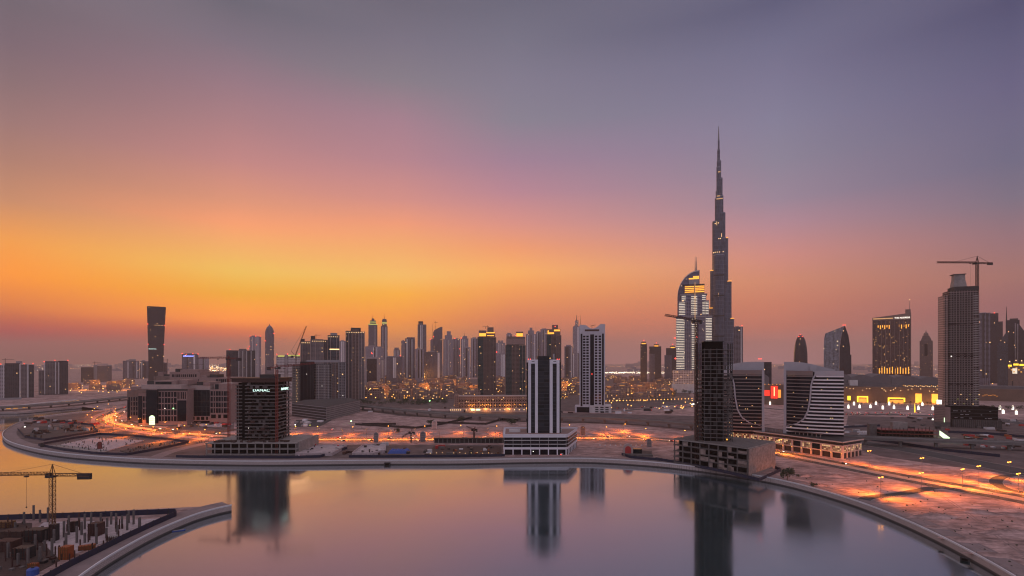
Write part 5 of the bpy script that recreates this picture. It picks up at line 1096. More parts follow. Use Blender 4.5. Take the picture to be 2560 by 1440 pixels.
t = court('rear dark roofed stone block between the court and the far pale block', 384, 424, 1050, 940, M['brown'], 60); t.box('roof_box', 406, 422, 936, M['dark'], 5, 20, 940.4); t.box('roof_box', 388, 400, 930, M['pink'], 8, 12, 940.2)
t = court('rear stone block with dark boxes on the right behind the office court', 500, 575, 1000, 944, M['pink'], 60); t.box('roof_box', 520, 541, 936, M['dark'], 6, 20, 944.3); t.box('roof_box', 498, 512, 938, M['pink'], 6, 20, 944.2); grid(t, 540, 572, 947, 958, 6, 1)
# ================================================================= MALL and the lit boulevard before it
t = Tower('shopping_mall', 'long dark mall with vaulted grey roofs and yellow lit portals behind a row of lanterns', 'shopping mall', 2235, 1200, phi=math.atan2(xx(2235, 1200), 1200) * .55)
MW = mat('mall_wall', (.17, .11, .08), .8, var=.2, scale=.05); MR = mat('mall_roof', (.13, .12, .13), .7, var=.1)
A0, A1 = t.X(2105), t.X(2372)
MB().box(A0, A1, 0, 60, 0, t.Z(968)).build('front_wall', MW, t.root); MB().box(A0 - 8, A1 + 6, 20, 90, 0, t.Z(961)).build('roof_block', MR, t.root)
for i, (x0, x1, pt) in enumerate([(1925, 1958, 934), (2094, 2152, 930), (2150, 2200, 934), (2196, 2245, 932), (2240, 2300, 936), (2296, 2345, 938)]):
    a, b = t.X(x0), t.X(x1); zt = t.Z(pt + 4); zb = t.Z(962); P = [(a, zb - 5), (b, zb - 5)] + [(b + (a - b) * k / 12, zb + (zt - zb) * math.sin(PI * (.18 + .64 * k / 12)) ** .8) for k in range(13)]
    MB().vprism(P, 30 + (i % 2) * 2, 120).build('vaulted_roof', MR, t.root)
t.box('roof_hut', 2144, 2162, 952, M['pale'], 15, 12, 966)
def lx(px0, px1, py0, py1, m, nm, y=-.6, d=.5): return t.box(nm, px0, px1, py0, M[m], y, d, py1)
for x0, x1, y0, y1 in [(2156, 2180, 992, 1008), (2222, 2258, 994, 1012)]:
    lx(x0, x1, y0, y0 + 3, 'E_yellow', 'lit_portal'); lx(x0, x0 + 3, y0 + 3, y1, 'E_yellow', 'lit_portal'); lx(x1 - 3, x1, y0 + 3, y1, 'E_yellow', 'lit_portal'); lx(x0 + 4, x1 - 4, y0 + 6, y1, 'E_arcade', 'portal_glow', -.4, .3)
for x0, x1, y0, y1, m in [(2111, 2119, 980, 998, 'E_warm'), (2135, 2142, 992, 1003, 'E_yellow'), (2279, 2292, 983, 1006, 'E_gold'), (2312, 2325, 983, 1006, 'E_gold')]: lx(x0, x1, y0, y1, m, 'lit_panel')
for i in range(22): link('wall_lamp', ball_mesh(.8, M['E_warm']), t.root, (A0 + (A1 - A0) * rnd.random(), -.8, t.Z(970 + rnd.random() * 8)))
for i in range(24): link('roof_lamp', ball_mesh(.9, M['E_warm' if i % 3 else 'E_gold']), t.root, (t.X(2256 + i * 3.8), 3, t.Z(963.5 + (i % 3))))
for x in (2111, 2168, 2240, 2285, 2318): ll = lamp_light((0, 0, 0), 1800, (1, .42, .05), 2, 'POINT'); ll.parent = t.root; ll.location = (t.X(x), -14, 7)
t2 = Tower('mall_annex', 'dark low mall wing with an orange arch sign at the right picture edge', 'shopping mall', 2510, 1250, phi=.5); t2.box('wing_body', 2440, 2552, 973, MW, 0, 60); t2.box('upper_wing', 2450, 2556, 966, MR, 14, 40); t2.box('side_wing', 2552, 2640, 980, MW, 1, 40)
for i in range(8): link('sign_lamp', ball_mesh(.8, M['E_orsign']), t2.root, (t2.X(2470 + i * 3.8), -.8, t2.Z(991 - 3 * abs(math.sin(i * .9)))))
# red lit sign hall between the twins
t = Tower('red_sign_hall', 'low hall with glowing red and orange banner signs seen between the curved twins', 'building', 1934, 1150); t.box('hall_body', 1905, 1965, 962, MW, 1, 40)
t.box('banner', 1927, 1944, 965, M['E_redsign'], -.5, 1, 996); t.box('banner', 1911, 1924, 976, M['E_redsign'], -.2, 1, 990); t.box('banner', 1945, 1952, 974, M['E_orsign'], -.3, 1, 994); t.box('banner_mark', 1934.5, 1936.5, 968, M['E_warm'], -.8, .3, 990)
for x in (1912, 1922, 1932, 1942, 1950): link('roof_lamp', ball_mesh(.9, M['E_orsign']), t.root, (t.X(x), 0, t.Z(961)))
t = Tower('office_block', 'plain grey block behind the left curved twin', 'office block', 1917, 1500); t.box('block_body', 1905, 1929, 905, FA['dglass'], 0, 30)
# lantern posts along the mall road
lan = thing('lantern_tower', 'x', 'lantern', group='white lantern towers before the mall'); MB().box(-1.3, 1.3, -1.3, 1.3, 0, 6).build('lantern_body', M['E_white'], lan); MB().box(-.8, .8, -.8, .8, 6, 8.6).build('lantern_top', M['E_balcony'], lan)
lpx = [(2121, 1021), (2149, 1020), (2176, 1020), (2207, 1023), (2235, 1022), (2269, 1024), (2296, 1024), (2332, 1025), (2135, 1013), (2190, 1012), (2223, 1013), (2306, 1014), (2508, 1034), (2541, 1036), (2500, 1024), (2532, 1024), (1925, 1012), (1940, 1003), (1918, 1002), (1953, 1012)]
for i, (px, py) in enumerate(lpx):
    p = gp(px, py); lab = 'white glowing lantern tower before the mall wall, %s of the front row from the left' % nth(i) if i < 8 else ('white glowing lantern tower close to the mall wall, %s of the rear row' % nth(i - 8) if i < 12 else ('white lantern tower beyond the unfinished apartment tower, %s one' % nth(i - 12) if i < 16 else 'white lantern tower before the red sign hall, %s one' % nth(i - 16)))
    if i == 0: lan.location = p; lan['label'] = lab
    else: dup(lan, p, 0, None, lab)
t = thing('light_column', 'slim yellow light column among the white lanterns', 'light column', gp(2287, 1031)); MB().lathe([(.9, 0), (.9, 8), (.5, 14), (.1, 18)], 8).build('column', M['E_yellow'], t)
# palace like hotel at far right
t = Tower('palace_hotel', 'gold lit palace hotel with small domes at the right picture edge', 'hotel', 2535, 1900); t.box('palace_body', 2500, 2590, 915, FA['sandh'], 0, 40, 950)
for x, w_, py in ((2511, 8, 900), (2524, 6, 903), (2540, 7, 900), (2554, 6, 901)):
    t.box('turret', x - w_, x + w_, py + 8, M['brown'], -4, 14); t.box('lit_storey', x - w_ + .6, x + w_ - .6, py + 9, M['E_yellow'], -5, .8, py + 13.5); MB().lathe([(w_ * .9, t.Z(py + 8)), (w_ * .8, t.Z(py + 4)), (w_ * .3, t.Z(py)), (.4, t.Z(py - 3))], 10, t.X(x), 2).build('dome', M['brown'], t.root); link('dome_lamp', ball_mesh(1.6, M['E_warm']), t.root, (t.X(x), -2, t.Z(py + 1)))
t.box('lit_front', 2531, 2543, 921, M['E_balcony'], -5, .8, 934).scale = (1, 1, 1)
for i in range(10): t.box('lit_storey', 2503 + i * 6, 2507 + i * 6, 918 + (i % 3) * 5, M['E_arcade'], -5.2, .6, 921 + (i % 3) * 5)

# ================================================================= viaduct and bridge
def viaduct(pts, z, w, label, name, step, pier_m, deck_m):
    t = thing(name, label, 'bridge', (pts[0][0], pts[0][1], G)); o = Vector((pts[0][0], pts[0][1])); q = [Vector(p[:2]) - o for p in pts]; q = smooth_line(q, 8)
    MB().ribbon(q, w, z - 2.4, z).build('deck', deck_m, t)
    for s_ in (1, -1): MB().ribbon(offset(q, s_ * (w / 2 + .2)), .35, z - .6, z + 1.1).build('parapet', deck_m, t)
    for p, a in along(q, step, step * .5):
        b = MB().box(-1.4, 1.4, -1.2, 1.2, -G if name == 'road_bridge' else 0, z - 4).taper(-1.4, 1.4, -1.2, 1.2, z - 4, z - 2.4, 2.2).build('pier', pier_m, t); b.location = (p.x, p.y, 0); b.rotation_euler = (0, 0, a)
    return t
VM = mat('viaduct_concrete', (.18, .17, .165), .85, var=.2, scale=.05)
viaduct([(-760, 1500), (-520, 1240), (-329, 1053), (-124, 880), (13, 826), (111, 815), (194, 777), (258, 717), (330, 650), (430, 590), (700, 520)], 8.5, 13, 'grey elevated road crossing the middle distance behind the sandy plots', 'viaduct', 34, VM, VM)
viaduct([(-1500, 820), (-1180, 905), (-1020, 985), (-970, 1100), (-985, 1324), (-1040, 1700)], 7.5, 24, 'grey road bridge over the narrow inlet at left', 'road_bridge', 40, VM, VM)
# lit arcade on the far bank of the inlet
t = thing('waterside_arcade', 'low waterside arcade glowing yellow below the left apartment blocks', 'building', (*gp(120, 1019).xy, G)); q = [gp(p, y).xy - gp(120, 1019).xy for p, y in ((0, 1024), (50, 1021), (100, 1015), (190, 1006))]
MB().ribbon(q, 10, 0, 7).build('arcade_wall', M['pale'], t)
for p, a in along(q, 11):
    o = MB().box(-3.6, 3.6, -5.6, -5.3, .8, 4.6).build('lit_bay', M['E_arcade'], t); o.location = (p.x, p.y, 0); o.rotation_euler = (0, 0, a)
t = Tower('boundary_wall', 'plain pale wall at the left edge below the first apartment block', 'wall', 20, 1300); t.box('wall_body', -30, 55, 995, M['grey'], 0, 6)

# ================================================================= cranes
def lattice(mb, p, q, w, r, n, tri=False):
    p, q = Vector(p), Vector(q); d = (q - p).normalized(); a = d.orthogonal().normalized() if abs(d.z) > .9 else Vector((-d.y, d.x, 0)).normalized(); c = d.cross(a).normalized()
    if abs(d.z) > .9: a, c = Vector((1, 0, 0)), Vector((0, 1, 0))
    cs = [(a * w / 2 - c * w / 2), (a * w / 2 + c * w / 2), (-a * w / 2 + c * w / 2), (-a * w / 2 - c * w / 2)]
    if tri: up = c if c.z > 0 else -c; cs = [a * w / 2, -a * w / 2, up * w * 1.1]
    for o in cs: mb.tube(p + o, q + o, r, r, 4)
    for i in range(n):
        u, v = p + (q - p) * (i / n), p + (q - p) * ((i + 1) / n)
        for k in range(len(cs)):
            A, B = cs[k], cs[(k + 1) % len(cs)]; mb.tube(u + (A if i % 2 else B), v + (B if i % 2 else A), r * .7, r * .7, 3)
            mb.tube(u + A, u + B, r * .7, r * .7, 3)
def crane(label, base, h, jib, cj, az, m, pitch=0, w=1.7, r=.12, name='tower_crane', peak=7, luff=False, n=14, cabm='dark', trolley=.35):
    t = thing(name, label, 'crane', base, az, 'tower cranes on the building sites')
    b = MB(); lattice(b, (0, 0, 0), (0, 0, h), w, r, max(4, int(h / (w * 1.2)))); b.build('mast', m, t)
    MB().box(-w * .9, w * .9, -w * .9, w * .9, h, h + .9).build('slewing_ring', M[cabm], t); MB().taper(w * .6, w * 1.9, -w * 1.2, w * .2, h - .4, h + 2.2, .9).build('cab', M[cabm], t)
    J = Vector((math.cos(pitch) * jib, 0, h + 1.4 + math.sin(pitch) * jib)); b = MB(); lattice(b, (w * .6, 0, h + 1.4), J, w * .75, r, n, True); b.build('jib', m, t)
    b = MB(); lattice(b, (-w * .5, 0, h + 1.4), (-cj, 0, h + 1.2), w * .7, r, 5); b.build('counter_jib', m, t)
    MB().box(-cj - .6, -cj * .68, -.8, .8, h - 1.4, h + 2.0).build('counterweight', M['dark'], t)
    P = Vector((0, 0, h + peak)); b = MB()
    if luff: P = Vector((-1.5, 0, h + peak))
    for s_ in ((-1, -1), (1, -1), (1, 1), (-1, 1)): b.tube((s_[0] * w / 2, s_[1] * w / 2, h + .8), P, r * 1.2, r, 4)
    b.build('tower_peak', m, t)
    b = MB().tube(P, J * .62 + Vector((0, 0, .38 * (h + 1.4) + .6)), r * .55, r * .55, 4) if not luff else MB().tube(P, J, r * .55, r * .55, 4); b.tube(P, (-cj * .85, 0, h + 1.6), r * .55, r * .55, 4); b.build('stay', M['dark'], t)
    if trolley and not luff:
        x = jib * trolley; tr_ = MB().box(x - 1, x + 1, -.6, .6, h + .2, h + .9).build('trolley', M['dark'], t); MB().tube((x, 0, h + .2), (x, 0, h * .42), .05, .05, 4).box(x - .25, x + .25, -.25, .25, h * .42 - .8, h * .42).build('hook', M['dark'], t)
    return t
p = gp(131, 1318); crane('ochre tower crane standing in the foreground building site, jib leaving the picture at left', p, zz(1193, p.y) - G, 48, 21, math.radians(183), M['yellow'], w=2.1, r=.17, peak=7.6, n=26, trolley=.3)
p = Vector((xx(572, 585), 585, G)); crane('red tower crane at the left side of the dark concrete frame', p, zz(899, 585) - G, 40, 15, math.radians(170), M['red'], w=2.0, r=.2, peak=5)
p = Vector((xx(692, 532), 532, G)); crane('red tower crane before the front of the dark concrete frame, jib reaching right', p, zz(922, 532) - G, 38, 9, math.radians(8), M['red'], pitch=.10, w=2.0, r=.2, peak=5, trolley=.2)
t = Tower('luffing_crane', 'leaning crane with a steep jib over the close brown cluster', 'crane', 738, 1400, group='tower cranes on the building sites')
b = MB(); lattice(b, (t.X(738), -8, t.Z(890)), (t.X(766), -8, t.Z(815)), 2.2, .45, 14); b.build('jib', M['rust'], t.root); b = MB(); lattice(b, (t.X(740), -8, 0), (t.X(740), -8, t.Z(885)), 2.2, .4, 20); b.build('mast', M['rust'], t.root)
MB().tube((t.X(728), -8, t.Z(878)), (t.X(765), -8, t.Z(816)), .25).tube((t.X(728), -8, t.Z(878)), (t.X(739), -8, t.Z(891)), .5).build('stay', M['dark'], t.root); t.box('counterweight', 727, 734, 889, M['dark'], -10, 4, 894)
p = gp(1028, 1107); crane('small luffing crane on the site between the boulevard and the quay, left one of two', p, 11, 12, 3.5, math.radians(195), M['rust'], pitch=-.5, w=1.6, r=.22, luff=True, peak=8, n=6)
p = gp(1185, 1106); crane('small luffing crane on the site left of the striped tower, right one of two', p, 14, 11, 3.5, math.radians(205), M['rust'], pitch=.35, w=1.6, r=.2, luff=True, peak=5, n=6)
p = Vector((xx(1741, 470), 470, G)); crane('rust coloured tower crane beside the bare concrete tower, jib pointing left over the curved hotel', p, zz(806, 470) - G, 31, 4.5, math.radians(188), M['rust'], pitch=.14, w=2.0, r=.26, peak=3.4, n=14, trolley=0)
p = Vector((xx(2443, 775), 775, G)); crane('tower crane on top of the unfinished apartment tower', p, zz(660, 775) - G, 62, 23, math.radians(181), M['rust'], w=2.6, r=.36, peak=12, n=24, trolley=.17)
for px, D, py, L_, az, lab in [(237, 2450, 907, 26, 10, 'tiny far crane on the linked hazy slabs'), (1088, 3400, 806, 18, 5, 'tiny far crane on the curved top tower'), (418, 2600, 900, 22, 170, 'tiny far crane beside the waisted tower'), (1218, 1435, 816, 14, 178, 'tiny crane on the leftmost gold crowned tower'), (790, 1410, 838, 14, 4, 'tiny crane above the close brown cluster'), (388, 1050, 930, 12, 20, 'small dark crane on the rear roof of the stone office court'), (485, 1300, 912, 22, 15, 'thin dark crane before the pale block with the blue sign'), (13, 1900, 899, 30, 8, 'tiny far crane above the leftmost apartment slab')]:
    t = thing('tower_crane', lab, 'crane', (xx(px, D), D, G), math.radians(az), 'small far cranes on rooftops'); h_ = zz(py, D) - G; s_ = D / 1000
    MB().tube((0, 0, max(0, h_ - 40 * s_)), (0, 0, h_ + 2.5 * s_), .45 * s_, .4 * s_, 4).build('mast', M['rust'], t); MB().tube((-L_ * .35, 0, h_), (L_, 0, h_ + .5), .45 * s_, .3 * s_, 4).build('jib', M['rust'], t)
# hoist tower beside the bare concrete frame
t = thing('construction_hoist', 'rust coloured lattice hoist mast climbing beside the bare concrete tower', 'hoist', (xx(1748, 474), 474, G)); b = MB(); lattice(b, (0, 0, 0), (0, 0, zz(880, 474) - G), 2.6, .2, 40); b.build('mast', M['red'], t)
for f in range(8): MB().box(-3, 3, 0, 2.4, 22 + f * 9, 22.5 + f * 9).build('landing', M['rust'], t)

# ================================================================= hoardings, plots, kiosks
def fence(pts, label, h=2.6, m=None, group='navy site hoardings'):
    o = Vector(pts[0][:2]); t = thing('site_hoarding', label, 'hoarding', (o.x, o.y, G), 0, group); q = [Vector(p[:2]) - o for p in pts]
    MB().ribbon(q, .25, 0, h).build('panel_run', m or M['navy'], t); b = MB().box(-.15, .15, -.15, .15, 0, h + .35).mesh('post', M['dark'])
    for i, (p, a) in enumerate(along(q, max(6, sum((q[i + 1] - q[i]).length for i in range(len(q) - 1)) / 40))): link('post', b, t, (p.x, p.y, 0), a)
    return t
P_ = lambda *ps: [gp(*p) for p in ps]
fence(P_((96, 1114), (160, 1127), (240, 1136), (318, 1139), (400, 1124), (472, 1107), (420, 1100), (320, 1090), (250, 1087), (180, 1098), (96, 1114)), 'dark hoarding round the pale slab plot before the curved road')
fence(P_((44, 1074), (62, 1094), (110, 1102), (245, 1080), (232, 1064), (130, 1052)), 'dark hoarding round the cluttered plot at the tip of the peninsula')
fence(P_((440, 1144), (500, 1145), (640, 1146), (720, 1146), (800, 1144), (868, 1122)), 'navy hoarding along the quay below the dark concrete frame')
fence(P_((872, 1144), (1000, 1144), (1130, 1143), (1262, 1141)), 'navy hoarding along the quay below the blue sheeted yard')
fence(P_((1554, 1138), (1578, 1146), (1650, 1152)), 'navy hoarding round the arched sales pavilion')
fence(P_((1640, 1150), (1700, 1160), (1800, 1180), (1898, 1203), (1952, 1178), (1938, 1172)), 'bright navy hoarding round the foot of the blockwork podium')
fence(P_((390, 1077), (450, 1083), (540, 1083), (590, 1076)), 'brown hoarding along the curved road before the office court', 2.4, M['brown'])
fence(P_((888, 1063), (960, 1067), (1040, 1072), (1090, 1065), (1180, 1046)), 'dark hoarding crossing the sandy plots in the middle', 3.2, M['dark'])
fence(P_((905, 1062), (990, 1062)), 'short dark wall on the sandy plot left of the small arches', 3, M['dark'])
fence(P_((1090, 1058), (1215, 1062), (1255, 1050), (1300, 1052)), 'dark hoarding before the viaduct right of the bushes', 3, M['dark'])
fence(P_((2152, 1098), (2230, 1108), (2360, 1128), (2500, 1143)), 'blue hoarding along the wide unlit road at right', 3, M['navy'])
fence(P_((2108, 1070), (2200, 1066)), 'short blue hoarding before the reddish site at right', 3, M['navy']); fence(P_((2370, 1082), (2470, 1086), (2560, 1094)), 'blue hoarding below the unfinished apartment tower', 3, M['navy'])
fence(P_((-60, 1302), (100, 1297), (300, 1290), (437, 1284), (441, 1290), (380, 1317), (320, 1345), (250, 1380), (180, 1415), (100, 1460), (20, 1520)), 'navy hoarding round the column filled foreground site', 3.2)
# arched kiosks
def kiosk(px, py, h, w, label, m='steel', fm='trim'):
    t = thing('arched_kiosk', label, 'kiosk', gp(px, py), 0, 'small arched kiosks on the plots'); D = gp(px, py).y; t.rotation_euler = (0, 0, -math.atan2(t.location.x, D))
    def arch(w, h, n=10): return [(-w / 2, 0), (w / 2, 0)] + [(w / 2 * math.cos(PI * k / n), h - w / 2 + w / 2 * math.sin(PI * k / n)) for k in range(n + 1)]
    MB().vprism(arch(w, h), 0, 2.0).build('arch_frame', M[fm], t); MB().vprism(arch(w * .78, h * .94), -.15, .3).build('arch_panel', M[m], t)
    for k in range(4): MB().box(-w * .4, w * .4, -.3, -.1, h * (.15 + .17 * k), h * (.15 + .17 * k) + .25).build('panel_bar', M[fm], t)
    return t
kiosk(940, 1106, 12.5, 5.5, 'tall arched kiosk on the quay side of the glowing boulevard, left of two'); kiosk(1057, 1104, 12.5, 6.5, 'tall arched kiosk on the quay side of the glowing boulevard, right of two'); kiosk(1086, 1072, 12, 7.5, 'pale arched kiosk beside the bushes on the sandy plot', 'grey', 'pale')
kiosk(1457, 1087, 12, 7, 'arched kiosk lit orange right of the striped tower', 'brown', 'trim'); kiosk(1623, 1117, 9, 5.6, 'dark arched kiosk on the orange sand above the sales pavilion'); kiosk(249, 1124, 8.6, 4.2, 'reddish arched kiosk standing in the pale slab plot', 'red', 'rust'); kiosk(105, 1118, 5, 3, 'small dark kiosk near the tip of the peninsula', 'dark', 'dark')
t = thing('sales_pavilion', 'small arched sales pavilion with a blue panel and rubble, on the quay', 'pavilion', gp(1590, 1139), -.1)
MB().vprism([(-13, 0), (-3, 0)] + [(-8 + 5 * math.cos(PI * k / 10), 7 + 5 * math.sin(PI * k / 10)) for k in range(11)], 0, 3).build('arch_wall', M['trim'], t); MB().vprism([(-11, 0), (-5, 0)] + [(-8 + 3 * math.cos(PI * k / 10), 6.6 + 3 * math.sin(PI * k / 10)) for k in range(11)], -.3, .2).build('arch_panel', M['redpaint'], t)
MB().box(-3, 6, .5, 8, 0, 6.5).build('blue_hall', M['teal'], t); MB().box(6, 16, 1, 9, 0, 5).build('side_hall', M['brown'], t); MB().box(-13, 16, -6, -.5, 0, 2.2).build('plinth', M['raw_concrete'], t)
# building plots with slabs and posts
def slab(pts, label, h=.9, m=None, name='site_slab', walls=0):
    c = sum((Vector(p[:2]) for p in pts), Vector((0, 0))) / len(pts); t = thing(name, label, 'foundation', (c.x, c.y, G)); q = [Vector(p[:2]) - c for p in pts]
    MB().prism([(v.x, v.y) for v in q], -.5, h).build('slab', m or M['pale'], t)
    if walls: MB().ribbon(q + [q[0]], .5, h - .2, h + walls).build('upstand', m or M['pale'], t)
    return t, q, h
PALE = mat('pale_site_slab', (.44, .37, .38), .9, var=.3, scale=.25)
def clutter(t, q, h, n, hmin, hmax, mats, w=(.4, 1.2), nm='column'):
    xs = [v.x for v in q]; ys = [v.y for v in q]; done = 0; tries = 0
    while done < n and tries < n * 20:
        tries += 1; x = rnd.uniform(min(xs), max(xs)); y = rnd.uniform(min(ys), max(ys)); ins = False
        for i in range(len(q)):
            a, b = q[i], q[i - 1]
            if (a.y > y) != (b.y > y) and x < (b.x - a.x) * (y - a.y) / (b.y - a.y) + a.x: ins = not ins
        if not ins: continue
        s_ = rnd.uniform(*w); hh = rnd.uniform(hmin, hmax); MB().box(x - s_ / 2, x + s_ / 2, y - s_ / 2, y + s_ / 2, h, h + hh).build(nm, M[rnd.choice(mats)], t); done += 1
t, q, h = slab(P_((150, 1113), (230, 1096), (360, 1102), (270, 1128)), 'pale foundation slab with short columns inside the dark hoarding', .8, PALE); clutter(t, q, h, 44, 1.2, 3.2, ['concrete', 'raw_concrete', 'dark'], (.4, .8))
t, q, h = slab(P_((118, 1114), (150, 1113), (270, 1128), (252, 1134)), 'darker foundation strip at the front of the pale slab plot', .5, M['concrete']); clutter(t, q, h, 24, 1, 2.6, ['concrete', 'dark'], (.4, .8))
t, q, h = slab(P_((330, 1136), (300, 1128), (390, 1108), (462, 1108)), 'low dark formwork grid at the right of the pale slab plot', .7, M['dark_concrete']); clutter(t, q, h, 26, 1, 2.4, ['concrete', 'timber', 'rust'], (.5, 1.2))
t, q, h = slab(P_((64, 1092), (100, 1066), (215, 1066), (235, 1078), (110, 1098)), 'cluttered dark plot at the tip of the peninsula with small sheds', .5, M['dark_concrete']); clutter(t, q, h, 40, 1, 4.2, ['concrete', 'dark', 'rust', 'timber', 'pale'], (.8, 4), 'site_block')
t, q, h = slab(P_((738, 1141), (780, 1119), (868, 1119), (830, 1140)), 'pale concrete deck with stepped edge beside the dark concrete frame', 2.6, PALE, walls=.9); clutter(t, q, h, 14, .6, 1.6, ['concrete', 'dark', 'redpaint'], (.8, 2.4), 'site_block')
t, q, h = slab(P_((880, 1140), (905, 1120), (965, 1113), (964, 1132), (935, 1140)), 'curved pale concrete deck left of the blue sheets', 2.2, PALE, walls=1.4); clutter(t, q, h, 12, .6, 2.2, ['concrete', 'pale', 'dark'], (.8, 3), 'site_block')
t = thing('sheeted_stack', 'stack under bright blue plastic sheets on the quay side yard', 'covered stack', gp(998, 1131)); b = MB(); n = 14
for i in range(n):
    for j in range(n): b.v.append((-10.5 + 21 * i / (n - 1), -8 + 16 * j / (n - 1), 0 if i in (0, n - 1) or j in (0, n - 1) else 2.2 + 1.2 * rnd.random()))
for i in range(n - 1):
    for j in range(n - 1): b.f.append((i * n + j, (i + 1) * n + j, (i + 1) * n + j + 1, i * n + j + 1))
b.build('sheet', M['blue'], t)
t, q, h = slab(P_((1060, 1139), (1085, 1116), (1252, 1116), (1252, 1140)), 'sunken yard with ochre formwork and lit sheds left of the striped tower', .3, M['timber']); clutter(t, q, h, 30, .5, 2.0, ['timber', 'rust', 'orange', 'dark', 'pale'], (1, 4), 'formwork_stack')
for i in range(11): link('work_light', ball_mesh(.3, M['E_warm']), t, (q[0].x + 6 + i * 6.0, q[0].y + 3 + (i % 3) * 2, h + 1.6))
ll = lamp_light((0, 0, 0), 300, (1, .45, .12)); ll.parent = t; ll.location = (q[3].x - 8, q[3].y + 6, 5)
t = thing('canopy_shed', 'long dark canopy over the rear of the sunken yard', 'shed', gp(1160, 1108)); MB().box(-36, 48, -2, 4, 5.4, 6.2).build('roof', M['dark'], t); [MB().box(x, x + .5, -1.6, -1.1, 0, 5.4).build('post', M['concrete'], t) for x in range(-35, 48, 5)]; MB().box(-36, 48, 2.5, 3.5, 0, 5.4).build('rear_wall', M['dark_concrete'], t)
t, q, h = slab(P_((585, 1060), (560, 1068), (500, 1066), (530, 1055)), 'pale yard with small site cabins before the office court', .2, PALE); clutter(t, q, h, 8, 1.5, 3, ['pale', 'redpaint', 'dark'], (3, 7), 'site_cabin')
t, q, h = slab(P_((735, 1068), (740, 1050), (830, 1050), (800, 1066)), 'white roofed site cabins right of the dark concrete frame', .3, M['dark_concrete']); clutter(t, q, h, 10, 2, 3, ['white', 'pale', 'grey'], (4, 9), 'site_cabin')
for px, py, m_ in ((775, 1063, 'E_lime'), (878, 1053, 'E_green'), (1074, 1002, 'E_green'), (738, 1062, 'E_white'), (62, 1067, 'E_white')):
    t = thing('floodlight', {775: 'yellow floodlight on a post by the white site cabins', 878: 'green floodlight on a post on the sandy plot', 1074: 'green floodlight far back in the low houses', 738: 'small white floodlight beside the white cabins', 62: 'white floodlight at the tip of the peninsula'}[px], 'floodlight', gp(px, py + 6)); hh = zz(py, gp(px, py + 6).y) - G; MB().tube((0, 0, 0), (0, 0, hh), .15).build('post', M['steel'], t); link('bulb', ball_mesh(1.0 * gp(px, py + 6).y / 800, M[m_]), t, (0, 0, hh))
# reddish unfinished block at right
t = thing('steel_frame_block', 'low unfinished block of reddish scaffold decks on the right', 'unfinished building', gp(2262, 1096), -.22); 
for k in range(3): MB().box(-30, 32, -8, 14, 2 + k * 4.2, 2.6 + k * 4.2).build('deck', M['red' if k else 'rust'], t)
for i in range(16): MB().box(-29 + i * 4, -28.5 + i * 4, -7.6, -7.1, 0, 12 + 4 * rnd.random()).build('column', M['rust'], t)
MB().box(-28, 30, -2, 13, 0, 10).build('core', M['black'], t); MB().box(-12, 4, 2, 10, 10.8, 20).build('formwork_box', M['concrete'], t); MB().box(-39, -31, 0, 8, 0, 17).build('formwork_box', M['raw_concrete'], t)
# yard of stacked goods at right
yn = 0
for i in range(46):
    px, py = rnd.uniform(2405, 2556), rnd.uniform(1086, 1122); s_ = rnd.uniform(2.5, 6)
    m_ = rnd.choice(['redpaint', 'redpaint', 'pale', 'white', 'dark', 'rust', 'concrete', 'orange']); 
    o = MB().taper(-s_, s_, -1.3, 1.3, 0, rnd.uniform(1.4, 3), .96).build('storage_container', M[m_]); o.location = gp(px, py); o.rotation_euler = (0, 0, rnd.choice((-.3, 1.27)) + rnd.uniform(-.1, .1))
    tag(o, {'redpaint': 'red', 'pale': 'pale', 'white': 'white', 'dark': 'dark', 'rust': 'rust coloured', 'concrete': 'grey', 'orange': 'orange'}[m_] + ' container or stack in the crowded yard right of the scaffold block', 'container', 'stacks in the crowded yard at right')
for i in range(18):
    px, py = rnd.uniform(2112, 2190), rnd.uniform(1078, 1090); m_ = rnd.choice(['redpaint', 'white', 'pale', 'grey']); s_ = rnd.uniform(1.6, 4)
    o = MB().taper(-s_, s_, -1.3, 1.3, 0, rnd.uniform(1.4, 3), .9).build('storage_container', M[m_]); o.location = gp(px, py); o.rotation_euler = (0, 0, -.2); tag(o, {'redpaint': 'red', 'white': 'white', 'pale': 'pale', 'grey': 'grey'}[m_] + ' container in the strip yard right of the visible curved twin', 'container', 'containers in the strip yard')
t = thing('lit_billboard', 'long slanting white lit billboard beside the crowded yard', 'billboard', gp(2361, 1099), math.atan2(gp(2372, 1104).y - gp(2348, 1086).y, gp(2372, 1104).x - gp(2348, 1086).x)); Lb = (gp(2372, 1104) - gp(2348, 1086)).length / 2
MB().box(-Lb, Lb, -.2, .2, 1, 7).build('lit_face', M['E_portal'], t); [MB().box(x, x + .3, .2, .5, 0, 7.4).build('post', M['steel'], t) for x in (-Lb, -Lb / 2, 0, Lb / 2, Lb - .3)]
t = thing('floodlight', 'white floodlight beside the red ribbed block', 'floodlight', gp(2332, 1058)); MB().tube((0, 0, 0), (0, 0, 6), .15).build('post', M['steel'], t); link('bulb', ball_mesh(1.3, M['E_white']), t, (0, 0, 6))
t = thing('floodlight', 'bright white floodlight cluster left of the bare concrete tower', 'floodlight', gp(1733, 1022)); MB().tube((0, 0, 0), (0, 0, 9), .25).build('post', M['steel'], t); [link('bulb', ball_mesh(1.7, M['E_white']), t, (x, 0, z)) for x, z in ((-2, 9), (1.5, 10), (4, 8.6))]
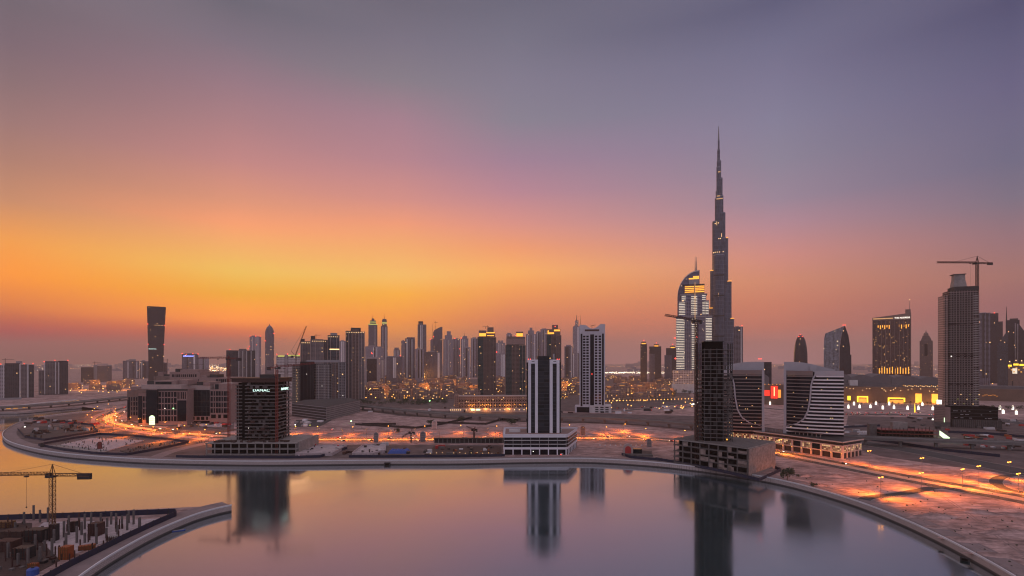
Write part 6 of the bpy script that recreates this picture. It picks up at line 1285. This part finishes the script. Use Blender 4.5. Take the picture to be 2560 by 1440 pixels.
# ================================================================= foreground building site on the spit
sx_ = [(38, 1330), (60, 1312), (84, 1300), (106, 1340), (100, 1306), (120, 1306), (113, 1353), (135, 1359), (160, 1344), (172, 1338), (172, 1322), (192, 1358), (198, 1317), (204, 1338), (212, 1324), (212, 1358), (240, 1342), (241, 1362), (266, 1345), (278, 1312), (290, 1322), (294, 1337), (305, 1322), (318, 1326), (348, 1318), (350, 1326), (165, 1376), (150, 1396), (100, 1405), (70, 1418), (45, 1412), (20, 1395), (130, 1392), (112, 1378), (88, 1372), (228, 1318), (252, 1306), (322, 1308), (334, 1312), (268, 1318)]
cp = [MB().box(-.4, .4, -.4, .4, 0, h_).build('concrete_column', M['raw_concrete']) for h_ in (5.5, 7.5, 9)]
for i, (px, py) in enumerate(sx_):
    src = cp[i % 3] if i > 2 else cp[i]; o = src if i < 3 else src.copy()
    if i >= 3: COL.objects.link(o)
    o.location = gp(px, py); 
    tag(o, 'bare concrete column ' + ('near the back hoarding' if py < 1320 else 'on the pale floor' if py < 1350 else 'on the near side') + ' of the foreground site, %s from the left' % nth(sorted(sx_).index((px, py))), 'column', 'concrete columns of the foreground site')
    if i % 4 == 1:
        pass
ts, q, h = slab(P_((150, 1400), (80, 1330), (110, 1306), (300, 1302), (400, 1297), (330, 1330), (240, 1365)), 'pale uneven floor of the foreground site', .25, PALE)
ts2, q, h = slab(P_((-100, 1440), (-80, 1310), (80, 1308), (80, 1332), (150, 1402), (80, 1440)), 'dark cluttered floor of the foreground site at left', .2, M['timber']); clutter(ts2, q, h, 60, .4, 1.5, ['timber', 'rust', 'dark', 'raw_concrete'], (.8, 2.5), 'formwork_panel')
R9 = random.Random(91); rbm = [MB().box(-.22, .22, -.22, .22, 0, h_).mesh('rebar_cage', M['rust']) for h_ in (3, 4.5, 6)]
for i in range(64):
    px, py = R9.uniform(2, 330), R9.uniform(1306, 1420)
    if py > 1300 + (440 - px) * .40: continue
    o = link('rebar_cage', R9.choice(rbm), None, gp(px, py)); tag(o, 'rust coloured rebar cage starter on the foreground site floor' + (', left part' if px < 110 else ', middle part' if px < 220 else ', right part'), 'rebar cage', 'rebar cages of the foreground site')
def stack(px, py, w, d, hgt, m, label, n=4, ang=0):
    t = thing('formwork_stack', label, 'formwork', gp(px, py), ang)
    MB().box(-w / 2, w / 2, -d / 2, d / 2, 0, hgt).build('shutter_body', M[m], t); r = MB()
    for i in range(n + 1):
        x = -w / 2 + w * i / n; r.box(x - .1, x + .1, -d / 2 - .22, -d / 2, 0, hgt + .5)
    for k in range(3): r.box(-w / 2 - .2, w / 2 + .2, -d / 2 - .3, -d / 2 - .22, hgt * (.2 + .3 * k), hgt * (.2 + .3 * k) + .2)
    r.build('rib_frame', M['rust' if m != 'orange' else 'yellow'], t); return t
for a in [(166, 1396, 4.2, 4.0, 6.0, 'orange', 'upright orange formwork box by the near hoarding'), (218, 1374, 6.5, 2.6, 2.4, 'orange', 'low orange formwork pile by the near hoarding', 5, .5), (84, 1420, 3.6, 2, 2.2, 'orange', 'small orange formwork pile at the lower edge'), (242, 1338, 5.5, 5, 7, 'rust', 'tall rust coloured shutter tower in the middle of the pale floor'), (136, 1352, 3, 3, 9, 'dark', 'slim dark shutter shaft at the foot of the ochre crane'),
          (95, 1352, 9, 6, 6.5, 'dark', 'broad dark shutter block left of the crane foot'), (40, 1345, 12, 6, 4.4, 'timber', 'wide timber shutter wall at the left of the site'), (20, 1375, 9, 6, 5.2, 'rust', 'rust coloured shutter block at the left picture edge'), (60, 1395, 7, 5, 5.5, 'dark', 'dark shutter block near the lower left corner'), (12, 1318, 9, 4, 3.5, 'yellow', 'ochre site platform at the left picture edge, near the back hoarding'), (185, 1330, 2.4, 2.4, 6, 'dark', 'slim dark shutter shaft right of the crane'), (280, 1350, 4, 3, 2, 'concrete', 'low grey block near the near hoarding')]: stack(*a)
t = thing('water_tank', 'blue site tank at the lower left by the hoarding', 'tank', gp(82, 1437)); MB().lathe([(2.2, 0), (2.2, 2.6), (1.8, 3.0), (.6, 3.2)], 18).build('tank_body', M['blue'], t); MB().lathe([(.6, 3.2), (.6, 3.6)], 10).build('lid', M['dark'], t)
t = thing('floating_pontoon', 'small blue float on the water below the spit wall', 'float', (*gp(447, 1327, 0).xy, .02), .5); MB().taper(-3.2, 3.2, -.8, .8, -.3, .35, 1.05).build('hull', M['blue'], t); MB().box(-2.6, 2.6, -.5, .5, .35, .55).build('deck', M['grey'], t)
t = thing('outlet_box', 'dark outlet chamber at the foot of the quay wall, mid picture', 'outlet', gp(968, 1163, 0)); MB().box(-2.8, 2.8, -.6, 1.4, -.5, 2.6).build('chamber', M['dark_concrete'], t); MB().box(-1.9, 1.9, -.75, -.55, .1, 1.9).build('opening', M['black'], t)
t = thing('outlet_box', 'dark outlet chamber in the quay wall at the lower right edge', 'outlet', (*gp(2412, 1402, 0).xy, 0), -.9); MB().box(-1.8, 1.8, -.5, .6, -.5, 1.6).build('chamber', M['dark_concrete'], t); MB().box(-1.2, 1.2, -.65, -.45, .1, 1.2).build('opening', M['black'], t)
# bollard row at the spur
bo = MB().box(-.25, .25, -.25, .25, 0, 1).build('bollard', M['kerb']); bi = 0
pl = offset(SPUR, 5.2)
for i, (p, a) in enumerate(along(pl[len(pl) // 2:], 1.6)[:16]):
    o = bo if i == 0 else bo.copy()
    if i: COL.objects.link(o)
    o.location = (p.x, p.y, G); tag(o, 'low pale bollard along the sandy spur road', 'bollard', 'bollards along the spur road')
bb = MB().taper(-.9, .9, -.3, .3, 0, .9, .6).mesh('barrier', M['white'])
for i in range(9):
    o = link('road_barrier', bb, None, gp(1500 + i * 13, 1113.5 + (i % 2) * .4)); tag(o, 'small road barrier in the row below the orange lit sand, %s from the left' % nth(i), 'barrier', 'barriers below the orange sand')
for i in range(7):
    o = link('road_barrier', bb, None, gp(2452 + i * 5.2, 1217 + i * 1.2)); tag(o, 'small dark barrier on the glowing sand at right, %s from the left' % nth(i), 'barrier', 'barriers on the glowing sand at right')

# ================================================================= vegetation
def tree(label, base, h, r, seed, name='tree', n=900, squash=.8, cat='tree'):
    R = random.Random(seed); t = thing(name, label, cat, base); b = MB().tube((0, 0, 0), (0.1, 0, h * .5), h * .035, h * .02, 7)
    for k in range(5):
        a = k * 1.3 + R.random(); b.tube((0.05, 0, h * (.25 + .06 * k)), (math.cos(a) * r * .6, math.sin(a) * r * .6, h * (.5 + .08 * k)), h * .015, h * .005, 5)
    b.build('trunk', M['bark'], t); c = MB(); cl = [(Vector((R.gauss(0, .5) * r, R.gauss(0, .5) * r, h * (.58 + R.uniform(-.22, .3)))), r * R.uniform(.3, .55)) for _ in range(11)]
    for i in range(n):
        p, rr = R.choice(cl); v = Vector((R.gauss(0, 1), R.gauss(0, 1), R.gauss(0, 1))).normalized() * rr * R.random() ** .4; v.z *= squash; p = p + v; s_ = r * .085 * R.uniform(.6, 1.5)
        u = Vector((R.gauss(0, 1), R.gauss(0, 1), R.gauss(0, 1))).normalized(); w = u.orthogonal().normalized() * s_; u = u.cross(w).normalized() * s_ * .6; k = len(c.v); c.v += [tuple(p - w), tuple(p - u), tuple(p + w), tuple(p + u)]; c.f.append((k, k + 1, k + 2, k + 3))
    c.build('crown', M['leaf'], t); return t
tree('dense dark tree on the sand right of the blockwork podium', gp(1968, 1203), 11, 4.6, 3, squash=1.2, n=1500); tree('low dark shrub on the right hand sand', gp(2034, 1216), 2.2, 3.4, 5, 'shrub', 500, .5, 'shrub'); tree('small shrub on the sand beyond the dark tree', gp(1995, 1192), 1.8, 2.4, 8, 'shrub', 300, .5, 'shrub')
tree('round dark tree behind the pale arched kiosk', gp(1075, 1062), 9, 5.5, 11); tree('dark tree left of the viaduct piers on the sandy plot', gp(1152, 1059), 11, 6, 12); tree('ragged tree just left of the striped tower', gp(1280, 1062), 9, 8, 13); tree('small dark tree hanging over the sandy plot edge by the left crane', gp(995, 1082), 7, 4, 14)
for i, (px, py) in enumerate([(1690, 985), (1700, 980), (1680, 990), (1712, 984), (1724, 988)]): tree('dark garden tree at the foot of the curved hotel, %s from the left' % nth([2, 1, 0, 3, 4].index(i) if False else sorted([1690, 1700, 1680, 1712, 1724]).index(px)), gp(px, py), 14, 9, 20 + i, n=350)
for i, (px, py) in enumerate([(1000, 1012), (1016, 1006), (1040, 1009), (1063, 1010), (1090, 1007), (925, 1010)]): tree('dark tree in the garden strip before the low houses, %s from the left' % nth(sorted([1000, 1016, 1040, 1063, 1090, 925]).index(px)), gp(px, py), 9, 9, 40 + i, n=300)
for i, px in enumerate([800, 2385, 2400, 2470, 2480, 2492, 2520, 2550][1:]): tree('dark garden tree near the unfinished apartment tower base, %s from the left' % nth(i), gp(px, 1026), 10, 7, 60 + i, n=300)
R3 = random.Random(33); sc = MB()
for i in range(330):
    px, py = (R3.uniform(1990, 2560), R3.uniform(1190, 1420)) if i % 3 else (R3.uniform(800, 1250), R3.uniform(1045, 1088))
    if i % 3:
        k = max(j for j in range(len(shore_main)) if shore_main[j][0] <= px); (xa, ya), (xb, yb) = shore_main[k], shore_main[k + 1]
        if py > ya + (yb - ya) * (px - xa) / (xb - xa) - 16: continue
    c = gp(px, py); r_ = R3.uniform(.2, .75)
    for k in range(9):
        a = R3.uniform(0, 2 * PI); p = c + Vector((math.cos(a) * r_ * .7, math.sin(a) * r_ * .7, 0)); b0 = len(sc.v); u = Vector((math.cos(a + 1.6), math.sin(a + 1.6), 0)) * r_ * .35
        sc.v += [tuple(p - u), tuple(p + u), tuple(p + u * .6 + Vector((0, 0, r_ * .7))), tuple(p - u * .4 + Vector((0, 0, r_ * .9)))]; sc.f.append((b0, b0 + 1, b0 + 2, b0 + 3))
o = sc.build('scrub', M['leaf']); tag(o, 'thin dry scrub scattered over the open sand', 'scrub'); struct(o, 'stuff')
R4 = random.Random(44)
for zi, (n, xr, yr, where) in enumerate([(26, (70, 240), (1046, 1066), 'on the peninsula behind the cluttered plot'), (22, (600, 1250), (1112, 1140), 'in the yards along the quay'), (30, (900, 1730), (1018, 1034), 'on the dark ground behind the viaduct'), (34, (2115, 2560), (1046, 1080), 'on the dark ground below the mall'), (12, (440, 580), (1058, 1074), 'in the yard before the office court')]):
    for i in range(n):
        px, py = R4.uniform(*xr), R4.uniform(*yr); s_ = R4.uniform(2, 6) * (1.5 if zi == 2 else 1); k = R4.choice(['white', 'dark', 'rust', 'pale', 'dark_concrete', 'redpaint', 'raw_concrete', 'dark']); hgt = R4.uniform(1.5, 3.4) * (1.3 if zi == 2 else 1)
        o = MB().taper(-s_, s_, -1.4, 1.4, 0, hgt, .97).box(-s_ * .96, s_ * .96, -1.5, 1.5, hgt, hgt + .2).build('site_cabin', M[k]); o.location = gp(px, py); o.rotation_euler = (0, 0, R4.choice((0, 1.57, .4)) + R4.uniform(-.15, .15))
        tag(o, {'white': 'white', 'dark': 'dark', 'rust': 'rust coloured', 'pale': 'pale', 'dark_concrete': 'dark grey', 'redpaint': 'red', 'raw_concrete': 'grey'}[k] + ' site cabin or stack ' + where, 'site cabin', 'site cabins ' + where)
for i in range(30):
    px, py = R4.uniform(905, 1135), R4.uniform(1003, 1013); tree('dark bushy tree of the garden strip before the low old town blocks', gp(px, py), R4.uniform(6, 10), R4.uniform(7, 11), 200 + i, n=150)['group'] = 'trees of the garden strip'
for i in range(18):
    px, py = R4.uniform(1515, 1690), R4.uniform(990, 1006); tree('dark bushy tree by the lamp row before the right hand low blocks', gp(px, py), R4.uniform(6, 9), R4.uniform(6, 9), 240 + i, n=130)['group'] = 'trees by the lamp row'
# palms in front of the mall
pal = thing('palm_tree', 'x', 'palm tree', group='palms before the mall'); MB().tube((0, 0, 0), (.3, 0, 8.5), .32, .22, 7).build('trunk', M['bark'], pal); fr = MB()
for k in range(26):
    a = k * 2.4; up = .9 - 1.5 * (k / 26); L_ = 3.6; pts = []
    for j in range(5): u = j / 4; pts.append((Vector((.3 + math.cos(a) * L_ * u, math.sin(a) * L_ * u, 8.5 + up * L_ * u - 2.0 * u * u)), .42 * (1 - u * .75)))
    sd = Vector((-math.sin(a), math.cos(a), 0))
    for (p, w), (p2, w2) in zip(pts[:-1], pts[1:]): b0 = len(fr.v); fr.v += [tuple(p - sd * w), tuple(p + sd * w), tuple(p2 + sd * w2), tuple(p2 - sd * w2)]; fr.f.append((b0, b0 + 1, b0 + 2, b0 + 3))
fr.build('crown', M['leaf'], pal)
for i, px in enumerate([2126, 2143, 2153, 2184, 2199, 2214, 2231, 2247, 2262, 2277, 2300, 2318, 2328, 2342]):
    lab = 'palm before the yellow lit mall wall, %s from the left' % nth(i)
    if i == 0: pal.location = gp(px, 1015); pal['label'] = lab
    else: dup(pal, gp(px, 1014.5 + (i % 3) * .6), i * 1.1, (1, 1, rnd.uniform(.8, 1.2)), lab)

# ================================================================= vehicles, at rest
def car_proto(m, paint):
    t = thing('parked_car', 'x', 'car'); P = [(-2.1, .35), (2.1, .35), (2.15, .75), (1.3, .92), (.75, 1.42), (-1.0, 1.45), (-1.7, .98), (-2.15, .9)]
    MB().vprism(P, -.85, .85).build('body', M[paint], t); MB().vprism([(1.18, .93), (.72, 1.36), (-.95, 1.39), (-1.5, .98)], -.87, .87).build('windows', M['glass'], t)
    wm2 = MB().vprism([(.33 * math.cos(k * PI / 5), .33 + .33 * math.sin(k * PI / 5)) for k in range(10)], -.12, .12).mesh('wheel', M['tyre'])
    for x in (-1.35, 1.35):
        for y in (-.8, .8): link('wheel', wm2, t, (x, y, 0))
    hm = MB().box(-.06, .06, -.22, .22, -.12, .12).mesh('headlight', M['E_head']); tm = MB().box(-.06, .06, -.22, .22, -.1, .1).mesh('tail_light', M['E_tail'])
    for y in (-.6, .6): link('headlight', hm, t, (2.16, y, .68)); link('tail_light', tm, t, (-2.17, y, .78))
    return t
cars = [car_proto(None, p) for p in ('white', 'redpaint', 'dark', 'grey')]; cn = ['white', 'red', 'dark', 'grey']; first = [True] * 4
def put_car(p, rz, k, label, group):
    if first[k]: first[k] = False; o = cars[k]; o.location = (p[0], p[1], G + .03); o.rotation_euler = (0, 0, rz); o['label'] = label; o['group'] = group
    else: o = dup(cars[k], (p[0], p[1], G + .03), rz, None, label, group)
    return o
i = 0
for s_, lane in ((1, 8.2), (1, 12.6), (-1, 8.2), (-1, 12.6)):
    ln = offset(BLVD, s_ * lane)
    for p, a in along(ln, 92, 20 + 27 * abs(lane) * (1 if s_ > 0 else .6)):
        if p.y > 1100 or p.y < 300: continue
        k = rnd.randrange(4); where = 'on the right stretch of the boulevard' if p.x > 230 else 'on the middle stretch of the boulevard' if p.x > -380 else 'on the curve before the office court'
        fl = a + (0 if s_ > 0 else PI); put_car(p, fl, k, cn[k] + ' car with lamps on, ' + where + ', ' + ('quay side' if s_ < 0 else 'inland') + ' lane', 'cars on the boulevard'); i += 1
        if i % 2 == 0: lamp_light((p.x + 5 * math.cos(fl), p.y + 5 * math.sin(fl), G + 2.6), 110, (1, .38, .08), .4)
for px, py, k, lab in [(1405, 1137, 0, 'white car parked at the right corner of the striped tower podium'), (1413, 1134, 0, 'second white car at the striped tower podium, just behind the first'), (745, 1141, 0, 'white pickup sized car by the navy hoarding under the dark concrete frame'), (832, 1074, 0, 'lone white car on the sandy plot above the boulevard')]: put_car(gp(px, py), rnd.uniform(0, 3), k, lab, 'parked cars near the quay')
for i in range(26):
    px = rnd.uniform(2112, 2340); k = rnd.choice((0, 1, 1, 2, 3)); put_car(gp(px, 1034 + rnd.uniform(-2.5, 5)), rnd.uniform(-.2, .2), k, cn[k] + ' car on the dark road before the mall lanterns', 'cars before the mall')
for i in range(16):
    px = rnd.uniform(1510, 1740); k = rnd.choice((1, 1, 2, 0)); put_car(gp(px, 1024 - (px - 1510) * .04 + rnd.uniform(-3, 3)), rnd.uniform(-.2, .4), k, cn[k] + ' car on the far road between gridded tower and bare concrete tower', 'cars on the far road')

# ================================================================= low old-town quarter behind: every block its own thing
HP = []
for v in range(6):
    R = random.Random(100 + v); t = thing('low_rise_house', 'x', 'house', group='low sandstone blocks of the old town quarter'); w, d, h_ = R.uniform(26, 40), R.uniform(20, 28), R.uniform(13, 20)
    MB().box(-w / 2, w / 2, 0, d, 0, h_).box(-w / 2 + 2, -w / 2 + 10, -1.5, 6, 0, h_ + 3.5).box(w / 2 - 11, w / 2 - 3, 3, 12, h_, h_ + 5).build('wall', FA['sandh'], t); MB().box(-w * .2, w * .25, 4, d - 3, h_ + .05, h_ + 4.2).build('roof_storey', M['pink'], t)
    if v != 3: MB().box(-w * .2 + v, w * .05 + v * 1.5, 3.4, 4.0, h_ + .6, h_ + 1.3 + .5 * (v % 2)).build('lit_terrace', M['E_arcade'], t)
    for k in range(R.randrange(4, 9)): MB().box(0, 1.6, -.3, 0, 0, 2).build('lit_window', M['E_gold' if k % 3 else 'E_warm'], t).location = (R.uniform(-w / 2 + 1, w / 2 - 2), 0, R.choice((1, 4.5, 8, 11.5)))
    HP.append(t)
hu = [True] * 6; HL = ['with glowing roof terrace', 'with bright gold terrace', 'with wide softly lit terrace', 'with unlit roof', 'with lit terrace and turret', 'with gold terrace and few windows']
placed = []
def houses(n, xr, yr, where):
    k = 0; tries = 0
    while k < n and tries < 4000:
        tries += 1; px, py = rnd.uniform(*xr), rnd.uniform(*yr); p = gp(px, py)
        if any((p - q_).length < 46 for q_ in placed): continue
        placed.append(p); v = rnd.randrange(6); rz = -math.atan2(p.x, p.y) + rnd.uniform(-.3, .3); s_ = rnd.uniform(.85, 1.25); lab = 'low sandstone block %s, %s' % (HL[v], where)
        if hu[v]: hu[v] = False; o = HP[v]; o.location = p; o.rotation_euler = (0, 0, rz); o['label'] = lab
        else: dup(HP[v], p, rz, (s_, s_, s_ * rnd.uniform(.85, 1.2)), lab)
        k += 1
houses(52, (912, 1195), (948, 1000), 'left of the gold crowned towers'); houses(12, (1240, 1265), (950, 985), 'between the gold crowned towers'); houses(8, (1318, 1368), (950, 985), 'behind the striped tower'); houses(14, (1404, 1450), (950, 1000), 'between striped and gridded tower'); houses(46, (1514, 1690), (944, 1004), 'between gridded tower and curved hotel')
houses(14, (2380, 2560), (935, 962), 'behind the mall at right'); houses(10, (180, 330), (960, 978), 'in the lit district at far left')
HY_ = mat('hazy_block', (.2, .18, .19), .8, var=.2)
for i in range(70):
    px = rnd.uniform(-20, 2560); py = rnd.uniform(914, 930)
    if 1690 < px < 1860: continue
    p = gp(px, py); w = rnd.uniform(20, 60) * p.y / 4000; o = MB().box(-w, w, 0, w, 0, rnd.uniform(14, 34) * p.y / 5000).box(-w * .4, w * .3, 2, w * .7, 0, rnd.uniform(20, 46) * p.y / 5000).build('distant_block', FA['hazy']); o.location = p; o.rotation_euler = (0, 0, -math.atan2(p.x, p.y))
    tag(o, 'faint low block far out on the hazy plain' + (' at left' if px < 850 else ' in the middle' if px < 1700 else ' at right'), 'building', 'faint blocks on the hazy plain')

# ================================================================= far street lamps and the sea of city lights
fl = {}
def far_lamp(p, r, mk, label, group, h=9):
    k = (round(r, 1), mk)
    if k not in fl: fl[k] = (MB().tube((0, 0, 0), (0, 0, h), .18, .14, 4).mesh('post', M['steel']), ball_mesh(r, M[mk]))
    t = thing('street_lamp', label, 'street lamp', p, 0, group); link('post', fl[k][0], t); link('bulb', fl[k][1], t, (0, 0, h))
E2 = emit('far_sodium', (1, .45, .09), 5.5); M['E_far'] = E2
for i in range(34): px, py = rnd.uniform(170, 345), rnd.uniform(950, 990); far_lamp(gp(px, py), .9, 'E_far', 'tiny orange lamp in the lit district behind the bridge at left', 'lamps of the far left district')
for i in range(26): px = 1515 + i * 8.6; far_lamp(gp(px, 1009 - i * .25), .8, 'E_far', 'small lamp in the long even row before the old town quarter', 'row of lamps before the old town quarter', 6)
for i in range(18): px = rnd.uniform(1510, 1740); far_lamp(gp(px, rnd.uniform(1010, 1036)), .8, 'E_far', 'small lamp by the looping road between gridded tower and concrete tower', 'lamps of the looping road')
for i in range(60): px, py = rnd.uniform(2370, 2560), rnd.uniform(944, 972); far_lamp(gp(px, py), 1.1, 'E_far', 'tiny orange lamp in the glowing district behind the mall at right', 'lamps behind the mall')
for i in range(26): px, py = rnd.uniform(2280, 2360), rnd.uniform(938, 956); far_lamp(gp(px, py), 1.1, 'E_far', 'tiny orange lamp right of the brown hotel foot', 'lamps beside the brown hotel')
LINES = [((915, 1003), (1130, 1006)), ((930, 985), (1190, 978)), ((960, 968), (1195, 966)), ((1010, 955), (1195, 950)), ((980, 1000), (1010, 955))]
for i in range(45): (a, b_), u = LINES[i % 5], (i // 5) / 9; px, py = a[0] + (b_[0] - a[0]) * u, a[1] + (b_[1] - a[1]) * u; far_lamp(gp(px, py), .9, 'E_far', 'tiny orange lamp among the low houses left of the gold crowned towers', 'lamps among the low houses')
LINES = [((1515, 995), (1690, 985)), ((1515, 972), (1690, 966)), ((1520, 955), (1690, 950))]
for i in range(33): (a, b_), u = LINES[i % 3], (i // 3) / 11; px, py = a[0] + (b_[0] - a[0]) * u, a[1] + (b_[1] - a[1]) * u; far_lamp(gp(px, py), .9, 'E_far', 'tiny orange lamp among the low houses right of the gridded tower', 'lamps among the low houses')
for px, py, pw in [(940, 990, 9), (1010, 975, 12), (1080, 985, 12), (1120, 965, 14), (1160, 980, 12), (1060, 955, 16), (1420, 975, 12), (1545, 985, 9), (1600, 975, 10), (1650, 990, 9), (1570, 960, 12), (260, 965, 14), (310, 975, 10), (210, 975, 10), (2420, 955, 18), (2480, 950, 18), (2530, 955, 18), (2320, 948, 16)]:
    p = gp(px, py); lamp_light((p.x, p.y, 26), pw * 2200, (1, .36, .05), 2, 'POINT')  # added spill lights hung above the low districts to make them glow
b = MB(); b2 = MB()
def bulb(mb, p, r): 
    k = len(mb.v); x, y, z = p; mb.v += [(x - r, y, z), (x + r, y, z), (x, y, z - r), (x, y, z + r), (x, y - r, z)]; mb.f += [(k, k + 2, k + 4), (k + 2, k + 1, k + 4), (k + 1, k + 3, k + 4), (k + 3, k, k + 4)]
street = None
for i in range(1500):
    if i % 22 == 0: street = (rnd.uniform(-40, 2600), 911 + abs(rnd.gauss(0, 11)) + rnd.random() * 4, rnd.uniform(40, 220), rnd.uniform(-3, 3))
    u = (i % 22) / 22; px, py = street[0] + street[2] * u + rnd.gauss(0, 1), max(910, street[1] + street[3] * u)
    if rnd.random() < .3: px = rnd.uniform(-40, 2600); py = 912 + abs(rnd.gauss(0, 10)) + rnd.random() * 4
    if 1050 < px < 1190 and rnd.random() < .3: py = 930 + rnd.random() * 8
    p = gp(px, py); bulb(b if rnd.random() < .75 else b2, (p.x, p.y, 12 + rnd.random() * 14), .00034 * p.y * rnd.uniform(.5, 1.3))
for i in range(260): px = rnd.uniform(1512, 1700); p = gp(px, 934 + rnd.gauss(0, 1.2)); bulb(b2, (p.x, p.y, 12), .0005 * p.y)
for i in range(150): px = rnd.uniform(523, 566); p = gp(px, 922 + rnd.gauss(0, 5)); bulb(b2 if i % 2 else b, (p.x, p.y, 12), .0005 * p.y)
o = b.build('city_lights', E2); tag(o, 'sea of tiny orange lights across the hazy plain to the horizon', 'city lights'); struct(o, 'stuff')
o = b2.build('city_lights', emit('far_white', (1, .85, .6), 5)); tag(o, 'scattered tiny white lights across the hazy plain', 'city lights'); struct(o, 'stuff')

# ================================================================= evening haze
hz = MB().box(-24000, 24000, -1500, 24000, -3, 1000)
m = bpy.data.materials.new('evening_haze'); m.use_nodes = True; t = m.node_tree; t.nodes.remove(t.nodes['Principled BSDF'])
v = t.nodes.new('ShaderNodeVolumePrincipled'); v.inputs['Color'].default_value = (.9, .68, .56, 1); v.inputs['Density'].default_value = 0.000065; v.inputs['Anisotropy'].default_value = 0.0
t.links.new(v.outputs[0], t.nodes['Material Output'].inputs['Volume']); m.cycles.homogeneous_volume = True
o = hz.build('haze', m); struct(o, 'stuff'); o.display_type = 'WIRE'
# sources that were never placed
def drop(o):
    for c in list(o.children): drop(c)
    bpy.data.objects.remove(o)
for q_ in [x for x in S.objects if x.get('label') == 'x']: drop(q_)
